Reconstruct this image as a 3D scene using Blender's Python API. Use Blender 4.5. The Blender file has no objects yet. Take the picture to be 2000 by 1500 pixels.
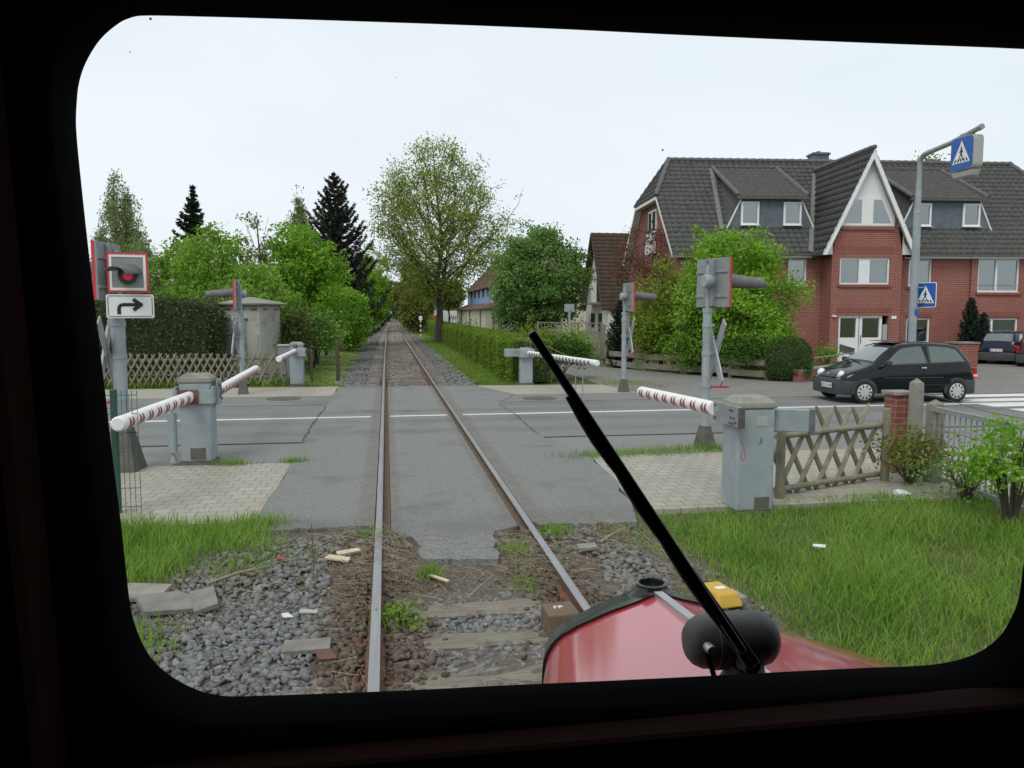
import bpy, bmesh, math, random
import numpy as np
from math import sin, cos, pi, radians
from mathutils import Vector, Matrix

scene = bpy.context.scene
COL = scene.collection
R = np.random.default_rng(11)
random.seed(5)

# ------------------------------------------------------------------ camera
cam = bpy.data.cameras.new('camera')
cam.sensor_width = 36.0
cam.lens = 36.0 * 1560 / 2000
cam.clip_start = 0.02
cam.clip_end = 4000
camo = bpy.data.objects.new('camera', cam)
COL.objects.link(camo)
YAW, PITCH, EYE = math.atan(245 / 1560), math.atan(140 / 1560), 2.12
camo.location = (0, 0, EYE)
camo.rotation_euler = (pi / 2 - PITCH, 0, -YAW)
scene.camera = camo

# ------------------------------------------------------------------ sky, sun, exposure
SUN_EL, SUN_AZ = radians(52), radians(215)     # azimuth measured clockwise from +Y
w = bpy.data.worlds.new('World')
scene.world = w
w.use_nodes = True
nt = w.node_tree
nt.nodes.clear()
out = nt.nodes.new('ShaderNodeOutputWorld')
bg = nt.nodes.new('ShaderNodeBackground')
sky = nt.nodes.new('ShaderNodeTexSky')
sky.sky_type = 'NISHITA'
sky.sun_disc = False
sky.sun_elevation = SUN_EL
sky.sun_rotation = SUN_AZ
sky.air_density = 1.0
sky.dust_density = 2.0
tc = nt.nodes.new('ShaderNodeTexCoord')
mp = nt.nodes.new('ShaderNodeMapping')
mp.inputs['Scale'].default_value = (1.2, 1.2, 3.2)
no = nt.nodes.new('ShaderNodeTexNoise')
no.inputs['Scale'].default_value = 1.6
no.inputs['Detail'].default_value = 5
cr = nt.nodes.new('ShaderNodeValToRGB')
cr.color_ramp.elements[0].position = 0.3
cr.color_ramp.elements[0].color = (6.35, 6.85, 7.35, 1)
cr.color_ramp.elements[1].position = 0.7
cr.color_ramp.elements[1].color = (7.3, 7.6, 7.95, 1)
mx = nt.nodes.new('ShaderNodeMix')
mx.data_type = 'RGBA'
mx.inputs['Factor'].default_value = 0.92       # cloud cover
nt.links.new(tc.outputs['Generated'], mp.inputs['Vector'])
nt.links.new(mp.outputs['Vector'], no.inputs['Vector'])
nt.links.new(no.outputs['Fac'], cr.inputs['Fac'])
nt.links.new(sky.outputs['Color'], mx.inputs['A'])
nt.links.new(cr.outputs['Color'], mx.inputs['B'])
nt.links.new(mx.outputs['Result'], bg.inputs['Color'])
bg.inputs['Strength'].default_value = 0.1
nt.links.new(bg.outputs['Background'], out.inputs['Surface'])

sl = bpy.data.lights.new('sun', 'SUN')
sl.energy = 1.1
sl.angle = radians(25)
sl.color = (1.0, 0.96, 0.9)
so = bpy.data.objects.new('sun', sl)
COL.objects.link(so)
sd = Vector((sin(SUN_AZ) * cos(SUN_EL), cos(SUN_AZ) * cos(SUN_EL), sin(SUN_EL)))
so.rotation_euler = (-sd).to_track_quat('-Z', 'Y').to_euler()
scene.view_settings.view_transform = 'Standard'
scene.view_settings.look = 'None'
scene.view_settings.exposure = 0.40
scene.view_settings.gamma = 1.0
scene.cycles.max_bounces = 8
scene.cycles.transparent_max_bounces = 12
scene.cycles.diffuse_bounces = 3

# ------------------------------------------------------------------ materials
def _n(nt, t, **kw):
    n = nt.nodes.new(t)
    for k, v in kw.items():
        if k in n.inputs:
            n.inputs[k].default_value = v
        else:
            setattr(n, k, v)
    return n

def c4(c):
    return (c[0], c[1], c[2], 1.0)

def mat(name, c1, c2=None, scale=4.0, rough=0.6, metal=0.0, bump=0.0, bscale=None, coat=0.0, spec=0.4,
        detail=5, island=0.0, stretch=(1, 1, 1), c3=None, scale3=0.7, f3=(0.55, 0.7), emit=None):
    """Principled surface whose colour wanders between c1 and c2 (and patches of c3) with object-space noise."""
    m = bpy.data.materials.new(name)
    m.use_nodes = True
    nt = m.node_tree
    p = nt.nodes['Principled BSDF']
    p.inputs['Roughness'].default_value = rough
    p.inputs['Metallic'].default_value = metal
    p.inputs['Specular IOR Level'].default_value = spec
    p.inputs['Coat Weight'].default_value = coat
    p.inputs['Coat Roughness'].default_value = 0.09 if name == 'hood_red' else 0.03
    tc = _n(nt, 'ShaderNodeTexCoord')
    mp = _n(nt, 'ShaderNodeMapping')
    mp.inputs['Scale'].default_value = stretch
    nt.links.new(tc.outputs['Object'], mp.inputs['Vector'])
    vec = mp.outputs['Vector']
    if c2 is None:
        p.inputs['Base Color'].default_value = c4(c1)
    else:
        no = _n(nt, 'ShaderNodeTexNoise', Scale=scale, Detail=detail, Roughness=0.65)
        nt.links.new(vec, no.inputs['Vector'])
        mr = _n(nt, 'ShaderNodeMapRange')
        mr.inputs['From Min'].default_value = 0.3
        mr.inputs['From Max'].default_value = 0.7
        nt.links.new(no.outputs['Fac'], mr.inputs['Value'])
        fac = mr.outputs['Result']
        if island:
            ge = _n(nt, 'ShaderNodeNewGeometry')
            m1 = _n(nt, 'ShaderNodeMix', data_type='FLOAT')
            m1.inputs['Factor'].default_value = island
            nt.links.new(fac, m1.inputs['A'])
            nt.links.new(ge.outputs['Random Per Island'], m1.inputs['B'])
            fac = m1.outputs['Result']
        mx = _n(nt, 'ShaderNodeMix', data_type='RGBA')
        mx.inputs['A'].default_value = c4(c1)
        mx.inputs['B'].default_value = c4(c2)
        nt.links.new(fac, mx.inputs['Factor'])
        colr = mx.outputs['Result']
        if c3 is not None:
            n3 = _n(nt, 'ShaderNodeTexNoise', Scale=scale3, Detail=4, Roughness=0.6)
            nt.links.new(tc.outputs['Object'], n3.inputs['Vector'])
            r3 = _n(nt, 'ShaderNodeMapRange')
            r3.inputs['From Min'].default_value = f3[0]
            r3.inputs['From Max'].default_value = f3[1]
            nt.links.new(n3.outputs['Fac'], r3.inputs['Value'])
            m3 = _n(nt, 'ShaderNodeMix', data_type='RGBA')
            m3.inputs['B'].default_value = c4(c3)
            nt.links.new(r3.outputs['Result'], m3.inputs['Factor'])
            nt.links.new(colr, m3.inputs['A'])
            colr = m3.outputs['Result']
        nt.links.new(colr, p.inputs['Base Color'])
    if bump:
        nb = _n(nt, 'ShaderNodeTexNoise', Scale=bscale or scale * 3, Detail=4, Roughness=0.6)
        nt.links.new(vec, nb.inputs['Vector'])
        b = _n(nt, 'ShaderNodeBump', Strength=bump, Distance=0.02)
        nt.links.new(nb.outputs['Fac'], b.inputs['Height'])
        nt.links.new(b.outputs['Normal'], p.inputs['Normal'])
    if emit:
        p.inputs['Emission Color'].default_value = c4(emit[0])
        p.inputs['Emission Strength'].default_value = emit[1]
    return m

def brick_mat(name, c1, c2, mortar, bw, bh, ms, vec='wall', bump=0.4, rough=0.85, offset=0.5, dirt=None, dscale=0.6, rot=0.0):
    """Courses of brick or paving in object space; vec 'wall' runs along x+y and z, 'floor' along x and y."""
    m = bpy.data.materials.new(name)
    m.use_nodes = True
    nt = m.node_tree
    p = nt.nodes['Principled BSDF']
    p.inputs['Roughness'].default_value = rough
    p.inputs['Specular IOR Level'].default_value = 0.25
    tc = _n(nt, 'ShaderNodeTexCoord')
    v = tc.outputs['Object']
    if vec == 'wall':
        sp = _n(nt, 'ShaderNodeSeparateXYZ')
        nt.links.new(v, sp.inputs['Vector'])
        ad = _n(nt, 'ShaderNodeMath', operation='ADD')
        nt.links.new(sp.outputs['X'], ad.inputs[0])
        nt.links.new(sp.outputs['Y'], ad.inputs[1])
        cb = _n(nt, 'ShaderNodeCombineXYZ')
        nt.links.new(ad.outputs['Value'], cb.inputs['X'])
        nt.links.new(sp.outputs['Z'], cb.inputs['Y'])
        v = cb.outputs['Vector']
    elif rot:
        mp = _n(nt, 'ShaderNodeMapping')
        mp.inputs['Rotation'].default_value = (0, 0, rot)
        nt.links.new(v, mp.inputs['Vector'])
        v = mp.outputs['Vector']
    b = _n(nt, 'ShaderNodeTexBrick', Scale=1.0)
    b.offset = offset
    b.inputs['Color1'].default_value = c4(c1)
    b.inputs['Color2'].default_value = c4(c2)
    b.inputs['Mortar'].default_value = c4(mortar)
    b.inputs['Brick Width'].default_value = bw
    b.inputs['Row Height'].default_value = bh
    b.inputs['Mortar Size'].default_value = ms
    b.inputs['Mortar Smooth'].default_value = 0.3
    nt.links.new(v, b.inputs['Vector'])
    no = _n(nt, 'ShaderNodeTexNoise', Scale=dscale, Detail=6, Roughness=0.65)
    nt.links.new(tc.outputs['Object'], no.inputs['Vector'])
    mr = _n(nt, 'ShaderNodeMapRange')
    mr.inputs['From Min'].default_value = 0.35
    mr.inputs['From Max'].default_value = 0.75
    mr.inputs['To Max'].default_value = 0.7
    nt.links.new(no.outputs['Fac'], mr.inputs['Value'])
    mx = _n(nt, 'ShaderNodeMix', data_type='RGBA')
    nt.links.new(mr.outputs['Result'], mx.inputs['Factor'])
    nt.links.new(b.outputs['Color'], mx.inputs['A'])
    mx.inputs['B'].default_value = c4(dirt or [x * 0.75 for x in c1])
    nt.links.new(mx.outputs['Result'], p.inputs['Base Color'])
    bp = _n(nt, 'ShaderNodeBump', Strength=bump, Distance=0.01)
    bp.invert = True
    nt.links.new(b.outputs['Fac'], bp.inputs['Height'])
    nt.links.new(bp.outputs['Normal'], p.inputs['Normal'])
    return m

def leaf_mat(name, c1, c2, trans=0.35, scale=0.7):
    m = bpy.data.materials.new(name)
    m.use_nodes = True
    nt = m.node_tree
    nt.nodes.clear()
    o = _n(nt, 'ShaderNodeOutputMaterial')
    tc = _n(nt, 'ShaderNodeTexCoord')
    no = _n(nt, 'ShaderNodeTexNoise', Scale=scale, Detail=3)
    nt.links.new(tc.outputs['Object'], no.inputs['Vector'])
    mr = _n(nt, 'ShaderNodeMapRange')
    mr.inputs['From Min'].default_value = 0.35
    mr.inputs['From Max'].default_value = 0.65
    nt.links.new(no.outputs['Fac'], mr.inputs['Value'])
    ge = _n(nt, 'ShaderNodeNewGeometry')
    m1 = _n(nt, 'ShaderNodeMix', data_type='FLOAT')
    m1.inputs['Factor'].default_value = 0.5
    nt.links.new(mr.outputs['Result'], m1.inputs['A'])
    nt.links.new(ge.outputs['Random Per Island'], m1.inputs['B'])
    mx = _n(nt, 'ShaderNodeMix', data_type='RGBA')
    mx.inputs['A'].default_value = c4(c1)
    mx.inputs['B'].default_value = c4(c2)
    nt.links.new(m1.outputs['Result'], mx.inputs['Factor'])
    d = _n(nt, 'ShaderNodeBsdfDiffuse')
    t = _n(nt, 'ShaderNodeBsdfTranslucent')
    nt.links.new(mx.outputs['Result'], d.inputs['Color'])
    nt.links.new(mx.outputs['Result'], t.inputs['Color'])
    ms = _n(nt, 'ShaderNodeMixShader')
    ms.inputs['Fac'].default_value = trans
    nt.links.new(d.outputs['BSDF'], ms.inputs[1])
    nt.links.new(t.outputs['BSDF'], ms.inputs[2])
    nt.links.new(ms.outputs['Shader'], o.inputs['Surface'])
    return m

def glass_mat(name, tint=(0.75, 0.82, 0.82), refl=0.22):
    """A thin pane: a sky reflection over a slightly tinted view through."""
    m = bpy.data.materials.new(name)
    m.use_nodes = True
    nt = m.node_tree
    nt.nodes.clear()
    o = _n(nt, 'ShaderNodeOutputMaterial')
    t = _n(nt, 'ShaderNodeBsdfTransparent', Color=c4(tint))
    g = _n(nt, 'ShaderNodeBsdfGlossy', Roughness=0.02)
    lw = _n(nt, 'ShaderNodeLayerWeight', Blend=0.25)
    mr = _n(nt, 'ShaderNodeMapRange')
    mr.inputs['To Min'].default_value = refl
    nt.links.new(lw.outputs['Fresnel'], mr.inputs['Value'])
    ms = _n(nt, 'ShaderNodeMixShader')
    nt.links.new(mr.outputs['Result'], ms.inputs['Fac'])
    nt.links.new(t.outputs['BSDF'], ms.inputs[1])
    nt.links.new(g.outputs['BSDF'], ms.inputs[2])
    nt.links.new(ms.outputs['Shader'], o.inputs['Surface'])
    return m

def add_bands(m, axis, bands, colour, strength, noise=3.0):
    """Worn or dusty strips along a surface: bands are (centre, half width) along the object axis, broken up by noise."""
    nt = m.node_tree
    p = nt.nodes['Principled BSDF']
    src = p.inputs['Base Color'].links[0].from_socket
    tc = _n(nt, 'ShaderNodeTexCoord')
    sp = _n(nt, 'ShaderNodeSeparateXYZ')
    nt.links.new(tc.outputs['Object'], sp.inputs['Vector'])
    no = _n(nt, 'ShaderNodeTexNoise', Scale=noise, Detail=6, Roughness=0.7)
    nt.links.new(tc.outputs['Object'], no.inputs['Vector'])
    acc = None
    for c, hw_ in bands:
        a = _n(nt, 'ShaderNodeMath', operation='SUBTRACT')
        nt.links.new(sp.outputs[axis], a.inputs[0])
        a.inputs[1].default_value = c
        b = _n(nt, 'ShaderNodeMath', operation='ABSOLUTE')
        nt.links.new(a.outputs[0], b.inputs[0])
        r = _n(nt, 'ShaderNodeMapRange', interpolation_type='SMOOTHSTEP')
        r.inputs['From Min'].default_value = hw_
        r.inputs['From Max'].default_value = hw_ * 0.2
        nt.links.new(b.outputs[0], r.inputs['Value'])
        if acc is None:
            acc = r.outputs['Result']
        else:
            k = _n(nt, 'ShaderNodeMath', operation='MAXIMUM')
            nt.links.new(acc, k.inputs[0])
            nt.links.new(r.outputs['Result'], k.inputs[1])
            acc = k.outputs[0]
    r = _n(nt, 'ShaderNodeMapRange')
    r.inputs['From Min'].default_value = 0.3
    r.inputs['From Max'].default_value = 0.65
    r.inputs['To Max'].default_value = strength
    nt.links.new(no.outputs['Fac'], r.inputs['Value'])
    k = _n(nt, 'ShaderNodeMath', operation='MULTIPLY')
    nt.links.new(acc, k.inputs[0])
    nt.links.new(r.outputs['Result'], k.inputs[1])
    mx = _n(nt, 'ShaderNodeMix', data_type='RGBA')
    nt.links.new(k.outputs[0], mx.inputs['Factor'])
    nt.links.new(src, mx.inputs['A'])
    mx.inputs['B'].default_value = c4(colour)
    nt.links.new(mx.outputs['Result'], p.inputs['Base Color'])

M = {}
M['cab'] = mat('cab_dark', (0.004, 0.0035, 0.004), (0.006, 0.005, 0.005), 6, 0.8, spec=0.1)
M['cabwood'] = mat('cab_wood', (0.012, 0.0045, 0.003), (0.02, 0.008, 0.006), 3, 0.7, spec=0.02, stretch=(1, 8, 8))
M['rubber'] = mat('rubber', (0.0016, 0.0016, 0.0018), (0.0025, 0.0025, 0.003), 20, 0.75, spec=0.02)
M['black'] = mat('black_paint', (0.03, 0.03, 0.031), (0.06, 0.06, 0.062), 9, 0.4)
M['hoodred'] = mat('hood_red', (0.44, 0.01, 0.028), (0.46, 0.012, 0.032), 1, 0.4, coat=1.0, spec=0.9)
M['hoodred'].node_tree.nodes['Principled BSDF'].inputs['Coat IOR'].default_value = 1.95
M['hoodblack'] = mat('hood_black', (0.008, 0.011, 0.011), (0.012, 0.015, 0.015), 5, 0.3, coat=0.25)
M['chrome'] = mat('strip_metal', (0.5, 0.5, 0.52), (0.6, 0.6, 0.62), 14, 0.3, metal=0.7)
M['motor'] = mat('motor_cast', (0.085, 0.08, 0.074), (0.15, 0.14, 0.13), 14, 0.5, bump=0.04, bscale=60)
M['asphalt'] = mat('asphalt', (0.125, 0.13, 0.126), (0.26, 0.267, 0.258), 55, 0.9, bump=0.35, bscale=160, c3=(0.14, 0.145, 0.14), scale3=0.35, spec=0.2)
M['asphalt2'] = mat('asphalt_crossing', (0.12, 0.122, 0.118), (0.285, 0.288, 0.276), 60, 0.9, bump=0.4, bscale=190, c3=(0.155, 0.15, 0.14), scale3=0.9, spec=0.2)
M['asphalt3'] = mat('asphalt_old', (0.185, 0.188, 0.178), (0.235, 0.235, 0.222), 70, 0.92, bump=0.3, bscale=150, c3=(0.15, 0.15, 0.14), scale3=0.9, spec=0.2)
add_bands(M['asphalt'], 'Y', [(14.35, 0.45), (15.75, 0.4), (17.3, 0.4), (18.35, 0.35)], (0.14, 0.143, 0.138), 0.7, 1.2)
add_bands(M['asphalt2'], 'X', [(-0.22, 0.16), (0.05, 0.12), (1.25, 0.12), (1.52, 0.16)], (0.15, 0.115, 0.085), 0.65, 5.0)
add_bands(M['asphalt2'], 'Y', [(14.35, 0.5), (15.75, 0.45), (17.3, 0.45), (7.9, 0.7), (23.2, 0.5)], (0.125, 0.122, 0.115), 0.6, 1.5)
M['seam'] = mat('asphalt_seam', (0.045, 0.046, 0.045), (0.075, 0.075, 0.072), 20, 0.9)
M['white_line'] = mat('road_paint', (0.62, 0.62, 0.6), (0.74, 0.74, 0.72), 30, 0.7, c3=(0.4, 0.4, 0.39), scale3=9, f3=(0.6, 0.75))
M['pavers'] = brick_mat('pavers', (0.39, 0.365, 0.31), (0.33, 0.31, 0.265), (0.19, 0.18, 0.145), 0.2, 0.2, 0.009, 'floor', 0.35, dirt=(0.28, 0.26, 0.21), dscale=1.1, rot=0.02)
M['farpave'] = brick_mat('far_pavers', (0.37, 0.345, 0.29), (0.33, 0.31, 0.26), (0.22, 0.2, 0.17), 0.3, 0.3, 0.008, 'floor', 0.2, dirt=(0.3, 0.28, 0.22), dscale=0.8)
M['cobble'] = brick_mat('cobbles', (0.27, 0.255, 0.235), (0.19, 0.18, 0.17), (0.1, 0.095, 0.085), 0.16, 0.13, 0.014, 'floor', 0.6, dirt=(0.24, 0.225, 0.2), dscale=0.5, rot=0.3)
M['kerb'] = mat('kerb_stone', (0.2, 0.2, 0.19), (0.28, 0.27, 0.25), 6, 0.9)
M['gravelground'] = mat('ballast_ground', (0.085, 0.072, 0.058), (0.18, 0.155, 0.122), 30, 0.95, bump=1.0, bscale=60, c3=(0.13, 0.1, 0.07), scale3=2.2)
M['stone'] = mat('ballast_stone', (0.105, 0.11, 0.11), (0.24, 0.24, 0.235), 3, 0.85, island=0.85, c3=(0.16, 0.14, 0.115), scale3=1.2, f3=(0.5, 0.75), bump=0.3, bscale=60)
M['rust_stone'] = mat('rusty_stone', (0.06, 0.043, 0.032), (0.155, 0.118, 0.088), 3, 0.9, island=0.8, c3=(0.16, 0.14, 0.11), scale3=4)
M['railtop'] = mat('rail_top', (0.34, 0.35, 0.37), (0.27, 0.25, 0.25), 2.0, 0.34, metal=0.55, stretch=(8, 0.4, 8))
M['rust'] = mat('rail_rust', (0.105, 0.05, 0.032), (0.19, 0.1, 0.065), 14, 0.85, bump=0.3, bscale=80)
M['sleeper'] = mat('sleeper_wood', (0.16, 0.14, 0.11), (0.29, 0.26, 0.21), 4, 0.9, bump=0.7, bscale=16, stretch=(0.6, 9, 9), c3=(0.09, 0.06, 0.04), scale3=2.5)
M['soil'] = mat('soil', (0.09, 0.07, 0.05), (0.15, 0.12, 0.085), 9, 0.95, bump=0.7, bscale=30)
M['turf'] = mat('turf', (0.045, 0.075, 0.018), (0.085, 0.11, 0.03), 3, 0.95, c3=(0.14, 0.115, 0.06), scale3=0.9, f3=(0.55, 0.75), bump=0.6, bscale=40)
M['lawn'] = mat('lawn', (0.12, 0.19, 0.035), (0.2, 0.25, 0.07), 4, 0.95, c3=(0.18, 0.16, 0.08), scale3=0.8, f3=(0.55, 0.75), bump=0.6, bscale=60)
M['steel'] = mat('barrier_grey', (0.26, 0.3, 0.32), (0.33, 0.37, 0.39), 3, 0.5, c3=(0.2, 0.225, 0.22), scale3=2.2, f3=(0.5, 0.75), spec=0.35)
M['steel_dark'] = mat('steel_dark', (0.09, 0.1, 0.105), (0.15, 0.16, 0.165), 8, 0.55)
M['bolt'] = mat('bolt_steel', (0.06, 0.055, 0.05), (0.11, 0.1, 0.09), 20, 0.6)
M['galv'] = mat('galvanised', (0.24, 0.26, 0.26), (0.33, 0.35, 0.345), 7, 0.5, metal=0.25)
M['white'] = mat('white_paint', (0.74, 0.74, 0.72), (0.82, 0.82, 0.8), 6, 0.45, c3=(0.62, 0.62, 0.58), scale3=3, f3=(0.6, 0.8))
M['red'] = mat('sign_red', (0.5, 0.035, 0.05), (0.56, 0.05, 0.07), 6, 0.5)
M['redmark'] = mat('mark_red', (0.3, 0.03, 0.05), (0.36, 0.05, 0.075), 12, 0.5)
M['concrete'] = mat('concrete', (0.2, 0.19, 0.165), (0.3, 0.285, 0.25), 5, 0.95, bump=0.4, bscale=40, c3=(0.15, 0.15, 0.11), scale3=1.8)
M['foot'] = mat('foot_concrete', (0.085, 0.08, 0.07), (0.14, 0.13, 0.115), 8, 0.95, bump=0.4, bscale=40)
M['hut'] = mat('hut_render', (0.33, 0.325, 0.29), (0.44, 0.43, 0.385), 2.2, 0.95, stretch=(1, 1, 0.35), c3=(0.2, 0.2, 0.15), scale3=1.3, bump=0.2, bscale=40)
M['moss'] = mat('mossy_cap', (0.19, 0.195, 0.16), (0.32, 0.32, 0.27), 10, 0.95)
M['larch'] = mat('weathered_wood', (0.17, 0.15, 0.11), (0.3, 0.275, 0.21), 5, 0.9, stretch=(3, 3, 1), bump=0.5, bscale=20, c3=(0.17, 0.18, 0.08), scale3=3, f3=(0.5, 0.75))
M['plank'] = mat('grey_planks', (0.17, 0.155, 0.12), (0.27, 0.25, 0.2), 3, 0.9, stretch=(1, 1, 8), bump=0.4, bscale=14, c3=(0.15, 0.15, 0.08), scale3=1.5)
M['postwood'] = mat('dark_post', (0.05, 0.045, 0.035), (0.1, 0.085, 0.06), 6, 0.9, stretch=(6, 6, 1))
M['greenwire'] = mat('green_wire', (0.02, 0.07, 0.05), (0.03, 0.09, 0.065), 9, 0.5)
M['brick'] = brick_mat('house_brick', (0.3, 0.092, 0.068), (0.23, 0.07, 0.054), (0.38, 0.28, 0.24), 0.25, 0.083, 0.012, 'wall', 0.4, dirt=(0.24, 0.074, 0.06), dscale=0.45)
M['soldier'] = brick_mat('soldier_course', (0.27, 0.078, 0.055), (0.21, 0.06, 0.047), (0.33, 0.26, 0.22), 0.08, 0.26, 0.008, 'wall', 0.4, offset=0.0)
M['pierbrick'] = brick_mat('pier_brick', (0.3, 0.09, 0.07), (0.22, 0.065, 0.055), (0.3, 0.25, 0.2), 0.25, 0.08, 0.009, 'wall', 0.5, dirt=(0.17, 0.06, 0.045), dscale=3)
M['tile'] = mat('roof_tile', (0.052, 0.053, 0.052), (0.11, 0.11, 0.107), 5, 0.8, c3=(0.075, 0.082, 0.06), scale3=0.5, f3=(0.5, 0.75), bump=0.2, bscale=30, spec=0.3)
M['tile_red'] = mat('roof_tile_brown', (0.11, 0.06, 0.045), (0.17, 0.095, 0.07), 3, 0.85, spec=0.3)
M['tile_old'] = mat('roof_tile_old', (0.055, 0.038, 0.03), (0.1, 0.065, 0.05), 3, 0.85, spec=0.3)
M['ridge'] = mat('ridge_tile', (0.085, 0.08, 0.078), (0.14, 0.132, 0.128), 6, 0.75)
M['slate'] = mat('slate_cladding', (0.085, 0.105, 0.125), (0.14, 0.165, 0.19), 3.5, 0.5, c3=(0.1, 0.115, 0.13), scale3=2)
M['lead'] = mat('lead_flashing', (0.14, 0.14, 0.135), (0.2, 0.2, 0.195), 4, 0.6)
M['pvc'] = mat('white_frame', (0.72, 0.73, 0.73), (0.8, 0.8, 0.8), 3, 0.35)
M['glass'] = glass_mat('window_glass')
M['carglass'] = glass_mat('car_glass', (0.5, 0.58, 0.54), 0.3)
M['curtain'] = mat('net_curtain', (0.34, 0.38, 0.38), (0.47, 0.51, 0.51), 9, 0.9, stretch=(3, 3, 0.2))
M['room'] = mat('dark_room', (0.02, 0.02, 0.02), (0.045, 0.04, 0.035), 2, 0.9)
M['cream'] = mat('cream_render', (0.58, 0.53, 0.4), (0.66, 0.61, 0.47), 1.2, 0.9)
M['whitewall'] = mat('white_render', (0.6, 0.6, 0.57), (0.7, 0.7, 0.67), 1.2, 0.9, c3=(0.5, 0.5, 0.46), scale3=0.7)
M['bluewall'] = mat('blue_cladding', (0.17, 0.27, 0.45), (0.27, 0.38, 0.56), 2, 0.6, stretch=(1, 1, 0.1))
M['orange'] = mat('orange_board', (0.35, 0.12, 0.05), (0.42, 0.16, 0.07), 3, 0.7)
M['signblue'] = mat('sign_blue', (0.012, 0.09, 0.38), (0.018, 0.11, 0.43), 5, 0.4)
M['signwhite'] = mat('sign_white', (0.72, 0.73, 0.73), (0.78, 0.79, 0.79), 4, 0.4)
M['lettering'] = mat('black_lettering', (0.015, 0.015, 0.018))
M['grey_sign'] = mat('sign_back', (0.2, 0.215, 0.215), (0.27, 0.285, 0.285), 4, 0.5)
M['visor'] = mat('visor_grey', (0.085, 0.085, 0.082), (0.17, 0.168, 0.16), 5, 0.6)
M['redlamp'] = mat('red_lamp', (0.42, 0.015, 0.04), emit=((1.0, 0.06, 0.13), 0.14), rough=0.2)
M['bark'] = mat('bark', (0.05, 0.04, 0.03), (0.1, 0.08, 0.06), 5, 0.95, stretch=(4, 4, 0.7), bump=0.6, bscale=12)
M['barkgrey'] = mat('bark_grey', (0.1, 0.1, 0.09), (0.2, 0.19, 0.17), 5, 0.95, stretch=(4, 4, 1))
M['yellow'] = mat('yellow_case', (0.5, 0.3, 0.035), (0.56, 0.36, 0.06), 8, 0.5)
M['brownbox'] = mat('brown_box', (0.11, 0.08, 0.05), (0.17, 0.13, 0.085), 9, 0.9)
M['carblack'] = mat('car_paint', (0.003, 0.006, 0.008), (0.004, 0.007, 0.01), 2, 0.08, spec=0.4)
M['carblue'] = mat('car_blue', (0.006, 0.008, 0.025), (0.008, 0.01, 0.03), 2, 0.12)
M['carwine'] = mat('car_wine', (0.045, 0.008, 0.014), (0.055, 0.01, 0.018), 2, 0.12)
M['bumper'] = mat('bumper_plastic', (0.035, 0.038, 0.042), (0.055, 0.058, 0.062), 6, 0.55)
M['tyre'] = mat('tyre', (0.012, 0.012, 0.012), (0.022, 0.022, 0.022), 20, 0.85)
M['hubcap'] = mat('hubcap', (0.5, 0.51, 0.52), (0.58, 0.59, 0.6), 8, 0.3, metal=0.4)
M['headlamp'] = mat('headlamp_lens', (0.65, 0.7, 0.75), rough=0.08, coat=1.0, spec=0.8)
M['indicator'] = mat('indicator_lens', (0.6, 0.12, 0.03), rough=0.2)
M['taillamp'] = mat('tail_lens', (0.28, 0.012, 0.018), rough=0.2, coat=0.8)
M['taillit'] = mat('lit_brake_lamp', (0.6, 0.02, 0.02), emit=((1.0, 0.12, 0.08), 2.0))
M['plate'] = mat('number_plate', (0.7, 0.7, 0.7), (0.74, 0.74, 0.74), 6, 0.4)
M['skin'] = mat('skin', (0.4, 0.24, 0.18))
M['cloth'] = mat('clothing', (0.08, 0.09, 0.12))
M['hair'] = mat('hair', (0.05, 0.035, 0.025))
M['paper'] = mat('pale_board', (0.5, 0.42, 0.28), (0.6, 0.52, 0.38), 12, 0.8)
M['litter'] = mat('litter_white', (0.62, 0.64, 0.66), (0.7, 0.72, 0.74), 9, 0.7)
M['board'] = mat('old_board', (0.15, 0.14, 0.125), (0.24, 0.225, 0.2), 6, 0.9, bump=0.3)
M['straw'] = mat('straw', (0.2, 0.16, 0.11), (0.38, 0.32, 0.23), 3, 0.9, island=0.8)
M['graffiti'] = mat('graffiti_pink', (0.5, 0.16, 0.2))
M['plaque'] = mat('plaque', (0.36, 0.37, 0.34))
# leaves
M['lf_maple'] = leaf_mat('leaf_maple', (0.130, 0.260, 0.033), (0.312, 0.481, 0.085), 0.4)
M['lf_bright'] = leaf_mat('leaf_bright', (0.130, 0.286, 0.026), (0.312, 0.520, 0.065), 0.42)
M['lf_big'] = leaf_mat('leaf_bigtree', (0.18, 0.25, 0.045), (0.35, 0.43, 0.11), 0.45, 0.35)
M['lf_apple'] = leaf_mat('leaf_apple', (0.094, 0.200, 0.044), (0.263, 0.400, 0.125), 0.35)
M['lf_olive'] = leaf_mat('leaf_olive', (0.135, 0.169, 0.030), (0.243, 0.257, 0.068), 0.35, 0.3)
M['lf_birch'] = leaf_mat('leaf_birch', (0.168, 0.228, 0.084), (0.300, 0.360, 0.156), 0.4)
M['lf_spruce'] = leaf_mat('needle_spruce', (0.018, 0.032, 0.024), (0.045, 0.062, 0.047), 0.1, 1.5)
M['lf_fir'] = leaf_mat('needle_fir', (0.031, 0.040, 0.031), (0.084, 0.086, 0.066), 0.1, 1.2)
M['lf_hedge'] = leaf_mat('leaf_hedge', (0.103, 0.190, 0.023), (0.218, 0.322, 0.052), 0.3, 1.5)
M['lf_dark'] = leaf_mat('leaf_dark_hedge', (0.042, 0.066, 0.030), (0.132, 0.156, 0.072), 0.2, 1.5)
M['lf_thuja'] = leaf_mat('leaf_thuja', (0.064, 0.096, 0.029), (0.144, 0.168, 0.056), 0.2, 1.5)
M['lf_box'] = leaf_mat('leaf_box', (0.046, 0.098, 0.021), (0.098, 0.176, 0.036), 0.25, 1.5)
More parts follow.
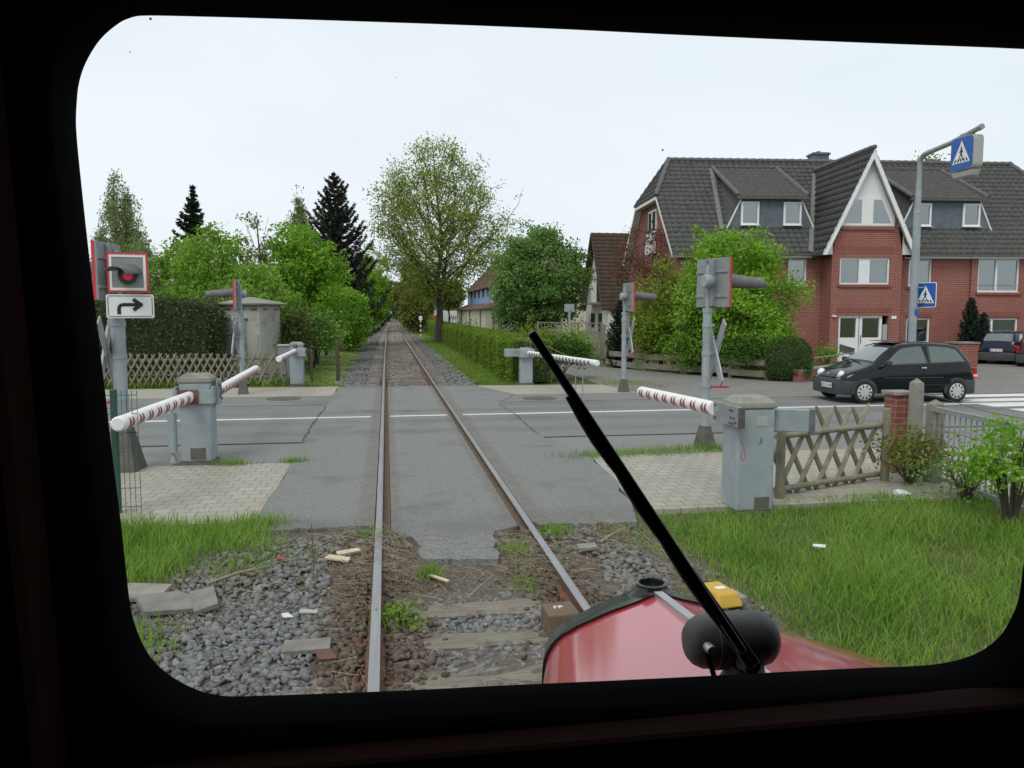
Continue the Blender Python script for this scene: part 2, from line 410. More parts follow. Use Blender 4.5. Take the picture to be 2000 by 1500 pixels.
M['lf_copper'] = leaf_mat('leaf_copper', (0.12, 0.05, 0.035), (0.24, 0.125, 0.08), 0.35)
M['lf_yellow'] = leaf_mat('leaf_yellow', (0.15, 0.22, 0.03), (0.3, 0.37, 0.06), 0.4)
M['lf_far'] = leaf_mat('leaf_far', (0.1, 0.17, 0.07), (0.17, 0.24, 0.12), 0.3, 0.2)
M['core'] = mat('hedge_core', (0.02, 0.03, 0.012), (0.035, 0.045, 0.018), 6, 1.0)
M['grass'] = leaf_mat('grass_blade', (0.11, 0.245, 0.032), (0.3, 0.44, 0.09), 0.42, 1.3)
M['grass2'] = leaf_mat('grass_dry', (0.2, 0.19, 0.085), (0.32, 0.28, 0.15), 0.3, 1.3)

# ------------------------------------------------------------------ mesh helpers
def frame_from(d, up=(0, 0, 1)):
    d = Vector(d).normalized()
    u = Vector(up)
    if abs(d.dot(u)) > 0.98:
        u = Vector((1, 0, 0))
    s = d.cross(u).normalized()
    return s, s.cross(d).normalized(), d

class MB:
    """Collects shapes; build() links them as ONE mesh object."""
    def __init__(s):
        s.v, s.f, s.m = [], [], []

    def add(s, vs, fs, mi=0):
        n = len(s.v)
        s.v.extend([tuple(p) for p in vs])
        s.f.extend([tuple(n + i for i in f) for f in fs])
        s.m.extend([mi] * len(fs))
        return s

    def box(s, c, d, rz=0.0, mi=0, mat3=None):
        h = [x / 2 for x in d]
        vs = [Vector((sx * h[0], sy * h[1], sz * h[2])) for sz in (-1, 1) for sx, sy in ((-1, -1), (1, -1), (1, 1), (-1, 1))]
        r = mat3 if mat3 is not None else Matrix.Rotation(rz, 3, 'Z')
        vs = [r @ p + Vector(c) for p in vs]
        return s.add(vs, [(3, 2, 1, 0), (4, 5, 6, 7), (0, 1, 5, 4), (1, 2, 6, 5), (2, 3, 7, 6), (3, 0, 4, 7)], mi)

    def frustum(s, c, d0, d1, h, mi=0, rz=0.0):
        vs = []
        for d, z in ((d0, 0), (d1, h)):
            for sx, sy in ((-1, -1), (1, -1), (1, 1), (-1, 1)):
                x, y = sx * d[0] / 2, sy * d[1] / 2
                vs.append((c[0] + x * cos(rz) - y * sin(rz), c[1] + x * sin(rz) + y * cos(rz), c[2] + z))
        return s.add(vs, [(3, 2, 1, 0), (4, 5, 6, 7), (0, 1, 5, 4), (1, 2, 6, 5), (2, 3, 7, 6), (3, 0, 4, 7)], mi)

    def bar(s, a, b, wd, th, up=(0, 0, 1), mi=0):
        a, b = Vector(a), Vector(b)
        x, z, y = frame_from(b - a, up)
        vs = []
        for p in (a, b):
            for i, j in ((-1, -1), (1, -1), (1, 1), (-1, 1)):
                vs.append(p + x * (i * wd / 2) + z * (j * th / 2))
        return s.add(vs, [(3, 2, 1, 0), (4, 5, 6, 7), (0, 1, 5, 4), (1, 2, 6, 5), (2, 3, 7, 6), (3, 0, 4, 7)], mi)

    def tube(s, pts, rad, n=8, mi=0, cap=True):
        pts = [Vector(p) for p in pts]
        if not hasattr(rad, '__len__'):
            rad = [rad] * len(pts)
        vs, fs = [], []
        px = None
        for i, p in enumerate(pts):
            d = (pts[min(i + 1, len(pts) - 1)] - pts[max(i - 1, 0)])
            x, z, _ = frame_from(d)
            if px is not None:
                dn = d.normalized()
                x = (px - dn * px.dot(dn))
                x = x.normalized() if x.length > 1e-6 else frame_from(d)[0]
                z = x.cross(dn)
            px = x
            for k in range(n):
                a = 2 * pi * k / n
                vs.append(p + (x * cos(a) + z * sin(a)) * rad[i])
        for i in range(len(pts) - 1):
            for k in range(n):
                k2 = (k + 1) % n
                fs.append((i * n + k, i * n + k2, (i + 1) * n + k2, (i + 1) * n + k))
        if cap:
            fs.append(tuple(range(n - 1, -1, -1)))
            fs.append(tuple((len(pts) - 1) * n + k for k in range(n)))
        return s.add(vs, fs, mi)

    def prism(s, poly, z0, z1, mi=0):
        n = len(poly)
        vs = [(x, y, z0) for x, y in poly] + [(x, y, z1) for x, y in poly]
        fs = [tuple(range(n - 1, -1, -1)), tuple(range(n, 2 * n))]
        fs += [(i, (i + 1) % n, n + (i + 1) % n, n + i) for i in range(n)]
        return s.add(vs, fs, mi)

    def slab(s, pts, nrm, th, mi=0):
        """A flat polygon pushed along nrm by th."""
        n = len(pts)
        nv = Vector(nrm).normalized() * th
        a = [Vector(p) for p in pts]
        vs = a + [p + nv for p in a]
        fs = [tuple(range(n - 1, -1, -1)), tuple(range(n, 2 * n))]
        fs += [(i, (i + 1) % n, n + (i + 1) % n, n + i) for i in range(n)]
        return s.add(vs, fs, mi)

    def lathe(s, prof, n=20, c=(0, 0, 0), axis='Z', mi=0):
        vs, fs = [], []
        for r, h in prof:
            for k in range(n):
                a = 2 * pi * k / n
                p = (r * cos(a), r * sin(a), h)
                if axis == 'X':
                    p = (p[2], p[0], p[1])
                elif axis == 'Y':
                    p = (p[1], p[2], p[0])
                vs.append((p[0] + c[0], p[1] + c[1], p[2] + c[2]))
        for i in range(len(prof) - 1):
            for k in range(n):
                k2 = (k + 1) % n
                fs.append((i * n + k, i * n + k2, (i + 1) * n + k2, (i + 1) * n + k))
        fs.append(tuple(range(n - 1, -1, -1)))
        fs.append(tuple((len(prof) - 1) * n + k for k in range(n)))
        return s.add(vs, fs, mi)

    def grid(s, P, mi=0):
        """P: rows x cols x 3 array."""
        nr, nc = len(P), len(P[0])
        vs = [p for r in P for p in r]
        fs = [(i * nc + j, i * nc + j + 1, (i + 1) * nc + j + 1, (i + 1) * nc + j) for i in range(nr - 1) for j in range(nc - 1)]
        return s.add(vs, fs, mi)

    def build(s, name, mats, parent=None, loc=None, rz=0.0, smooth=None, bevel=0.0, seg=2, recalc=True):
        me = bpy.data.meshes.new(name)
        me.from_pydata([tuple(v) for v in s.v], [], s.f)
        mats = mats if isinstance(mats, (list, tuple)) else [mats]
        for m in mats:
            me.materials.append(m)
        if len(mats) > 1:
            me.polygons.foreach_set('material_index', s.m)
        if recalc:
            bm = bmesh.new()
            bm.from_mesh(me)
            bmesh.ops.recalc_face_normals(bm, faces=bm.faces)
            bm.to_mesh(me)
            bm.free()
        if smooth is not None:
            me.polygons.foreach_set('use_smooth', [True] * len(me.polygons))
            me.set_sharp_from_angle(angle=radians(smooth))
        me.update()
        o = bpy.data.objects.new(name, me)
        COL.objects.link(o)
        if parent is not None:
            o.parent = parent
        if loc is not None:
            o.location = loc
        o.rotation_euler = (0, 0, rz)
        if bevel:
            b = o.modifiers.new('bevel', 'BEVEL')
            b.width = bevel
            b.segments = seg
            b.limit_method = 'ANGLE'
            b.angle_limit = radians(40)
        return o

def raw_mesh(name, V, F, mats, parent=None, smooth=False, mi=None):
    """Fast mesh from numpy arrays; F is (m, k) with one k."""
    V = np.asarray(V, dtype=np.float32).reshape(-1, 3)
    F = np.asarray(F, dtype=np.int32)
    me = bpy.data.meshes.new(name)
    me.vertices.add(len(V))
    me.vertices.foreach_set('co', V.ravel())
    k = F.shape[1]
    me.loops.add(F.size)
    me.loops.foreach_set('vertex_index', F.ravel())
    me.polygons.add(len(F))
    me.polygons.foreach_set('loop_start', np.arange(0, F.size, k, dtype=np.int32))
    me.polygons.foreach_set('loop_total', np.full(len(F), k, dtype=np.int32))
    mats = mats if isinstance(mats, (list, tuple)) else [mats]
    for m in mats:
        me.materials.append(m)
    if mi is not None:
        me.polygons.foreach_set('material_index', np.asarray(mi, dtype=np.int32))
    if smooth:
        me.polygons.foreach_set('use_smooth', np.ones(len(F), dtype=bool))
    me.update(calc_edges=True)
    me.validate()
    o = bpy.data.objects.new(name, me)
    COL.objects.link(o)
    if parent is not None:
        o.parent = parent
    return o

def thing(name, label, cat, loc=(0, 0, 0), rz=0.0, group=None):
    o = bpy.data.objects.new(name, None)
    o.empty_display_size = 0.2
    COL.objects.link(o)
    o.location = loc
    o.rotation_euler = (0, 0, rz)
    return tag(o, label, cat, group)

def tag(o, label=None, cat=None, group=None, kind=None):
    if label:
        o['label'] = label
    if cat:
        o['category'] = cat
    if group:
        o['group'] = group
    if kind:
        o['kind'] = kind
    return o

def text(name, body, size, m, parent, loc, rot, depth=0.001):
    cu = bpy.data.curves.new(name, 'FONT')
    cu.body = body
    cu.size = size
    cu.align_x = 'CENTER'
    cu.align_y = 'CENTER'
    cu.extrude = depth
    cu.materials.append(m)
    tmp = bpy.data.objects.new(name, cu)
    COL.objects.link(tmp)
    me = bpy.data.meshes.new_from_object(tmp.evaluated_get(bpy.context.evaluated_depsgraph_get()))
    bpy.data.objects.remove(tmp)
    me.materials.clear()
    me.materials.append(m)
    o = bpy.data.objects.new(name, me)
    COL.objects.link(o)
    o.parent = parent
    o.location = loc
    o.rotation_euler = rot
    return o

def leaf_quads(C, size, rng, up=0.35, aspect=0.6, dirs=None, jitter=0.35):
    """C: (n,3) leaf centres -> diamond leaves as (n,4,3)."""
    n = len(C)
    nrm = rng.normal(size=(n, 3))
    nrm[:, 2] += up * 2
    nrm /= np.linalg.norm(nrm, axis=1, keepdims=True)
    if dirs is None:
        d = rng.normal(size=(n, 3))
    else:
        d = dirs + rng.normal(size=(n, 3)) * jitter
    d -= nrm * np.sum(d * nrm, axis=1, keepdims=True)
    d /= np.linalg.norm(d, axis=1, keepdims=True) + 1e-9
    s = np.cross(nrm, d)
    sz = size * (0.6 + 0.8 * rng.random((n, 1)))
    a = d * sz * 0.5
    b = s * sz * 0.5 * aspect
    return np.stack([C - a, C + b, C + a, C - b], axis=1)

def quads_obj(name, Q, m, parent=None):
    n = len(Q)
    return raw_mesh(name, Q.reshape(-1, 3), np.arange(n * 4).reshape(n, 4), m, parent)

# ------------------------------------------------------------------ plants
PROFILE = {
    'birch': lambda t: np.clip(1.05 - 1.1 * t, 0, 1) * (0.75 + 0.5 * np.sin(t * 14) ** 2) * np.clip(t * 5 + 0.3, 0, 1) + 0.1 * (t < 0.97),
    'egg': lambda t: np.sin(np.pi * np.clip(t, 0, 1) ** 0.8) ** 0.7,
    'round': lambda t: np.sqrt(np.clip(1 - (2 * t - 1) ** 2, 0, 1)),
    'dome': lambda t: np.sqrt(np.clip(1 - t ** 2.2, 0, 1)) * (0.75 + 0.25 * np.clip(t * 5, 0, 1)),
    'column': lambda t: np.clip(np.minimum(t * 6, 1), 0, 1) * np.clip((1 - t) * 2.6, 0, 1) ** 0.6,
    'cone': lambda t: (1 - t) ** 0.85,
}

def tree(name, label, loc, height, rad, base, trunk_r, nclus, nleaf, lsize, leaf, seed, prof='egg', sigma=0.35,
         rise=0.9, hang=0.0, bark='bark', group=None, ry=None, limb=1.0, top_lean=(0, 0), core=0.3, bare=0, cat='tree', up=0.35, nlimb=14, sprays=0.3):
    """Tapered trunk with limbs (part 'trunk') and a leafy crown (part 'crown') that thins to the outside."""
    rng = np.random.default_rng(seed)
    root = thing(name, label, cat, loc, 0.0, group)
    ry = ry or rad
    H = height
    tb = MB()
    npt = 7
    wob = rng.normal(size=(npt, 2)) * 0.012 * H
    wob[0] = 0
    tp = [Vector((wob[i, 0] + top_lean[0] * (i / (npt - 1)) ** 1.5, wob[i, 1] + top_lean[1] * (i / (npt - 1)) ** 1.5, H * 0.93 * i / (npt - 1))) for i in range(npt)]
    tr = [trunk_r * (1.35 if i == 0 else 1 - 0.93 * (i / (npt - 1)) ** 0.9) + 0.008 for i in range(npt)]
    tb.tube(tp, tr, 9)
    def trunk_at(z):
        f = max(0.0, min(0.999, z / (H * 0.93))) * (npt - 1)
        i = int(f)
        return tp[i].lerp(tp[i + 1], f - i), tr[i] + (tr[i + 1] - tr[i]) * (f - i)
    lob = rng.random((6, 3))
    leaves = []
    def env(t, a):
        rr = PROFILE[prof](np.array([t]))[0]
        return rr * (1 + 0.17 * sin(3 * a + lob[0, 0] * 6 + t * 6) + 0.13 * sin(5 * a - t * 11 + lob[1, 0] * 6))
    # main limbs, rising out of the trunk and forking once
    LP = [np.array([[p.x, p.y, p.z] for p in tp if p.z > base * 0.8])]
    nl = nlimb
    for i in range(nl):
        f = (i + 0.5) / nl
        a = i * 2.4 + rng.random() * 0.7
        zs = base * 0.75 + 0.1 + f * (H * 0.72 - base * 0.75)
        s, sr = trunk_at(zs)
        reach = 0.85
        te = min(0.97, (zs + rise * rad * (1 - 0.5 * f) - base) / (H - base))
        te = max(te, 0.12)
        q = env(te, a) * reach
        end = Vector((cos(a) * rad * q, sin(a) * ry * q, base + te * (H - base)))
        end.x += top_lean[0] * te ** 1.5
        end.y += top_lean[1] * te ** 1.5
        mid = s.lerp(end, 0.45) + Vector(rng.normal(size=3)) * 0.05 * rad - Vector((0, 0, 0.05 * rad))
        br = min(sr * 0.62, trunk_r * 0.42 * limb * (1 - 0.55 * f))
        tb.tube([s, s.lerp(mid, 0.5), mid, mid.lerp(end, 0.55), end], [br, br * 0.82, br * 0.6, br * 0.36, max(br * 0.1, 0.005)], 6, cap=False)
        a2 = a + rng.choice([-1, 1]) * (0.45 + 0.3 * rng.random())
        q2 = env(min(te + 0.08, 0.95), a2) * 0.8
        e2 = Vector((cos(a2) * rad * q2, sin(a2) * ry * q2, base + min(te + 0.1, 0.95) * (H - base)))
        m2 = mid.lerp(e2, 0.5)
        tb.tube([mid, m2, e2], [br * 0.5, br * 0.32, max(br * 0.08, 0.004)], 5, cap=False)
        for u, v in ((s, mid), (mid, end), (mid, e2)):
            tt = np.linspace(0.2, 1, 6)[:, None]
            LP.append(np.array(u)[None] * (1 - tt) + np.array(v)[None] * tt)
    LP = np.concatenate(LP)
    for c in range(nclus):
        for _ in range(12):
            t = rng.random() * 0.99
            if rng.random() < PROFILE[prof](np.array([t]))[0] ** 1.3 + 0.05:
                break
        z = base + t * (H - base)
        a = rng.random() * 2 * pi
        spray = rng.random() < sprays
        q = (core + (1 - core) * math.sqrt(rng.random())) * env(t, a)
        if spray:
            q = env(t, a) * (1.0 + 0.22 * rng.random())
            z += rad * (0.05 + 0.22 * rng.random()) * (0.4 + t)
        tip = np.array([cos(a) * rad * q + top_lean[0] * (z / H) ** 1.5, sin(a) * ry * q + top_lean[1] * (z / H) ** 1.5, z])
        dd = np.linalg.norm(LP - tip, axis=1) + 0.6 * np.clip(LP[:, 2] - tip[2] + 0.1 * rad, 0, 9)
        st = LP[np.argmin(dd)]
        ml = st * 0.5 + tip * 0.5 + rng.normal(size=3) * 0.04 * rad
        br = trunk_r * 0.075 * limb + 0.004
        tb.tube([Vector(st), Vector(ml), Vector(tip)], [br, br * 0.6, br * 0.2], 4, cap=False)
        if rng.random() < bare:
            continue
        cs = sigma * (0.7 + 0.6 * rng.random())
        k = int(nleaf * (0.6 + 0.8 * rng.random()))
        P = np.clip(rng.normal(size=(k, 3)), -1.7, 1.7) * cs * np.array([1, 1, 0.75])
        if hang:
            drop = rng.random((k, 1)) ** 0.8 * hang * (0.4 + 0.6 * rng.random())
            P = P * np.array([0.6, 0.6, 0.5]) - np.concatenate([np.zeros((k, 2)), drop], axis=1)
        if spray:
            k = max(6, int(k * 0.4))
            ax = tip - st
            ax = ax / (np.linalg.norm(ax) + 1e-6)
            P = rng.normal(size=(k, 3)) * cs * 0.35 - ax[None] * (rng.random((k, 1)) * cs * 2.6)
        leaves.append(tip + P)
        m2 = int(k * 0.2)
        tt = rng.random((m2, 1))
        leaves.append(st * (1 - tt) + tip * tt + rng.normal(size=(m2, 3)) * cs * 0.5)
    tb.build('trunk', M[bark], root, smooth=60, recalc=False)
    C = np.concatenate(leaves)
    C[:, 2] = np.maximum(C[:, 2], 0.03)
    D = np.tile(np.array([[0, 0, -1.0]]), (len(C), 1)) if hang else None
    quads_obj('crown', leaf_quads(C, lsize, rng, up=0.1 if hang else up, dirs=D), M[leaf], root)
    return root

def conifer(name, label, loc, height, rad, base, levels, per, leaf, seed, needle=0.22, droop=0.35, tipup=0.25, power=0.85, top_open=0.0, group=None, ragged=0.35, dens=1.0):
    rng = np.random.default_rng(seed)
    root = thing(name, label, 'tree', loc, 0.0, group)
    tb = MB()
    tb.tube([(0, 0, 0), (0.02, 0, height * 0.4), (0, 0, height)], [height * 0.018, height * 0.011, 0.012], 8)
    pts, dr = [], []
    for lv in range(levels):
        t = lv / (levels - 1)
        z = base + (height - base) * t * 0.985
        L0 = rad * ((1 - t) ** power) + 0.06
        n = max(4, int(per * (0.5 + 0.5 * (1 - t))))
        for k in range(n):
            L = L0 * (1 - ragged + 2 * ragged * rng.random())
            a = 2 * pi * (k + rng.random() * 0.8) / n + lv * 1.3
            d = np.array([cos(a), sin(a), 0])
            seg = 6
            prev = np.array([0, 0, z])
            P = [prev]
            for i in range(1, seg + 1):
                s = i / seg
                p = np.array([0, 0, z]) + d * L * s + np.array([0, 0, -droop * L * sin(s * pi * 0.75) + tipup * L * s * s + top_open * L * s * t])
                P.append(p)
            tb.tube([Vector(p) for p in P[::2]], [0.022 * (1 - t) + 0.01, 0.014, 0.009, 0.004][:len(P[::2])], 4, cap=False)
            m = int((14 + 46 * L) * dens)
            s = rng.random(m) ** 0.8 * seg * 0.999
            i = s.astype(int)
            PA = np.array(P)
            f = (s - i)[:, None]
            c = PA[i] * (1 - f) + PA[i + 1] * f
            side = np.cross(d, [0, 0, 1])
            wd = (0.32 * L * (1 - s / seg * 0.75))[:, None] * (rng.random((m, 1)) - 0.5)
            c = c + side * wd + np.concatenate([np.zeros((m, 2)), -np.abs(rng.normal(size=(m, 1))) * 0.07 * (0.6 + L * 0.3)], axis=1)
            pts.append(c)
            dv = d[None] * 0.8 + side[None] * np.sign(wd) * 0.7 + np.array([[0, 0, -0.35]])
            dr.append(np.broadcast_to(dv, (m, 3)))
    tb.build('trunk', M['bark'], root, smooth=60, recalc=False)
    C, D = np.concatenate(pts), np.concatenate(dr)
    quads_obj('crown', leaf_quads(C, needle, rng, up=0.5, aspect=0.33, dirs=D, jitter=0.25), M[leaf], root)
    return root

def leafy_box(name, label, poly, z0, z1, dens, lsize, leaf, seed, rough=0.06, round_top=0.0, cat='hedge', group=None, dens_fn=None):
    """A clipped hedge over a ground strip: poly is a list of (xl, y, xr) stations; leaves cover its faces."""
    rng = np.random.default_rng(seed)
    b = MB()
    q = 0.06
    P = []
    for (xl, y, xr) in poly:
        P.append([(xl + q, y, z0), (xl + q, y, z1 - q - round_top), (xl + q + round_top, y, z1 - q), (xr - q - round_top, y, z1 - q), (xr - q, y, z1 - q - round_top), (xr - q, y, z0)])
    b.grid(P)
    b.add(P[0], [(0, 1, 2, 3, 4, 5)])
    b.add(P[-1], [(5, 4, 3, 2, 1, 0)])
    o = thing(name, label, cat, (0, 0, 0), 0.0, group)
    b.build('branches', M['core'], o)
    C = []
    for (a, c) in zip(poly[:-1], poly[1:]):
        ln = math.hypot(c[1] - a[1], c[0] - a[0])
        dn = dens * (dens_fn(0.5 * (a[1] + c[1])) if dens_fn else 1)
        for face in ('l', 'r', 't'):
            wd = (a[2] - a[0]) if face == 't' else (z1 - z0)
            n = int(ln * wd * dn)
            s = rng.random(n)
            y = a[1] + (c[1] - a[1]) * s
            xl = a[0] + (c[0] - a[0]) * s
            xr = a[2] + (c[2] - a[2]) * s
            u = rng.random(n)
            bulge = 0.05 * np.sin(y * 1.7) + 0.04 * np.sin(y * 4.1 + 1)
            if face == 't':
                x = xl + (xr - xl) * u
                z = np.full(n, z1) + 0.03 * np.sin(y * 2.3 + x) - round_top * np.clip(np.abs(u - 0.5) * 2 - 0.6, 0, 1) * 2
            else:
                z = z0 + (z1 - z0) * u
                k = round_top * np.clip((u - 0.8) * 5, 0, 1) ** 2
                x = (xl - bulge + k) if face == 'l' else (xr + bulge - k)
            C.append(np.stack([x, y, z], 1) + rng.normal(size=(n, 3)) * rough)
    for e in (poly[0], poly[-1]):
        n = int((e[2] - e[0]) * (z1 - z0) * dens * (dens_fn(e[1]) if dens_fn else 1))
        C.append(np.stack([e[0] + (e[2] - e[0]) * rng.random(n), np.full(n, e[1]), z0 + (z1 - z0) * rng.random(n)], 1) + rng.normal(size=(n, 3)) * rough)
    C = np.concatenate(C)
    C[:, 2] = np.maximum(C[:, 2], 0.02)
    quads_obj('leaves', leaf_quads(C, lsize, rng), M[leaf], o)
    return o

def shrub(name, label, loc, r, h, n, lsize, leaf, seed, stems=9, cat='bush', group=None, squash=0.0, sigma=0.12, ry=None):
    rng = np.random.default_rng(seed)
    root = thing(name, label, cat, loc, 0, group)
    tb = MB()
    C = []
    ry = ry or r
    for k in range(stems):
        a = 2 * pi * k / stems + rng.random()
        q = 0.35 + 0.65 * rng.random()
        tip = Vector((cos(a) * r * q * 0.9, sin(a) * ry * q * 0.9, h * (0.45 + 0.5 * rng.random())))
        mid = tip * 0.5 + Vector((0, 0, 0.12 * h))
        tb.tube([(cos(a) * 0.04, sin(a) * 0.04, 0), mid, tip], [0.018, 0.012, 0.004], 5, cap=False)
        m = int(n / stems * 0.25)
        t = rng.random((m, 1))
        C.append(np.array(mid) * (1 - t) + np.array(tip) * t + rng.normal(size=(m, 3)) * sigma)
    m = int(n * 0.75)
    nb = 26
    bl = rng.normal(size=(nb, 3))
    bl /= np.linalg.norm(bl, axis=1, keepdims=True)
    bl[:, 2] = np.abs(bl[:, 2]) * 1.0 - 0.1
    bc = bl * np.array([r, ry, h * 0.52]) * (0.65 + 0.35 * rng.random((nb, 1))) + np.array([0, 0, h * 0.45])
    idx = rng.integers(0, nb, m)
    C.append(bc[idx] + rng.normal(size=(m, 3)) * sigma * np.array([1.3, 1.3, 1.1]))
    tb.build('stems', M['bark'], root, smooth=60, recalc=False)
    C = np.concatenate(C)
    C[:, 2] = np.maximum(C[:, 2], 0.02)
    quads_obj('leaves', leaf_quads(C, lsize, rng), M[leaf], root)
    return root

def blades(name, P, hgt, m, seed, width=0.006, lean=0.5):
    """Grass blades standing at the points P (n,3) as tapering strips."""
    rng = np.random.default_rng(seed)
    n = len(P)
    h = hgt * (0.5 + 0.9 * rng.random(n)) if np.isscalar(hgt) else hgt * (0.5 + 0.9 * rng.random(n))
    a = rng.random(n) * 2 * pi
    ln = lean * (0.2 + 0.8 * rng.random(n)) * h
    dx, dy = np.cos(a) * ln, np.sin(a) * ln
    b = a + pi / 2 + rng.normal(size=n) * 0.5
    wx, wy = np.cos(b) * width, np.sin(b) * width
    z0 = np.zeros(n)
    L0 = np.stack([-wx, -wy, z0], 1)
    M0 = np.stack([dx * 0.35, dy * 0.35, h * 0.6], 1)
    T0 = np.stack([dx, dy, h * 0.95], 1)
    W = np.stack([wx, wy, z0], 1)
    V = np.stack([P + L0, P - L0, P + M0 + W * 0.75, P + M0 - W * 0.75, P + T0 + W * 0.12, P + T0 - W * 0.12], 1)
    i = np.arange(n)[:, None] * 6
    F = np.concatenate([i + np.array([[0, 1, 2, 3]]), i + np.array([[3, 2, 4, 5]])], 1).reshape(-1, 4)
    return raw_mesh(name, V.reshape(-1, 3), F, m)

# ================================================================== SETTING
def smooth(a, b, x):
    t = np.clip((x - a) / (b - a), 0, 1)
    return t * t * (3 - 2 * t)

def ground_z(x, y):
    x, y = np.asarray(x, float), np.asarray(y, float)
    near = 1 - smooth(8.25, 8.7, y)
    ramp = 0.105 * smooth(6.1, 6.8, y) * near * (1 - smooth(2.0, 2.8, x)) * smooth(-2.2, -1.4, x)
    bank = smooth(2.0, 3.2, x) + smooth(-1.5, -2.6, -np.abs(x) * np.sign(-x)) * (x < 0)
    z = -0.06 - 0.10 * near + near * 0.09 * np.clip(bank, 0, 1)
    beyond = smooth(23.2, 23.8, y) * (1 - smooth(2.2, 3.4, np.abs(x - 0.65)))
    z = z - 0.09 * beyond + ramp
    z = z + 0.018 * np.sin(x * 2.3 + y * 1.1) * np.sin(y * 1.9 - x * 0.7) * np.clip(near + smooth(24, 25, y), 0, 1)
    return z

xs = np.concatenate([[-900, -300, -120, -60, -30], np.arange(-14, 16.01, 0.4), [18, 22, 30, 45, 80, 200, 900]])
ys = np.concatenate([[-400, -60, -10], np.arange(-2, 8.01, 0.4), np.arange(8.2, 9.01, 0.1), np.arange(9.4, 40, 0.6), np.arange(41, 130, 4.0), [160, 220, 400, 1500]])
gx, gy = np.meshgrid(xs, ys)
gz = ground_z(gx, gy)
gb = MB()
nc = len(xs)
idx = np.arange(gx.size).reshape(gx.shape)
F = np.stack([idx[:-1, :-1], idx[:-1, 1:], idx[1:, 1:], idx[1:, :-1]], -1).reshape(-1, 4)
cx = (gx[:-1, :-1] + gx[1:, 1:]).ravel() / 2
cy = (gy[:-1, :-1] + gy[1:, 1:]).ravel() / 2
mi = np.zeros(len(F), int)
mi[(np.abs(cx - 0.65) < 2.6) & (cy < 8.4)] = 1
mi[(cx < -0.6) & (cx > -1.9) & (cy < 7)] = 1
mi[(np.abs(cx - 0.65) < 2.0) & (cy > 23)] = 1
mi[(cy < 8.4) & (cx > 2.9)] = 0
mi[(cx < -1.2) & (cx > -4) & (cy > 23.2) & (cy < 70)] = 3
mi[(cx > 2.6) & (cx < 4.2) & (cy > 23.2) & (cy < 80)] = 3
mi[(cy > 8.4) & (cy < 23.2)] = 2
g = raw_mesh('ground', np.stack([gx, gy, gz], -1).reshape(-1, 3), F, [M['turf'], M['gravelground'], M['soil'], M['lawn']], smooth=True, mi=mi)
tag(g, kind='structure')

def sheet(name, poly, z, m, th=0.14, bevel=0.0):
    o = MB().prism(poly, z - th, z).build(name, m)
    return tag(o, kind='structure')

RX0, RX1 = -0.10, 1.40          # rail centres
# road either side of the crossing patch, and the patch itself round the rails
sheet('road', [(-80, 13.42), (-1.3, 13.42), (-1.3, 18.82), (-80, 18.82)], -0.016, M['asphalt'])
sheet('road', [(2.5, 13.36), (90, 13.36), (90, 18.75), (2.5, 18.75)], -0.016, M['asphalt'])
def wav(x0, y0, x1, y1, n, amp, seed):
    r = np.random.default_rng(seed)
    return [(x0 + (x1 - x0) * i / n + r.normal() * amp * (0 < i < n), y0 + (y1 - y0) * i / n + r.normal() * amp * (0 < i < n)) for i in range(n + 1)]
left = wav(-0.145, 7.98, -1.33, 7.95, 26, 0.018, 1) + wav(-1.36, 8.35, -1.4, 23.3, 14, 0.02, 2) + [(-0.145, 23.3)]
sheet('crossing_asphalt', left, -0.010, M['asphalt2'])
midp = [(0.02, 23.25), (0.02, 7.75)] + wav(0.08, 7.62, 0.22, 7.5, 3, 0.02, 3) + wav(0.26, 7.3, 0.27, 6.9, 3, 0.015, 4) + wav(0.3, 6.8, 0.93, 6.7, 16, 0.012, 5) + wav(0.97, 6.9, 0.98, 7.4, 3, 0.015, 6) + wav(1.02, 7.6, 1.28, 7.75, 3, 0.02, 7) + [(1.28, 23.25)]
sheet('crossing_asphalt', midp[::-1], -0.010, M['asphalt2'])
right = [(1.445, 23.2), (1.445, 7.9)] + wav(1.5, 7.75, 2.5, 7.7, 26, 0.018, 8) + wav(2.72, 8.6, 3.02, 11.4, 6, 0.03, 9) + wav(2.95, 11.8, 2.62, 13.3, 4, 0.03, 10) + [(2.6, 13.4), (2.62, 18.8), (2.9, 19.4), (3.3, 20.6), (2.7, 22.6), (2.55, 23.2)]
sheet('crossing_asphalt', right[::-1], -0.010, M['asphalt2'])
# pavements
sheet('pavement', [(-40, 8.5), (-1.34, 8.35), (-1.36, 11.62), (-40, 11.62)], -0.020, M['pavers'])
sheet('pavement', [(2.7, 8.2), (40, 8.2), (40, 11.45), (3.0, 11.45)], -0.020, M['pavers'])
sheet('path', [(-40, 11.62), (-1.37, 11.62), (-1.33, 13.4), (-40, 13.4)], -0.024, M['asphalt3'])
sheet('path', [(2.9, 11.45), (40, 11.45), (40, 13.34), (2.6, 13.34)], -0.024, M['asphalt3'])
sheet('path', [(-40, 18.84), (-1.36, 18.84), (-1.38, 20.95), (-40, 20.95)], -0.022, M['asphalt'])
sheet('pavement', [(-40, 20.96), (-1.39, 20.96), (-1.4, 23.5), (-40, 23.9)], -0.018, M['farpave'])
sheet('path', [(2.6, 18.78), (6.9, 18.78), (6.9, 20.5), (3.2, 20.5)], -0.022, M['asphalt'])
sheet('pavement', [(3.25, 20.52), (6.6, 20.52), (6.3, 23.0), (2.6, 23.25)], -0.018, M['farpave'])
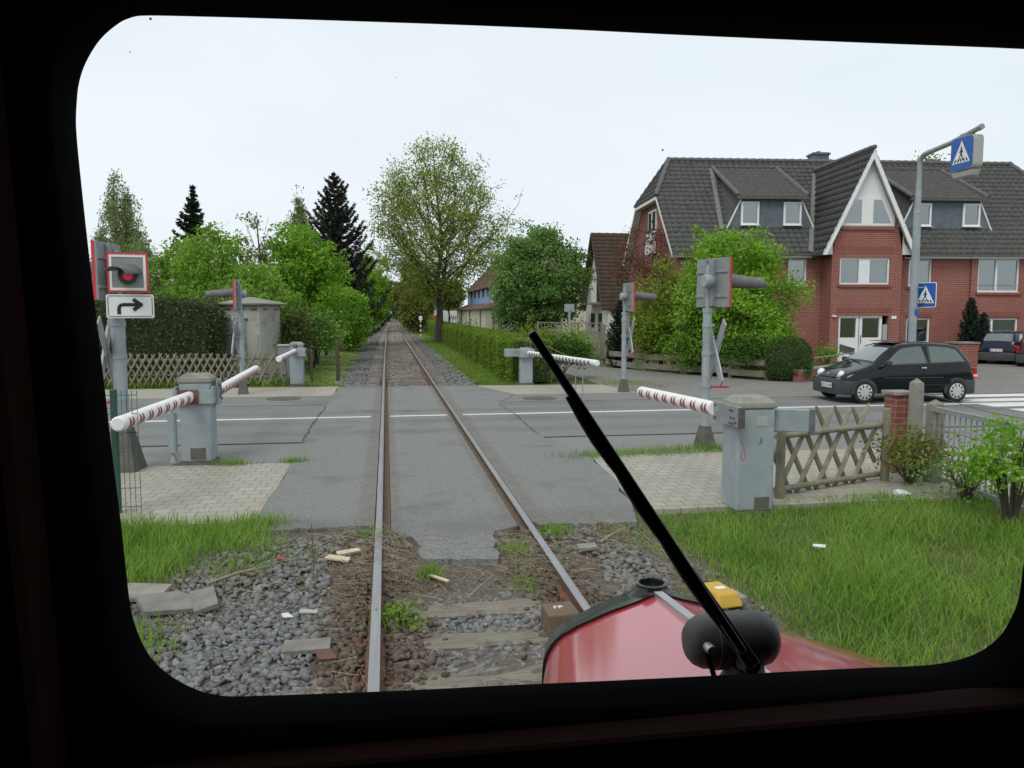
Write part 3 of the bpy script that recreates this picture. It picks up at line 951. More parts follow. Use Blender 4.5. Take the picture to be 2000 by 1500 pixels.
sheet('driveway', [(6.55, 20.5), (6.92, 18.77), (60, 18.77), (60, 29.5), (23, 29.9), (19.5, 28.9), (13.2, 23.1), (11.9, 23.4), (10.2, 26.7), (8.4, 30.6), (8.0, 34), (6.2, 34), (6.3, 23.0)], -0.026, M['cobble'])
# tar seams and gutters along the road edges
for nm, a, b, y in (('seam', -60, -1.42, 13.41), ('seam', 2.66, 60, 13.35), ('seam', -60, -1.45, 18.83), ('seam', 2.66, 60, 18.765)):
    r = np.random.default_rng(int(abs(a) + y))
    n = 60
    t = np.linspace(0, 1, n) ** (1.6)
    X = (b + (a - b) * t) if abs(b) < abs(a) else (a + (b - a) * t)
    lo = [(x, y - 0.035 + r.normal() * 0.006) for x in X]
    hi = [(x, y + 0.03 + r.normal() * 0.006) for x in X]
    o = MB().prism(lo + hi[::-1], -0.03, -0.0125).build('road_gutter', M['seam'])
    tag(o, kind='structure')
# white edge line: broken where the rails pass
for a, b in ((-60, -0.34), (0.06, 1.22), (1.55, 11.3), (11.3, 60)):
    ya, yb = 16.55, 16.55
    y0 = 16.47 + 0.006 * (max(a, -6) + 3)
    y1 = 16.47 + 0.02 * (min(b, 14) + 1)
    y0 = 16.47 + 0.02 * (max(a, -14) + 1)
    o = MB().prism([(a, y0 - 0.055), (b, y1 - 0.055), (b, y1 + 0.055), (a, y0 + 0.055)], -0.03, -0.006).build('road_marking', M['white_line'])
    tag(o, kind='structure')
# zebra stripes across the road by the lamp
for k, y in enumerate((15.4, 16.35, 17.35, 18.3)):
    o = MB().prism([(13.6, y - 0.25), (17.4, y - 0.25), (17.4, y + 0.25), (13.6, y + 0.25)], -0.03, -0.007).build('road_marking', M['white_line'])
    tag(o, kind='structure')

def crack(pts, seed, wd=0.007):
    r = np.random.default_rng(seed)
    P = []
    for (x0, y0), (x1, y1) in zip(pts[:-1], pts[1:]):
        n = max(4, int(math.hypot(x1 - x0, y1 - y0) / 0.09))
        for i in range(n):
            f = i / n
            P.append((x0 + (x1 - x0) * f + r.normal() * 0.018, y0 + (y1 - y0) * f + r.normal() * 0.018))
    V, F = [], []
    for i, (x, y) in enumerate(P):
        a, b = P[max(0, i - 1)], P[min(len(P) - 1, i + 1)]
        l = math.hypot(b[0] - a[0], b[1] - a[1]) + 1e-6
        q = wd * (0.4 + 0.9 * r.random()) * (0.2 if i in (0, len(P) - 1) else 1)
        V += [(x - (b[1] - a[1]) / l * q, y + (b[0] - a[0]) / l * q, -0.0055), (x + (b[1] - a[1]) / l * q, y - (b[0] - a[0]) / l * q, -0.0055)]
    F = [(2 * i, 2 * i + 1, 2 * i + 3, 2 * i + 2) for i in range(len(P) - 1)]
    tag(MB().add(V, F).build('road_crack', M['seam']), kind='structure')
crack([(-1.38, 13.4), (-1.42, 15.2), (-1.37, 18.6)], 4, 0.012)
crack([(2.6, 13.5), (2.64, 16.0), (2.58, 18.6)], 5, 0.012)
crack([(-12, 17.9), (-7, 17.7), (-1.5, 17.85)], 6, 0.008)

def manhole(x, y, r, label):
    t = thing('manhole_cover', label, 'manhole cover', (x, y, -0.012))
    MB().lathe([(r, -0.03), (r, 0.0), (r * 0.86, 0.0), (r * 0.86, -0.006)], 28).build('frame', M['bolt'], t, smooth=30)
    b = MB().lathe([(r * 0.85, -0.03), (r * 0.85, -0.001)], 28)
    for i in range(-4, 5):
        b.box((i * r * 0.17, 0, 0.0005), (r * 0.06, r * 1.4 * math.sqrt(max(0.05, 1 - (i * 0.19) ** 2)), 0.004))
    b.build('lid', M['foot'], t, smooth=30)
manhole(-2.55, 20.4, 0.42, 'round iron manhole cover in the asphalt near the wooden lattice fence')
manhole(3.75, 19.5, 0.42, 'round iron manhole cover beneath the far barrier arm with hanging rods')

# ================================================================== TRACK
def curve_x(y):
    return 0.45 * max(0.0, (y - 24) / 90) ** 2 if y < 140 else 0.45 * (116 / 90) ** 2 + (y - 140) * 0.013
YS = list(np.arange(0.6, 24.1, 1.3)) + list(np.arange(25, 60, 2.5)) + list(np.arange(62, 320, 9))
def rail(x0, label):
    t = thing('rail', label, 'rail', (x0, 0, 0), group='rails of the track')
    web, top = MB(), MB()
    def loft(b, sec, mi=0):
        P = [[(sx + curve_x(y), y, sz) for sx, sz in sec + sec[:1]] for y in YS]
        b.grid(P, mi)
        for e in (P[0], P[-1]):
            b.add(e[:-1], [tuple(range(len(sec)))])
    loft(web, [(-0.062, -0.148), (0.062, -0.148), (0.062, -0.136), (0.012, -0.118), (0.010, -0.045), (0.033, -0.036), (0.033, -0.008), (-0.033, -0.008), (-0.033, -0.036), (-0.010, -0.045), (-0.012, -0.118), (-0.062, -0.136)])
    loft(top, [(-0.0335, -0.0085), (0.0335, -0.0085), (0.0335, -0.003), (0.027, 0.0), (-0.027, 0.0), (-0.0335, -0.003)])
    web.build('rail_body', M['rust'], t, smooth=35)
    top.build('running_surface', M['railtop'], t, smooth=35)
    for y in SLY:
        if 3.9 < y < 7.6 or 23.4 < y < 27:
            for sx in (-0.1, 0.1):
                cl = MB()
                cl.box((sx + curve_x(y), y, -0.135), (0.075, 0.11, 0.022))
                cl.lathe([(0.014, -0.01), (0.014, 0.04), (0.006, 0.046)], 6, (sx * 1.05 + curve_x(y), y, -0.12))
                cl.build('rail_clamp', M['rust'], t)
SLY = [3.6, 4.2, 4.78, 5.36, 5.94, 6.5, 7.1]
y = 23.75
while y < 125:
    SLY.append(y)
    y += 0.6
rail(RX0, 'rail nearest the cab centre line, running straight away with a shiny grey top')
rail(RX1, 'rail that runs past the red hood, its top greyer and sides rusty')
M['sleeper_far'] = mat('sleeper_grey', (0.17, 0.15, 0.125), (0.3, 0.275, 0.24), 4, 0.9, bump=0.6, bscale=16, stretch=(0.6, 9, 9), c3=(0.12, 0.075, 0.05), scale3=1.6)
sb = []
for k in range(13):
    r = np.random.default_rng(40 + k)
    b = MB()
    n = 14
    P = []
    for i in range(n + 1):
        x = -1.3 + 2.6 * i / n
        j = r.normal(size=8) * 0.006
        wd = 0.125
        P.append([(x, -wd + j[0], -0.16), (x, -wd + j[1], 0.0 + j[2]), (x, -wd * 0.3, 0.006 + j[3]), (x, wd * 0.4, -0.002 + j[4]), (x, wd + j[5], 0.0 + j[6]), (x, wd + j[7], -0.16)])
    b.grid(P)
    b.add(P[0], [(0, 1, 2, 3, 4, 5)])
    b.add(P[-1], [(5, 4, 3, 2, 1, 0)])
    sb.append(b.build('sleeper', M['sleeper'] if k < 7 else M['sleeper_far'], smooth=30))
used = 0
for k, y in enumerate(SLY):
    if used < 13:
        o = sb[used]
    else:
        o = sb[7 + k % 6].copy()
        COL.objects.link(o)
    used += 1
    o.location = (0.65 + curve_x(y), y, -0.15)
    o.rotation_euler = (0, 0, random.gauss(0, 0.006))
    if y < 10:
        tag(o, 'worn wooden sleeper in the ballast on the near side of the road', 'sleeper', 'sleepers on the near side of the road')
    else:
        tag(o, 'grey wooden sleeper in the straight track beyond the road', 'sleeper', 'sleepers beyond the road')
# guard strips that line the flangeway through the asphalt
for x0, lab in ((RX0 + 0.105, 'thin rusty guard strip lining the groove beside the straight shiny rail'), (RX1 - 0.105, 'thin rusty guard strip lining the groove beside the rail that passes the hood')):
    b = MB()
    b.box((0, 15.4, -0.06), (0.014, 15.5, 0.1))
    b.bar((0, 7.66, -0.06), (0.05 if x0 < 0.5 else -0.05, 7.2, -0.07), 0.014, 0.1)
    b.box((-0.035 if x0 < 0.5 else 0.035, 15.2, -0.105), (0.07, 15.4, 0.03), mi=1)
    o = b.build('guard_strip', [M['rust'], M['rust_stone']], loc=(x0, 0, 0))
    tag(o, lab, 'guard rail')

# ballast stones
def stones(name, P, size, mats, seed, mi=None):
    rng = np.random.default_rng(seed)
    ph = (1 + 5 ** 0.5) / 2
    base = np.array([(-1, ph, 0), (1, ph, 0), (-1, -ph, 0), (1, -ph, 0), (0, -1, ph), (0, 1, ph), (0, -1, -ph), (0, 1, -ph), (ph, 0, -1), (ph, 0, 1), (-ph, 0, -1), (-ph, 0, 1)], float)
    base /= np.linalg.norm(base[0])
    fc = np.array([(0, 11, 5), (0, 5, 1), (0, 1, 7), (0, 7, 10), (0, 10, 11), (1, 5, 9), (5, 11, 4), (11, 10, 2), (10, 7, 6), (7, 1, 8), (3, 9, 4), (3, 4, 2), (3, 2, 6), (3, 6, 8), (3, 8, 9), (4, 9, 5), (2, 4, 11), (6, 2, 10), (8, 6, 7), (9, 8, 1)])
    n = len(P)
    V = base[None] * (0.55 + 0.8 * rng.random((n, 12, 1)))
    V = V * (0.5 + 0.85 * rng.random((n, 1, 3)))
    ax = rng.normal(size=(n, 3))
    ax /= np.linalg.norm(ax, axis=1, keepdims=True)
    an = rng.random(n) * 6.28
    K = np.zeros((n, 3, 3))
    K[:, 0, 1], K[:, 0, 2], K[:, 1, 0], K[:, 1, 2], K[:, 2, 0], K[:, 2, 1] = -ax[:, 2], ax[:, 1], ax[:, 2], -ax[:, 0], -ax[:, 1], ax[:, 0]
    Rm = np.eye(3)[None] + np.sin(an)[:, None, None] * K + (1 - np.cos(an))[:, None, None] * (K @ K)
    V = np.einsum('nij,nkj->nki', Rm, V)
    V[:, :, 2] *= 0.75
    s = size * (0.55 + 0.75 * rng.random((n, 1, 1)))
    V = V * s + P[:, None, :]
    F = (np.arange(n)[:, None, None] * 12 + fc[None]).reshape(-1, 3)
    m = None if mi is None else np.repeat(mi, 20)
    o = raw_mesh(name, V.reshape(-1, 3), F, mats, mi=m)
    return tag(o, kind='stuff')

def ramp_z(x, y):
    return ground_z(x, y) + 0.16
n = 22000
px = R.uniform(-2.6, 2.8, n)
py = R.uniform(2.6, 7.75, n)
keep = ~((np.abs(px - 0.65) < 1.15) & (np.min(np.abs(py[:, None] - np.array(SLY[:7])[None]), 1) < 0.1))
keep &= ~((px > 0.22) & (px < 1.0) & (py > 6.62))
keep &= (px > -2.0 + 0.25 * np.sin(py * 3)) | (py < 5.5)
keep &= ~((np.abs(px - RX0) < 0.06) | (np.abs(px - RX1) < 0.06))
keep &= ~((py > 6.7) & (R.random(n) < 0.55))
keep &= ~((px > 2.15 + 0.2 * np.sin(py * 2.2)) & (R.random(n) < 0.93))
px, py = px[keep], py[keep]
pz = ground_z(px, py) + 0.012 + R.random(len(px)) * 0.02 - 0.01
pz = np.where((np.abs(px - 0.65) < 1.15) & (py < 6.9), -0.185 + R.random(len(px)) * 0.03, pz)
mi = (((np.abs(px - RX0) < 0.33) | (np.abs(px - RX1) < 0.25)) & (R.random(len(px)) < 0.8)).astype(int)
stones('ballast_gravel', np.stack([px, py, pz], 1), 0.031, [M['stone'], M['rust_stone']], 3, mi)
n = 15000
py = 23.45 + 55 * R.random(n) ** 2.0
side = R.random(n)
px = 0.65 + np.where(side < 0.5, -1, 1) * R.uniform(0.85, 2.1 + 0.25 * np.sin(py * 2), n)
inner = R.random(n) < 0.25
px = np.where(inner, 0.65 + R.uniform(-0.7, 0.7, n), px)
keep = ~((np.abs(px - 0.65) < 1.3) & (np.abs(((py - 23.75 + 0.3) % 0.6) - 0.3) < 0.15))
px, py = px[keep], py[keep]
pz = np.where(np.abs(px - 0.65) < 1.35, -0.18, -0.14) + R.random(len(px)) * 0.03
stones('far_ballast_gravel', np.stack([px + np.array([curve_x(a) for a in py]), py, pz], 1), 0.042, [M['stone'], M['rust_stone']], 4, (np.abs(px - 0.65) < 0.7).astype(int))

n = 2600
py = R.uniform(3.4, 7.3, n)
off = R.choice([-1, 1], n) * (0.085 + np.abs(R.normal(size=n)) * 0.15)
px = np.where(R.random(n) < 0.68, RX0, RX1) + off
pz = -0.15 + 0.05 * np.exp(-np.abs(off) * 5) * R.random(n) + ramp_z(px, py) * 0.6
stones('rusty_gravel', np.stack([px, py, pz], 1), 0.028, [M['rust_stone']], 6)

M['leaf_dead'] = mat('dead_leaf', (0.13, 0.09, 0.055), (0.26, 0.2, 0.14), 3, 0.9, island=0.9)
# dead stalks and straw between the rails and by the grass
n = 1500
sx = np.concatenate([R.normal(RX0 - 0.25, 0.25, 500), R.normal(0.15, 0.25, 350), R.normal(1.15, 0.2, 300), R.normal(2.1, 0.35, 350)])
sy = np.concatenate([R.uniform(6.2, 7.9, 500), R.uniform(5.9, 7.6, 350), R.uniform(6.2, 7.7, 300), R.uniform(6.0, 7.7, 350)])
sx = np.concatenate([sx, R.normal(-1.75, 0.35, 600), R.uniform(-1.3, 2.5, 900)])
sy = np.concatenate([sy, R.uniform(5.6, 7.3, 600), R.uniform(4.5, 7.6, 900)])
n = len(sx)
a = R.random(n) * pi
ln = R.uniform(0.04, 0.2, n)
zz = ground_z(sx, sy) + 0.03 + R.random(n) * 0.035
dx, dy = np.cos(a) * ln / 2, np.sin(a) * ln / 2
tz = R.normal(size=n) * 0.02
wv = 0.0019
V = np.stack([np.stack([sx - dx - dy / ln * wv, sy - dy + dx / ln * wv, zz - tz], 1), np.stack([sx + dx - dy / ln * wv, sy + dy + dx / ln * wv, zz + tz], 1), np.stack([sx + dx + dy / ln * wv, sy + dy - dx / ln * wv, zz + tz + 0.002], 1), np.stack([sx - dx + dy / ln * wv, sy - dy - dx / ln * wv, zz - tz + 0.002], 1)], 1)
tag(quads_obj('straw_litter', V, M['straw']), kind='stuff')
n = 2600
px = np.concatenate([R.normal(-1.45, 0.3, 900), R.normal(0.1, 0.22, 400), R.normal(1.15, 0.12, 300), R.normal(2.15, 0.2, 1000)])
py = np.concatenate([R.uniform(5.7, 7.6, 900), R.uniform(6.3, 7.6, 400), R.uniform(6.4, 7.6, 300), R.uniform(4.0, 7.6, 1000)])
keep = ~((px > 0.25) & (px < 0.98) & (py > 6.65))
px, py = px[keep], py[keep]
tag(blades('dry_weeds', np.stack([px, py, ground_z(px, py) - 0.005], 1), 0.075, M['grass2'], 27, 0.0025, 1.3), kind='stuff')
n = 1500
px, py = R.uniform(-1.2, 2.3, n), R.uniform(6.25, 7.7, n)
keep = ~((px > 0.22) & (px < 1.0) & (py > 6.6)) & (np.abs(px - RX0) > 0.06) & (np.abs(px - RX1) > 0.06)
px, py = px[keep], py[keep]
C = np.stack([px, py, ground_z(px, py) + 0.012], 1)
tag(quads_obj('leaf_litter', leaf_quads(C, 0.035, R, up=1.5), M['leaf_dead']), kind='stuff')

# grass
def inside_noise(x, y, s, ph):
    return np.sin(x * 2.1 * s + ph) * np.sin(y * 1.7 * s - ph) + 0.6 * np.sin(x * 4.7 * s - y * 3.1 * s + ph * 2)
n = 70000
px = 2.0 + 7.2 * R.random(n)
py = 2.7 + 5.75 * R.random(n)
edge = 2.2 + 0.25 * np.sin(py * 2.2) + 0.12 * np.sin(py * 6.1) + 0.4 * (py < 4.5)
keep = (px > edge - 0.25 * R.random(n)) & ((py < 8.15) | (px > 4.4)) & (R.random(n) < np.clip((px - edge) * 1.6 + 0.25, 0, 1))
keep &= ~((np.abs(px - 3.92) < 0.24) & (np.abs(py - 8.2) < 0.24))
px, py = px[keep], py[keep]
nz = inside_noise(px, py, 0.9, 0.7)
hh = 0.125 + 0.05 * nz
hh = hh * np.where(py > 7.6, 0.75, 1) * np.clip((px - 2.1) * 0.9, 0.45, 1)
P = np.stack([px, py, ground_z(px, py) - 0.01], 1)
dry = R.random(len(px)) < (0.06 + 0.14 * (nz < -0.5) + 0.45 * (px < edge[keep] + 0.25))
tag(blades('grass', P[~dry], hh[~dry], M['grass'], 21, 0.004, 1.15), kind='stuff')
tag(blades('dry_grass', P[dry], hh[dry] * 1.2, M['grass2'], 22, 0.003, 1.0), kind='stuff')
n = 30000
px = -4.2 + 3.4 * R.random(n)
py = 3.6 + 5.0 * R.random(n)
lim = np.where(py > 7.35, -1.15 - 0.15 * np.sin(py * 9), -1.75 - 0.12 * np.sin(py * 5))
lim = np.where(py < 6.55, -1.95, lim)
lim = np.where(py < 5.9, -1.62 + 0.1 * np.sin(py * 6), lim)
lim = np.where(py < 5.1, -2.0, lim)
keep = (px < lim + 0.1 * R.normal(size=n)) & (py < 8.4 + 0.05 * R.normal(size=n)) & ~((py > 5.95) & (py < 6.55))
px, py = px[keep], py[keep]
hh = np.where(py > 7.6, 0.17, 0.14) + 0.03 * inside_noise(px, py, 1.1, 2.0)
P = np.stack([px, py, ground_z(px, py) - 0.01], 1)
tag(blades('grass', P, hh, M['grass'], 23, 0.0045, 0.8), kind='stuff')
# tufts by the rails and kerbs
T = []
for (x, y, r, k) in [(0.33, 6.55, 0.05, 160), (0.0, 5.7, 0.09, 150), (1.12, 6.95, 0.07, 130), (1.62, 7.55, 0.1, 220), (-1.35, 11.65, 0.13, 160), (-2.2, 11.6, 0.16, 200), (3.05, 11.45, 0.3, 260), (4.2, 11.6, 0.45, 420), (5.05, 11.75, 0.3, 420), (3.55, 11.5, 0.3, 180), (-1.05, 7.2, 0.22, 170), (-1.3, 6.9, 0.18, 160), (-0.2, 7.6, 0.1, 80), (1.1, 6.3, 0.08, 50), (4.05, 7.85, 0.3, 350), (7.4, 22.9, 0.5, 300), (6.9, 23.3, 0.4, 300)]:
    T.append(np.stack([R.normal(x, r, k), R.normal(y, r * 0.4 if 11 < y < 12 else r, k), np.full(k, float(ground_z(x, y)) if y < 8 else -0.03)], 1))
T = np.concatenate(T)
tag(blades('grass_tufts', T, 0.1, M['grass'], 24, 0.004, 0.8), kind='stuff')
# verges beyond the road
n = 32000
py = 23.4 + 60 * R.random(n) ** 1.8
lft = R.random(n) < 0.5
px = np.where(lft, -1.35 - 3.0 * R.random(n) * np.clip((py - 22) / 6, 0.25, 1), 2.75 + 1.6 * R.random(n))
keep = ~((px > -3.4) & (px < -1.3) & (py < 23.6))
px, py = px[keep], py[keep]
P = np.stack([px + np.array([curve_x(a) for a in py]), py, ground_z(px, py) - 0.005], 1)
tag(blades('verge_grass', P, np.where(px < 0, 0.045, 0.1), M['lf_hedge'], 25, 0.008, 0.8), kind='stuff')
n = 5000
px = R.uniform(-14, -2.8, n)
py = R.normal(24.6, 0.3, n)
tag(blades('fence_grass', np.stack([px, py, np.full(n, -0.06)], 1), 0.2, M['lf_hedge'], 26, 0.008, 0.8), kind='stuff')

# ================================================================== RAILBUS (the vehicle the picture is taken from)
bus = thing('railbus', 'dark cab of a railbus with a wide round-cornered windscreen and red engine hood', 'railbus', (0.65, 0.66, 0))
OFF = Vector((0.65, 0.66, 0))
def L(x, y, z):
    return (x - OFF.x, y - OFF.y, z - OFF.z)
# windscreen opening in the front wall, measured as (x, z) in metres
WO = [(-0.2148, 2.2499), (-0.2136, 2.2676), (-0.2113, 2.2817), (-0.2063, 2.2953), (-0.1961, 2.3115), (-0.1831, 2.3233), (-0.1755, 2.3272), (-0.1686, 2.329), (-0.1496, 2.33), (-0.0828, 2.3319), (-0.0172, 2.3334), (0.0584, 2.3349), (0.1371, 2.336), (0.2189, 2.3365), (0.3042, 2.3374), (0.416, 2.339), (0.534, 2.3408), (0.5584, 2.3395), (0.5726, 2.3334), (0.5814, 2.3224), (0.5847, 2.3034), (0.5848, 2.2735), (0.5821, 2.2127), (0.5779, 2.1423), (0.5733, 2.0616), (0.5685, 1.9794), (0.5645, 1.9144), (0.5619, 1.891), (0.5594, 1.8651), (0.5538, 1.8474), (0.542, 1.8291), (0.5237, 1.8165), (0.5011, 1.81), (0.4709, 1.8073), (0.4163, 1.8089), (0.3439, 1.8108), (0.2738, 1.8122), (0.1838, 1.8144), (0.0974, 1.8169), (0.0144, 1.8188), (-0.0456, 1.8209), (-0.1039, 1.8233), (-0.1287, 1.8252), (-0.1473, 1.8315), (-0.1655, 1.8435), (-0.179, 1.8582), (-0.1874, 1.8764), (-0.1924, 1.8977), (-0.1947, 1.9294), (-0.1973, 1.9724), (-0.2003, 2.011), (-0.2037, 2.0641), (-0.2073, 2.1163), (-0.2106, 2.1676), (-0.2133, 2.2144)]
def spline_loop(pts, k=4):
    o = []
    n = len(pts)
    for i in range(n):
        p0, p1, p2, p3 = (np.array(pts[(i + j) % n]) for j in (-1, 0, 1, 2))
        for q in range(k):
            t = q / k
            d1, d2 = np.linalg.norm(p2 - p1), 1
            m1, m2 = (p2 - p0) * 0.5, (p3 - p1) * 0.5
            m1 = m1 / (np.linalg.norm(m1) + 1e-9) * d1
            m2 = m2 / (np.linalg.norm(m2) + 1e-9) * d1
            o.append(tuple((2 * t ** 3 - 3 * t ** 2 + 1) * p1 + (t ** 3 - 2 * t ** 2 + t) * m1 + (-2 * t ** 3 + 3 * t ** 2) * p2 + (t ** 3 - t ** 2) * m2))
    return o
WO = [(float(x), float(z)) for x, z in spline_loop(WO)]
WC = (0.185, 2.07)
def ring(off):
    o = []
    n = len(WO)
    for i in range(n):
        a, b = WO[i - 1], WO[(i + 1) % n]
        dx, dz = b[0] - a[0], b[1] - a[1]
        l = math.hypot(dx, dz)
        o.append((WO[i][0] - dz / l * off, WO[i][1] + dx / l * off))
    return o
# front wall with the opening
fw_ = MB()
XA, XB, ZA, ZB = -0.72, 2.02, 0.62, 2.78
outer = []
r1 = ring(0.03)
for (x, z) in r1:
    dx, dz = x - WC[0], z - WC[1]
    t = min([k for k in (((XB if dx > 0 else XA) - WC[0]) / dx if abs(dx) > 1e-6 else 1e9, ((ZB if dz > 0 else ZA) - WC[1]) / dz if abs(dz) > 1e-6 else 1e9)])
    outer.append((WC[0] + dx * t, WC[1] + dz * t))
n = len(r1)
yi, yo = 0.585, 0.6215
vs = [L(x, yi, z) for x, z in r1] + [L(x, yi, z) for x, z in outer] + [L(x, yo, z) for x, z in r1] + [L(x, yo, z) for x, z in outer]
fs = []
for i in range(n):
    j = (i + 1) % n
    fs += [(i, j, n + j, n + i), (2 * n + j, 2 * n + i, 3 * n + i, 3 * n + j), (i, 2 * n + i, 2 * n + j, j)]
fw_.add(vs, fs)
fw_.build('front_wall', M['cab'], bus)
cab = MB()
cab.box(L(XA - 0.03, -1.05, 1.7), (0.06, 3.42, 2.2))
cab.box(L(XB + 0.03, -1.05, 1.7), (0.06, 3.42, 2.2))
cab.box(L(0.65, -2.79, 1.7), (2.86, 0.06, 2.2))
cab.box(L(0.65, -1.05, 2.8), (2.86, 3.4, 0.05))
cab.box(L(0.65, -1.05, 0.64), (2.74, 3.4, 0.06))
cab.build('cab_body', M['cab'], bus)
# rubber seal: a stepped profile round the opening
seal = MB()
prof = [(0.0, 0.62), (0.0, 0.576), (0.006, 0.570), (0.012, 0.573), (0.014, 0.58), (0.02, 0.575), (0.032, 0.574), (0.038, 0.5845)]
P = []
for off, yy in prof:
    rr = ring(off)
    P.append([L(x, yy, z) for x, z in rr + rr[:1]])
seal.grid(P)
rr = ring(0.0)
seal.build('window_seal', M['rubber'], bus, smooth=50)
# the pane: clear glass
gm = bpy.data.materials.new('clear_pane')
gm.use_nodes = True
gm.node_tree.nodes.clear()
go = gm.node_tree.nodes.new('ShaderNodeOutputMaterial')
gt = gm.node_tree.nodes.new('ShaderNodeBsdfTransparent')
gt.inputs['Color'].default_value = (0.985, 0.995, 0.99, 1)
gm.node_tree.links.new(gt.outputs['BSDF'], go.inputs['Surface'])
rr = ring(0.012)
pane = MB().slab([L(x, 0.612, z) for x, z in rr], (0, 1, 0), 0.005).build('window_pane', gm, bus)
for x, z, r in ((0.2172, 2.2475, 0.0008), (-0.176, 2.303, 0.0005), (0.4, 2.255, 0.0004), (-0.1615, 2.3265, 0.0009), (0.01, 2.294, 0.0003)):
    MB().lathe([(r, 0.0), (r * 0.8, 0.0006), (r * 0.2, 0.0009)], 9, L(x, 0.6175, z), axis='Y').build('dirt_speck', M['steel_dark'], pane)
# inner woodwork: sill ledge and side post
MB().box(L(0.35, 0.562, 1.787), (1.7, 0.044, 0.04)).build('window_sill', M['cabwood'], bus, bevel=0.006)
MB().bar(L(-0.232, 0.54, 1.3), L(-0.29, 0.54, 2.78), 0.07, 0.06, (0, 1, 0)).build('side_post', M['cabwood'], bus, bevel=0.012)
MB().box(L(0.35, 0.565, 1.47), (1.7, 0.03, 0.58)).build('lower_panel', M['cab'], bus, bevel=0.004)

# engine hood: sections from the nose to the cab (half width, crown height, shoulder height)
NY = 1.93                      # nose of the hood
def hood_half(y, s=1):
    return 0.265 + (0.43 if s > 0 else 0.24) * max(0.0, NY - y)
def hood_sec(y, grow=0.0):
    t = max(0.0, NY - y)
    zc = 1.412 + 0.09 * t + grow
    zs = 1.352 + 0.095 * t + grow
    pts = []
    r = 0.085
    for s in (-1, 1):
        h = hood_half(y, s) + grow
        half = [(s * h * 1.04, 0.66), (s * h * 1.02, 0.95), (s * h, zs - r * 1.35)]
        for k in range(1, 7):
            a = k / 7 * pi / 2
            half.append((s * (h - r + r * cos(a)), zs - r * 1.1 + r * 0.95 * sin(a) - 0.02 * (1 - k / 7)))
        half.append((s * (h - r), zs - 0.007))
        half += [(s * (h - r) * 0.6, zs + (zc - zs) * 0.42), (s * (h - r) * 0.25, zs + (zc - zs) * 0.78), (s * 0.016, zc)]
        pts.append(half)
    return [(0.656 + x, y, z) for x, z in pts[0] + pts[1][::-1]]
hb = MB()
hb.grid([[L(*p) for p in hood_sec(y)] for y in np.linspace(NY - 0.09, 0.628, 16)])
hb.build('engine_hood', M['hoodred'], bus, smooth=35)
rim = MB()
S = [hood_sec(NY + 0.015, -0.03), hood_sec(NY + 0.01, 0.0), hood_sec(NY, 0.006), hood_sec(NY - 0.09, 0.006), hood_sec(NY - 0.092, -0.004)]
rim.grid([[L(*p) for p in q] for q in S])
rim.add([L(*p) for p in S[0]], [tuple(range(len(S[0])))])
rim.build('radiator_shell', M['hoodblack'], bus, smooth=40)
ck = MB()
ck.lathe([(0.062, -0.014), (0.048, 0.0), (0.039, 0.012), (0.039, 0.02), (0.032, 0.022), (0.03, 0.004), (0.018, 0.0)], 28, L(0.656, NY - 0.035, 1.416))
ck.build('radiator_neck', M['hoodblack'], bus, smooth=50)
st = MB()
def zr(y):
    return 1.412 + 0.09 * (NY - y)
st.bar(L(0.656, NY - 0.085, zr(NY - 0.085) + 0.006), L(0.656, 0.64, zr(0.64) + 0.006), 0.022, 0.012)
st.build('hinge_strip', M['chrome'], bus)
# wiper motor, its cable, arm and blade
mo = MB()
MC = (0.3435, 0.745, 1.787)
prof = [(0.001, -0.0475), (0.016, -0.047), (0.022, -0.042), (0.026, -0.034), (0.027, -0.022), (0.0285, -0.021), (0.0285, 0.026), (0.026, 0.037), (0.02, 0.044), (0.012, 0.0475), (0.001, 0.048)]
mo.lathe(prof, 26, L(*MC), axis='X')
mo.tube([L(0.352, 0.738, 1.69), L(0.352, 0.733, 1.745), L(0.35, 0.72, 1.772)], [0.031, 0.025, 0.016], 14)
mot = mo.build('wiper_motor', M['motor'], bus, smooth=50)
cb = MB()
cb.tube([L(0.3085, 0.722, 1.79), L(0.3075, 0.716, 1.782), L(0.311, 0.712, 1.768), L(0.318, 0.71, 1.74), L(0.319, 0.708, 1.7)], 0.0026, 8)
cb.build('cable', M['rubber'], mot)
MB().lathe([(0.005, -0.006), (0.005, 0.006), (0.003, 0.01)], 12, L(0.3085, 0.716, 1.792), axis='Y').build('terminal', M['chrome'], mot)
ar = MB()
A0, A1 = Vector((0.3465, 0.700, 1.78)), Vector((0.224, 0.676, 1.945))
Bt, Bb = Vector((0.121, 0.6665, 2.1035)), Vector((0.319, 0.6665, 1.81))
ar.tube([L(0.345, 0.715, 1.778), L(0.346, 0.699, 1.778)], [0.011, 0.0085], 12)
ar.bar(L(*A0), L(*A0.lerp(A1, 0.62)), 0.0135, 0.006, (0, 1, 0))
ar.bar(L(*A0.lerp(A1, 0.6)), L(*A1), 0.0092, 0.005, (0, 1, 0))
arm = ar.build('wiper_arm', M['black'], bus, bevel=0.0015)
bl = MB()
bl.bar(L(*Bt), L(*Bb), 0.0078, 0.008, (0, 1, 0))
d = (Bb - Bt).normalized()
perp = Vector((d.z, 0, -d.x))
if perp.x > 0:
    perp = -perp
fb = MB()
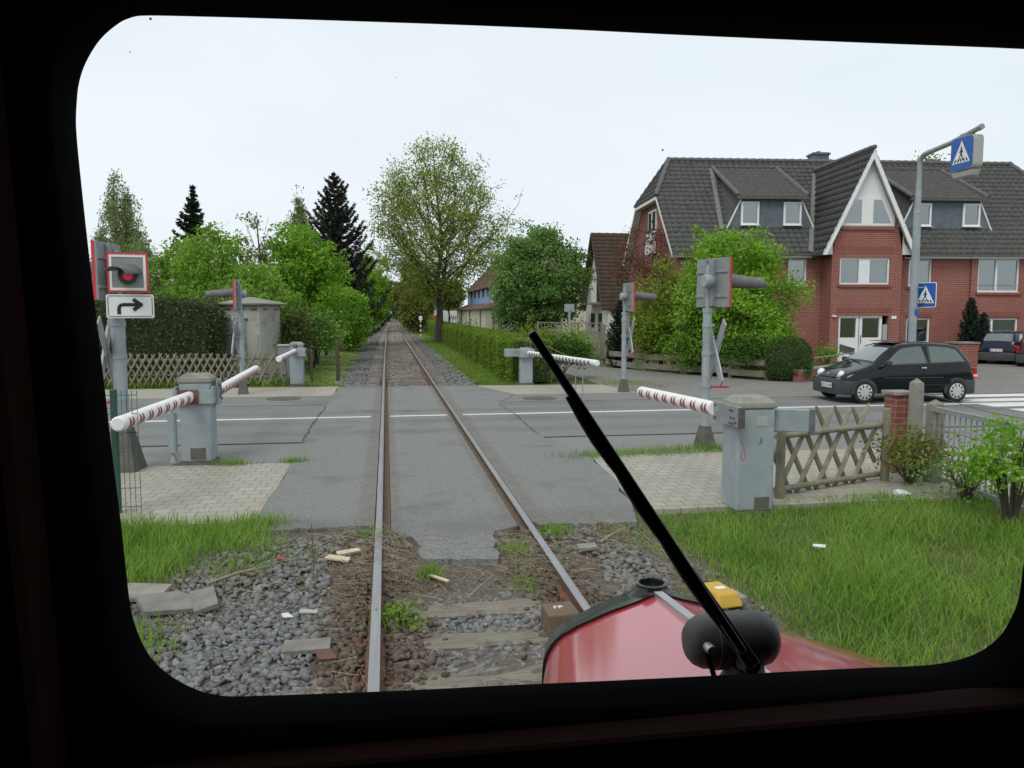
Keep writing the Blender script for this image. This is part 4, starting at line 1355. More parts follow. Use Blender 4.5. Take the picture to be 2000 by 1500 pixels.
for s0, s1 in ((0.18, 0.44), (0.38, 0.66), (0.58, 0.9)):
    a, b = Bt.lerp(Bb, s0), Bt.lerp(Bb, s1)
    m_ = a.lerp(b, 0.5)
    o = perp * 0.0062
    fb.tube([L(*(a + o * 0.75)), L(*(a.lerp(m_, 0.5) + o * 0.95)), L(*(m_ + o * 1.05)), L(*(m_.lerp(b, 0.5) + o * 0.95)), L(*(b + o * 0.75))], [0.0022, 0.003, 0.0034, 0.003, 0.0022], 8)
bl.build('wiper_blade', M['black'], arm, bevel=0.0022, seg=3)
fb.build('blade_frame', M['motor'], arm, smooth=40)

# ================================================================== LEVEL CROSSING
def crossing_signal(label, loc, rz, board=0.76, btop=2.96, visor=0.5, cross=True, cross_rot=0.0, bar_z=0.95, pole_r=0.055, foot=0.33, cz=1.5, nm='crossing_signal', second=False, flip=1):
    """Flashing-light post; local +X is the way the lamp faces."""
    t = thing(nm, label, 'signal', loc, rz, 'level crossing signals')
    b = MB()
    b.frustum((0, 0, -0.05), (foot * 0.85, foot * 0.85), (foot * 0.42, foot * 0.42), foot + 0.05)
    b.build('foot', M['foot'], t, bevel=0.01)
    b = MB()
    b.tube([(0, 0, foot - 0.05), (0, 0, btop - board - 0.02)], pole_r * 1.25, 16)
    b.tube([(0, 0, btop - board - 0.03), (0, 0, btop - 0.1)], pole_r * 0.6, 12)
    for z in (cz - 0.02, cz + 0.42, bar_z + 0.02, btop - board - 0.05):
        b.tube([(0, 0, z - 0.035), (0, 0, z + 0.035)], pole_r * 1.25 + 0.009, 16)
        b.box((0.085, 0, z), (0.09, 0.05, 0.05))
    for z in (0.62, 0.78, 1.22):
        b.tube([(0.02, -pole_r * 1.2, z), (0.02, -pole_r * 1.25 - 0.012, z)], 0.012, 8)
    b.build('pole', M['steel'], t, smooth=40)
    zc = btop - board / 2
    b = MB()
    h = board / 2
    bx = 0.09
    b.box((bx, 0, zc), (0.03, board, board))
    b.box((bx - 0.05, -h * 0.12, zc), (0.07, 0.11, board * 0.96))
    b.box((bx - 0.05, h * 0.25, zc), (0.06, 0.06, board * 0.96))
    for z in (zc - h * 0.55, zc + h * 0.45):
        b.box((bx - 0.025, 0, z), (0.025, board * 0.98, 0.035))
    bo = b.build('board', M['grey_sign'], t, bevel=0.003)
    b = MB()
    w = board * 0.055
    for sy, sz, ly, lz in ((0, h - w / 2, board, w), (0, -h + w / 2, board, w), (h - w / 2, 0, w, board - 2 * w), (-h + w / 2, 0, w, board - 2 * w)):
        b.box((bx + 0.036, sy, zc + sz), (0.042, ly, lz))
    b.build('red_border', M['red'], bo)
    b = MB()
    w2 = board * 0.07
    hh = h - w
    for sy, sz, ly, lz in ((0, hh - w2 / 2, 2 * hh, w2), (0, -hh + w2 / 2, 2 * hh, w2), (hh - w2 / 2, 0, w2, 2 * hh - 2 * w2), (-hh + w2 / 2, 0, w2, 2 * hh - 2 * w2)):
        b.box((bx + 0.0255, sy, zc + sz), (0.02, ly, lz))
    b.build('white_border', M['signwhite'], bo)
    r = board * 0.2
    b = MB()
    rows = []
    for i in range(9):
        x = bx + 0.016 + visor * i / 8
        k = 1 - 0.25 * (i / 8)
        row = []
        for j in range(15):
            a = radians(-42 + 264 * j / 14)
            row.append((x, r * 1.2 * k * cos(a), zc + r * 0.9 * k * sin(a) + r * 0.25 - 0.05 * i / 8))
        rows.append(row)
    b.grid(rows)
    v = b.build('visor', M['visor'], t, smooth=60, recalc=False)
    sm = v.modifiers.new('thick', 'SOLIDIFY')
    sm.thickness = 0.012
    b = MB().lathe([(r * 1.0, 0.012), (r * 1.0, 0.05), (r * 0.86, 0.05)], 24, (bx, 0, zc), axis='X')
    la = b.build('lamp', M['black'], t, smooth=30)
    MB().lathe([(r * 0.82, 0.05), (r * 0.7, 0.062), (0.01, 0.07)], 24, (bx, 0, zc), axis='X').build('lens', M['redlamp'], la, smooth=60)
    b = MB()
    b.lathe([(0.085, -0.08), (0.1, -0.05), (0.1, 0.04), (0.07, 0.1), (0.02, 0.11)], 14, (bx - 0.16, -0.08, zc + 0.02), axis='X')
    b.build('lamp_housing', M['steel'], t, smooth=40)
    if cross:
        # St Andrew's cross: two white boards crossed, red tips, its grey back bolted to clamps
        b, tips, back = MB(), MB(), MB()
        Rm = Matrix.Rotation(cross_rot, 3, 'Z')
        for k, sg in enumerate((1, -1)):
            for part, (q0, q1) in (('w', (-0.42, 0.42)), ('r', (0.421, 0.6)), ('r', (-0.6, -0.421))):
                ang = radians(38)
                a = Rm @ Vector((0, sg * sin(ang) * q0, cos(ang) * q0)) + Vector((0.15 + 0.035 * k, 0, cz))
                c = Rm @ Vector((0, sg * sin(ang) * q1, cos(ang) * q1)) + Vector((0.15 + 0.035 * k, 0, cz))
                up_ = Rm @ Vector((0, cos(ang), -sg * sin(ang)))
                if part == 'w':
                    d_ = (c - a).normalized() * 0.18
                    back.bar(a - d_, c + d_, 0.022, 0.16, up_)
                fo = Rm @ Vector((0.0135, 0, 0))
                (b if part == 'w' else tips).bar(a + fo, c + fo, 0.005, 0.158, up_)
        cr_ = back.build('warning_cross', M['steel'], t)
        b.build('white_face', M['signwhite'], cr_)
        tips.build('red_tips', M['red'], cr_)
        b = MB()
        b.box((0.1, 0.11 * flip, bar_z), (0.035, 0.62, 0.03), mat3=Matrix.Rotation(0.08 * flip, 3, 'X'))
        b.build('red_crossbar', M['red'], t, bevel=0.004)
    return t

def ang(x, y):
    return math.atan2(y, x)
s4 = crossing_signal('grey back of a flashing light post beside the barrier post with the counterweight box', (4.98, 11.95, 0), radians(16), visor=0.95, cross_rot=radians(-20), flip=-1)
s3 = crossing_signal('flashing light post standing at the driveway corner, visor pointing to the brick house', (6.31, 20.75, 0), radians(2), visor=0.75, btop=2.9, cross_rot=radians(-6), flip=-1)
s2 = crossing_signal('flashing light post in front of the small rendered hut and lattice fence', (-3.74, 21.75, 0), radians(184), visor=0.75, cross_rot=radians(-4))
s1 = crossing_signal('tall flashing light post beside the windscreen edge, carrying the white arrow sign', (-3.56, 11.45, 0), radians(176), visor=0.45, btop=3.04, pole_r=0.07, foot=0.55, cz=1.55, flip=-1, cross_rot=radians(8))
# second board of that post, facing the cab, with the bent arrow plate below it
def board_to_cab(parent):
    h, w = 0.24, 0.48
    c = Vector((-3.34 + 3.56, 11.22 - 11.45, 2.64))
    inv = Matrix.Rotation(-radians(176), 3, 'Z')
    aim = radians(14)
    Rm = inv @ Matrix.Rotation(aim, 3, 'Z')
    def P(x, y, z):
        return inv @ c + Rm @ Vector((x, y, z))
    def bx(b, x, y, z, dx, dy, dz):
        b.box(P(x, y, z), (dx, dy, dz), mat3=Rm)
    b = MB()
    bx(b, 0, 0, 0, 0.47, 0.03, 0.5)
    b.bar(P(-0.02, 0.05, -0.02), P(-0.06, 0.22, -0.02), 0.05, 0.05)
    b.bar(P(-0.02, 0.05, -0.36), P(-0.06, 0.22, -0.36), 0.05, 0.05)
    bo = b.build('front_board', M['grey_sign'], parent)
    b = MB()
    for x, z, dx, dz in ((0, 0.247, 0.49, 0.026), (0, -0.247, 0.49, 0.026), (0.232, 0, 0.026, 0.468), (-0.232, 0, 0.026, 0.468)):
        bx(b, x, -0.02, z, dx, 0.014, dz)
    b.build('red_border', M['red'], bo)
    b = MB()
    for x, z, dx, dz in ((0, 0.217, 0.438, 0.034), (0, -0.217, 0.438, 0.034), (0.203, 0, 0.032, 0.4), (-0.203, 0, 0.032, 0.4)):
        bx(b, x, -0.0185, z, dx, 0.008, dz)
    b.build('white_border', M['signwhite'], bo)
    # hood over the lamp, its lip swung out to one side
    b = MB()
    rows = []
    for i in range(9):
        y = -0.02 - 0.4 * i / 8
        row = []
        for j in range(13):
            a = radians(5 + 150 * j / 12)
            k = 1 - 0.12 * i / 8
            row.append(P(0.02 - 0.16 * (i / 8) + 0.155 * k * cos(a), y, -0.025 + 0.13 * k * sin(a) - 0.03 * i / 8))
        rows.append(row)
    b.grid(rows)
    v = b.build('visor', M['visor'], parent, smooth=60, recalc=False)
    sm = v.modifiers.new('thick', 'SOLIDIFY')
    sm.thickness = 0.01
    b = MB()
    b.tube([P(0.0, -0.014, -0.035), P(0.0, -0.06, -0.035)], 0.12, 22)
    la = b.build('lamp', M['black'], parent, smooth=30)
    MB().tube([P(0.0, -0.06, -0.045), P(0.0, -0.072, -0.045)], [0.06, 0.05], 20).build('lens', M['redlamp'], la, smooth=50)
    # arrow plate
    b = MB()
    poly = []
    for sx, sz, a0 in ((1, 1, 0), (-1, 1, 90), (-1, -1, 180), (1, -1, 270)):
        for k in range(5):
            a = radians(a0 + 90 * k / 4)
            poly.append((sx * (0.285 - 0.025) + 0.025 * cos(a), sz * (0.155 - 0.025) + 0.025 * sin(a)))
    zc = -0.44
    b.slab([P(x + 0.015, -0.01, z + zc) for x, z in poly], P(0, -1, 0) - P(0, 0, 0), 0.012)
    pl = b.build('arrow_plate', M['signwhite'], parent)
    b = MB()
    dn = P(0, -1, 0) - P(0, 0, 0)
    for x, z, dx, dz in ((0, 0.134, 0.51, 0.008), (0, -0.134, 0.51, 0.008), (0.262, 0, 0.008, 0.24), (-0.262, 0, 0.008, 0.24)):
        bx(b, x + 0.015, -0.0235, z + zc, dx, 0.004, dz)
    pts = [(-0.135, -0.105), (-0.135, -0.02), (-0.125, 0.005), (-0.1, 0.02), (0.13, 0.02)]
    for a, c_ in zip(pts[:-1], pts[1:]):
        b.bar(P(a[0] + 0.015, -0.024, a[1] + zc), P(c_[0] + 0.015, -0.024, c_[1] + zc), 0.044, 0.004, dn)
    b.bar(P(0.05, -0.0265, 0.09 + zc), P(0.155, -0.0265, 0.012 + zc), 0.046, 0.004, dn)
    b.bar(P(0.05, -0.0285, -0.05 + zc), P(0.155, -0.0285, 0.028 + zc), 0.046, 0.004, dn)
    b.build('arrow', M['lettering'], pl)
board_to_cab(s1)

def marks(b, a, c, r, n, pair=0.05, mi=0, gap=None, s0=0.06, s1=0.94):
    """Pairs of curved bands that wrap part of the tube, as printed on the boom."""
    a, c = Vector(a), Vector(c)
    x, z, d = frame_from(c - a)
    Ln = (c - a).length
    for i in range(n):
        s = s0 + (s1 - s0) * i / max(1, n - 1)
        for off in (-pair * 0.55, pair * 0.55):
            for (w0, w1) in ((-1.3, 0.75), (pi - 0.75, pi + 1.3)):
                row0, row1 = [], []
                for k in range(7):
                    t = w0 + (w1 - w0) * k / 6
                    wd = pair * 0.4 * sin(pi * (k + 0.35) / 6.7)
                    rr = r + 0.0025
                    p = a + d * (Ln * s + off)
                    q = (x * cos(t) + z * sin(t)) * rr
                    row0.append(p + q - d * wd)
                    row1.append(p + q + d * wd)
                b.grid([row0, row1], mi)

def barrier_post(label, loc, h=1.26, w=0.42, group='level crossing barriers'):
    t = thing('barrier', label, 'barrier', loc, 0, group)
    b = MB()
    b.box((0, 0, h / 2 - 0.06), (w, w * 0.92, h - 0.16))
    p = b.build('post', M['steel'], t, bevel=0.025, seg=3)
    c = MB()
    c.frustum((0, 0, h - 0.14), (w + 0.03, w * 0.92 + 0.03), (w + 0.03, w * 0.92 + 0.03), 0.05)
    c.frustum((0, 0, h - 0.09), (w + 0.03, w * 0.92 + 0.03), (w * 0.72, w * 0.66), 0.07)
    c.build('cap', M['moss'], t, bevel=0.012, seg=2)
    d = MB()
    d.frustum((0, 0, -0.1), (w + 0.1, w + 0.06), (w + 0.05, w + 0.02), 0.12)
    d.build('base', M['foot'], t)
    return t, p

def boom(t, a, c, r, n, m, nm='boom', r1=None):
    b = MB()
    b.tube([a, c], [r, r1 or r], 18)
    o = b.build(nm, M['white'], t, smooth=40)
    b = MB()
    marks(b, a, c, r, n, pair=0.09)
    b.build('stripe_pattern', m, o, recalc=False)
    e = MB()
    A, Cc = Vector(a), Vector(c)
    dd = (Cc - A).normalized()
    rr = (r1 or r)
    e.tube([Cc + dd * 0.001, Cc + dd * 0.03], [rr * 1.01, rr * 0.8], 18)
    e.build('end_cap', M['signwhite'], o, smooth=30)
    return o

# 1: post near the wire fence, one boom across the road and one across the pavement
t, p = barrier_post('grey barrier post by the wire fence with booms over road and pavement', (-2.66, 11.85, 0), 1.28, 0.42)
boom(t, (-0.06, -0.05, 0.945), (-0.05, -3.25, 0.985), 0.078, 9, M['redmark'])
boom(t, (0.2, 0.2, 0.965), (0.06, 4.75, 0.985), 0.075, 16, M['redmark'])
b = MB()
b.box((-0.02, -0.22, 0.945), (0.5, 0.03, 0.2))
b.box((0.24, 0.02, 0.965), (0.03, 0.5, 0.24))
b.box((-0.26, 0.02, 0.965), (0.03, 0.5, 0.22))
b.box((0.27, 0.1, 0.985), (0.03, 0.28, 0.36))
br = b.build('boom_bracket', M['steel'], t, bevel=0.005)
for y, z in ((0.0, 1.1), (0.06, 1.07), (0.12, 0.96), (0.2, 0.98), (0.06, 0.92), (0.17, 0.88), (0.12, 1.02)):
    MB().lathe([(0.017, 0), (0.017, 0.02), (0.008, 0.024)], 6, (0.285, y, z), axis='X').build('bolt', M['bolt'], br)
MB().box((-0.08, -0.242, 0.945), (0.28, 0.02, 0.2)).build('rust_plate', M['rust'], t)
b = MB()
b.tube([(-0.32, -0.16, 0.16), (-0.32, -0.16, 0.72)], 0.062, 16)
b.tube([(-0.32, -0.16, 0.06), (-0.32, -0.16, 0.86)], 0.014, 8)
b.tube([(-0.32, -0.16, 0.02), (-0.32, -0.16, 0.12)], [0.05, 0.03], 10)
b.build('damper', M['steel'], t, smooth=40)
MB().box((0.02, -0.2, 0.14), (0.2, 0.012, 0.16)).build('access_plate', M['foot'], t, bevel=0.004)

# 2: far left post
t, p = barrier_post('grey barrier post with a lichen cap beside the lawn strip', (-2.6, 24.1, 0), 1.28, 0.38)
boom(t, (-0.04, -0.2, 0.985), (-0.03, -3.75, 0.965), 0.075, 12, M['redmark'])
b = MB()
b.box((0.1, -0.05, 0.96), (0.34, 0.42, 0.24))
br = b.build('boom_bracket', M['steel'], t, bevel=0.006)
MB().box((-0.02, -0.18, 1.14), (0.09, 0.03, 0.09)).build('number_tag', M['lettering'], t)
text('lettering', '3', 0.075, M['signwhite'], t, (-0.02, -0.197, 1.14), (pi / 2, 0, 0))
b = MB()
for z in (0.9, 1.0):
    b.lathe([(0.018, 0), (0.018, 0.02)], 6, (0.27, 0.0, z), axis='X')
b.box((0.3, 0.02, 0.98), (0.05, 0.2, 0.16))
b.build('bolts', M['bolt'], br)

# 3: far right post, boom reaching over the road with hanging support rods and bracing wire
t, p = barrier_post('slim grey barrier post under the round green apple tree, boom with hanging rods', (4.08, 23.35, 0), 1.1, 0.37)
a3, c3 = (0.05, -0.25, 0.925), (0.3, -7.0, 1.05)
bo = boom(t, a3, c3, 0.068, 20, M['lettering'])
b = MB()
b.box((0.0, -0.05, 0.92), (0.44, 0.5, 0.24))
b.box((-0.4, 0.18, 0.92), (0.42, 0.3, 0.22))
b.box((-0.2, 0.1, 0.9), (0.1, 0.3, 0.2))
b.build('boom_bracket', M['steel'], t, bevel=0.006)
b = MB()
b.tube([(-0.05, -0.2, 1.05), (0.03, -0.25, 1.4)], 0.006, 6)
b.tube([(0.12, -0.2, 1.05), (0.04, -0.25, 1.4)], 0.006, 6)
b.tube([(0.035, -0.25, 1.4), (0.22, -4.6, 1.07)], 0.004, 6)
b.build('bracing_wire', M['galv'], t)
for k, yy in enumerate((-5.35, -5.95)):
    f = (yy - a3[1]) / (c3[1] - a3[1])
    x, z = a3[0] + (c3[0] - a3[0]) * f, a3[2] + (c3[2] - a3[2]) * f
    b = MB()
    b.tube([(x, yy, z - 0.06), (x, yy, 0.14)], 0.012, 8)
    b.tube([(x, yy, z - 0.3), (x, yy, z - 0.22)], 0.02, 8)
    b.tube([(x, yy, 0.02), (x, yy, 0.14)], [0.028, 0.012], 8)
    b.tube([(x, yy, 0.26), (x, yy, 0.3)], 0.022, 8)
    b.build('support_rod', M['galv'], t)

# 4: near right post with the counterweight box
t, p = barrier_post('large grey barrier post with pink scrawl and counterweight box next to lattice fence', (3.92, 8.2, -0.05), 1.28, 0.43)
boom(t, (-0.24, 0.35, 1.08), (-0.2, 3.1, 1.0), 0.079, 8, M['redmark'])
b = MB()
b.box((-0.24, 0.02, 1.06), (0.035, 0.72, 0.22))
br = b.build('boom_bracket', M['galv'], t, bevel=0.004)
for y, z in ((-0.16, 1.12), (-0.1, 1.12), (-0.2, 1.04), (-0.12, 1.04), (-0.17, 0.98), (-0.1, 0.98), (-0.24, 1.0), (0.3, 1.13), (0.3, 0.99)):
    MB().lathe([(0.013, 0.004), (0.013, -0.014), (0.006, -0.018)], 6, (-0.258, y, z), axis='X').build('bolt', M['bolt'], br)
MB().box((-0.25, -0.36, 1.06), (0.05, 0.06, 0.22)).build('end_block', M['bolt'], br)
b = MB()
b.box((0.42, -0.12, 1.0), (0.42, 0.12, 0.24), rz=-0.42)
cw = b.build('counterweight', M['steel'], t, bevel=0.006)
MB().box((0.625, -0.215, 0.99), (0.06, 0.14, 0.27), rz=-0.42).build('end_plate', M['steel_dark'], cw)
MB().box((0.06, -0.199, 1.0), (0.13, 0.008, 0.1)).build('plaque', M['plaque'], t, bevel=0.003)
text('lettering', '3', 0.1, M['bolt'], t, (0.05, -0.1985, 0.78), (pi / 2, 0.15, 0))
b = MB()
b.tube([(-0.17, -0.2, 0.8), (-0.12, -0.2, 0.66), (-0.14, -0.2, 0.58), (-0.18, -0.2, 0.62), (-0.15, -0.2, 0.7)], 0.005, 6)
b.build('scrawl', M['graffiti'], t)
MB().box((0.08, -0.2, 0.1), (0.17, 0.012, 0.15)).build('access_plate', M['foot'], t, bevel=0.004)

# cable cabinet behind the far left post
t = thing('cable_cabinet', 'pale grey cable cabinet standing behind the far lattice fence end', 'cabinet', (-2.98, 25.0, 0))
MB().box((0, 0, 0.55), (0.5, 0.32, 1.1)).build('body', M['grey_sign'], t, bevel=0.01)
MB().box((0, -0.17, 0.5), (0.44, 0.014, 0.7)).build('door', M['grey_sign'], t, bevel=0.004)
MB().box((0, 0, 1.125), (0.56, 0.38, 0.05)).build('lid', M['plaque'], t, bevel=0.008)

# ================================================================== FENCES AND SMALL STRUCTURES
def lattice_fence(label, a, b, h, z0=0.02, step=0.17, slat=0.045, posts=3, seed=0, rails=(0.3, 0.78), lean=0.5, side=1):
    """Jaegerzaun: crossed half-round slats nailed to two rails and posts."""
    rng = np.random.default_rng(seed)
    t = thing('lattice_fence', label, 'fence', (a[0], a[1], 0))
    A, B = Vector((0, 0, 0)), Vector((b[0] - a[0], b[1] - a[1], 0))
    d = B.normalized()
    nrm = Vector((-d.y, d.x, 0))
    Ln = B.length
    f, r = MB(), MB()
    run = h * lean
    n = int((Ln + run) / step)
    for i in range(n):
        s0 = -run + i * step
        for sg in (1, -1):
            x0, x1 = (s0, s0 + run) if sg > 0 else (s0 + run, s0)
            za, zb = z0 + rng.normal() * 0.012, z0 + h + rng.normal() * 0.018
            # clip to the fence ends
            lo, hi = 0.0, 1.0
            for (p, q) in ((x0, x1),):
                if q > p:
                    lo, hi = max(lo, (0 - p) / (q - p)), min(hi, (Ln - p) / (q - p))
                else:
                    lo, hi = max(lo, (Ln - p) / (q - p)), min(hi, (0 - p) / (q - p))
            if hi - lo < 0.15:
                continue
            P0 = d * (x0 + (x1 - x0) * lo) + Vector((0, 0, za + (zb - za) * lo)) + nrm * (-0.045 * sg) * 0.4
            P1 = d * (x0 + (x1 - x0) * hi) + Vector((0, 0, za + (zb - za) * hi)) + nrm * (-0.045 * sg) * 0.4
            f.tube([P0, P0.lerp(P1, 0.5) + d * rng.normal() * 0.006, P0.lerp(P1, 0.93), P1], [slat * 0.5, slat * 0.52, slat * 0.48, slat * 0.18], 6)
    f.build('slats', M['larch'], t, smooth=50)
    for q in rails:
        r.tube([A + Vector((0, 0, z0 + h * q)) + nrm * 0.06 * side, A.lerp(B, 0.5) + Vector((0, 0, z0 + h * q + 0.01)) + nrm * 0.065 * side, B + Vector((0, 0, z0 + h * q)) + nrm * 0.06 * side], 0.035, 8)
    r.build('rails', M['larch'], t, smooth=50)
    for i in range(posts):
        p = A.lerp(B, i / (posts - 1))
        b_ = MB()
        b_.tube([p + nrm * 0.13 * side + Vector((0, 0, -0.15)), p + nrm * 0.13 * side + Vector((0, 0, h * 0.93))], [0.055, 0.05], 9)
        b_.build('fence_post', M['larch'], t, smooth=50)
    return t
lattice_fence('long weathered lattice fence in front of the dark hedge', (-9.4, 24.35), (-4.35, 24.3), 0.92, posts=4, seed=1, step=0.2, slat=0.062, lean=0.55)
lattice_fence('short lattice fence panel between the hut and the cable cabinet', (-4.3, 24.3), (-2.98, 24.25), 0.95, posts=2, seed=2, step=0.27, slat=0.058, lean=0.55)
lattice_fence('near lattice fence between the counterweight box and the brick pier', (4.42, 8.62), (6.2, 9.3), 0.98, z0=-0.02, posts=2, seed=3, step=0.34, slat=0.06, rails=(0.08, 0.72), lean=0.62, side=-1)

# brick pier, concrete posts and metal bar fence on the right
t = thing('brick_pier', 'red brick gate pier with a grey cap slab', 'pier', (6.8, 9.75, 0))
MB().box((0, 0, 0.49), (0.25, 0.25, 1.06)).build('shaft', M['pierbrick'], t)
MB().box((0, 0, 1.045), (0.32, 0.32, 0.05)).build('cap_slab', M['concrete'], t, bevel=0.008)
for x, y, h, w, lab in ((6.84, 9.45, 1.26, 0.13, 'taller square concrete post with a pyramid tip beside the brick pier'), (6.8, 9.02, 1.03, 0.15, 'shorter rough concrete post at the end of the metal bar fence')):
    b = MB()
    b.frustum((0, 0, -0.1), (w * 1.1, w * 1.1), (w, w), h + 0.04)
    b.frustum((0, 0, h - 0.06), (w, w), (0.02, 0.02), 0.06)
    tag(b.build('concrete_post', M['concrete'] if w < 0.14 else M['plank'], loc=(x, y, 0), bevel=0.008), lab, 'post')
t = thing('bar_fence', 'galvanised metal bar fence between the concrete posts and the leafy bush', 'fence', (6.75, 9.0, 0))
b = MB()
EX, EY = -0.45, -3.8
b.bar((0, 0, 0.92), (EX, EY, 0.92), 0.05, 0.06)
b.bar((0, 0, 0.08), (EX, EY, 0.08), 0.04, 0.05)
b.bar((0, 0, 0.68), (EX, EY, 0.68), 0.012, 0.014)
b.build('rails', M['galv'], t)
b = MB()
for i in range(36):
    f = (i + 0.5) / 36
    b.tube([(EX * f, EY * f, 0.08), (EX * f, EY * f, 0.92)], 0.009, 6)
b.build('bars', M['galv'], t)
for f in (0.36, 0.98):
    b = MB()
    b.bar((EX * f, EY * f, -0.15), (EX * f, EY * f, 0.98), 0.05, 0.05, (0, 1, 0))
    b.build('fence_post', M['galv'], t)
b = MB()
b.tube([(0.08, 0.4, 1.1), (0.06 + EX * 0.25, EY * 0.25, 1.0), (EX * 0.6, EY * 0.6, 1.02)], 0.004, 5)
b.build('wire', M['bolt'], t)

# green wire mesh fence end beside the windscreen edge
t = thing('wire_fence', 'green welded wire fence panel with a green post by the left window edge', 'fence', (-2.86, 8.95, 0))
MB().box((0, 0, 0.6), (0.06, 0.06, 1.42)).build('fence_post', M['greenwire'], t, bevel=0.006)
b = MB()
for i in range(5):
    x = -0.55 + 0.055 * i + 0.6
    b.tube([(0.03 + 0.052 * i, -0.02, -0.05), (0.03 + 0.052 * i, -0.02, 1.3)], 0.0035, 5)
for i in range(14):
    b.tube([(-0.9 + 0.06 * i, -0.02, -0.05), (-0.9 + 0.06 * i, -0.02, 1.3)], 0.0035, 5)
for k in range(7):
    b.tube([(-0.9, -0.022, 0.05 + 0.2 * k), (0.238, -0.022, 0.05 + 0.2 * k)], 0.0045, 5)
b.build('mesh_panel', M['greenwire'], t)

# small wooden post with an arm, beside the far left lawn
t = thing('wooden_post', 'dark wooden marker post standing on the lawn left of the track', 'post', (-1.58, 26.6, 0))
MB().box((0, 0, 0.52), (0.12, 0.11, 1.3)).build('shaft', M['postwood'], t, bevel=0.012)
MB().box((0.1, -0.02, 1.06), (0.14, 0.07, 0.13)).build('bracket', M['postwood'], t, bevel=0.006)
# black and white marker of the railway
t = thing('marker_post', 'slim black and white banded railway marker right of the track', 'marker', (3.12, 74.0, 0))
b = MB()
for k in range(7):
    b.tube([(0, 0, 0.22 * k - 0.1), (0, 0, 0.22 * (k + 1) - 0.1)], 0.06, 10, mi=k % 2)
b.build('shaft', [M['signwhite'], M['lettering']], t, smooth=40)
MB().box((0, 0, 1.6), (0.3, 0.06, 0.36)).build('plate', M['signwhite'], t)
# blue-grey garden gate frame at the tree line
t = thing('garden_gate', 'pale blue grey metal garden gate under the bright green trees', 'gate', (-2.75, 36.0, 0))
MB().bar((-0.3, 0, 0), (-0.3, 0, 1.6), 0.07, 0.07, (0, 1, 0)).bar((0.5, 0.5, 0), (0.5, 0.5, 1.5), 0.07, 0.07, (0, 1, 0)).build('gate_posts', M['steel'], t)
b = MB()
for k in range(8):
    f = k / 7
    b.tube([(-0.3 + 0.8 * f, 0.5 * f, 0.1), (-0.3 + 0.8 * f, 0.5 * f, 1.3)], 0.012, 6)
b.bar((-0.3, 0, 1.25), (0.5, 0.5, 1.25), 0.03, 0.03)
b.bar((-0.3, 0, 0.2), (0.5, 0.5, 0.2), 0.03, 0.03)
b.build('bars', M['steel'], t)
t = thing('picket_fence', 'low dark picket fence behind the far left barrier post', 'fence', (-2.35, 26.0, 0))
b = MB()
for k in range(22):
    b.box((-0.03 * k, 0.28 * k, 0.4), (0.05, 0.16, 0.95))
b.build('pickets', M['postwood'], t)
MB().bar((0.04, -0.1, 0.6), (-0.6, 6.0, 0.6), 0.04, 0.06).build('rail', M['postwood'], t)

# rendered hut with a shallow pyramid roof
t = thing('concrete_hut', 'small pale rendered hut with shallow pyramid roof behind the lattice fence', 'hut', (-4.45, 27.9, 0), radians(-22))
b = MB()
b.box((0, 0, 1.14), (1.36, 1.36, 2.4))
b.box((0, 0, 2.33), (1.42, 1.42, 0.06))
b.build('wall', M['hut'], t, bevel=0.03)
b = MB()
b.frustum((0, 0, 2.36), (1.68, 1.68), (1.72, 1.72), 0.05)
b.frustum((0, 0, 2.41), (1.72, 1.72), (0.1, 0.1), 0.22)
b.build('roof', M['concrete'], t)
d = MB().box((-0.18, -0.687, 1.0), (0.8, 0.03, 1.75)).build('door', M['grey_sign'], t, bevel=0.004)
MB().box((-0.18, -0.695, 1.9), (0.9, 0.06, 0.06)).build('lintel', M['foot'], d)
MB().box((0.14, -0.71, 1.0), (0.03, 0.03, 0.14)).build('handle', M['bolt'], d)
b = MB()
for x in (-0.45, 0.05, 0.5):
    b.box((x, -0.69, 2.22), (0.22, 0.03, 0.05))
b.box((0.69, -0.3, 2.22), (0.03, 0.22, 0.05))
b.box((0.69, 0.35, 2.22), (0.03, 0.22, 0.05))
b.build('vents', M['foot'], t)
MB().tube([(0.6, -0.71, 0), (0.6, -0.71, 1.4)], 0.035, 8).build('cable_pipe', M['plaque'], t)

# low plank fence along the driveway
def plank_fence(label, pts, h, zs, seed):
    t = thing('plank_fence', label, 'fence', (pts[0][0], pts[0][1], 0))
    o = Vector((pts[0][0], pts[0][1], 0))
    b, ps = MB(), []
    rng = np.random.default_rng(seed)
    for p, q in zip(pts[:-1], pts[1:]):
        P, Q = Vector((p[0], p[1], 0)) - o, Vector((q[0], q[1], 0)) - o
        for z in zs:
            b.bar(P + Vector((0, 0, z + rng.normal() * 0.02)), Q + Vector((0, 0, z + rng.normal() * 0.02)), 0.035, h)
        ps.append(P)
    ps.append(Q)
    for p in ps:
        MB().box(p + Vector((0.03, 0.05, 0.33)), (0.1, 0.1, 0.75)).build('fence_post', M['larch'], t)
    b.build('planks', M['plank'], t)
plank_fence('low fence of broad grey planks along the driveway under the shrubs', [(8.5, 30.4), (9.4, 28.3), (10.3, 26.6), (11.2, 24.9), (12.0, 23.9)], 0.2, (0.16, 0.52), 3)
t = thing('planter_wall', 'low brick planter wall below the clipped round bush', 'wall', (12.5, 23.0, 0))
b = MB()
b.bar((0.0, -0.1, 0.14), (2.6, 2.1, 0.14), 0.25, 0.34)
b.bar((2.6, 2.1, 0.14), (6.6, 5.6, 0.14), 0.25, 0.34)
b.build('brickwork', M['pierbrick'], t)
b = MB()
b.bar((0.0, -0.1, 0.33), (2.6, 2.1, 0.33), 0.3, 0.05)
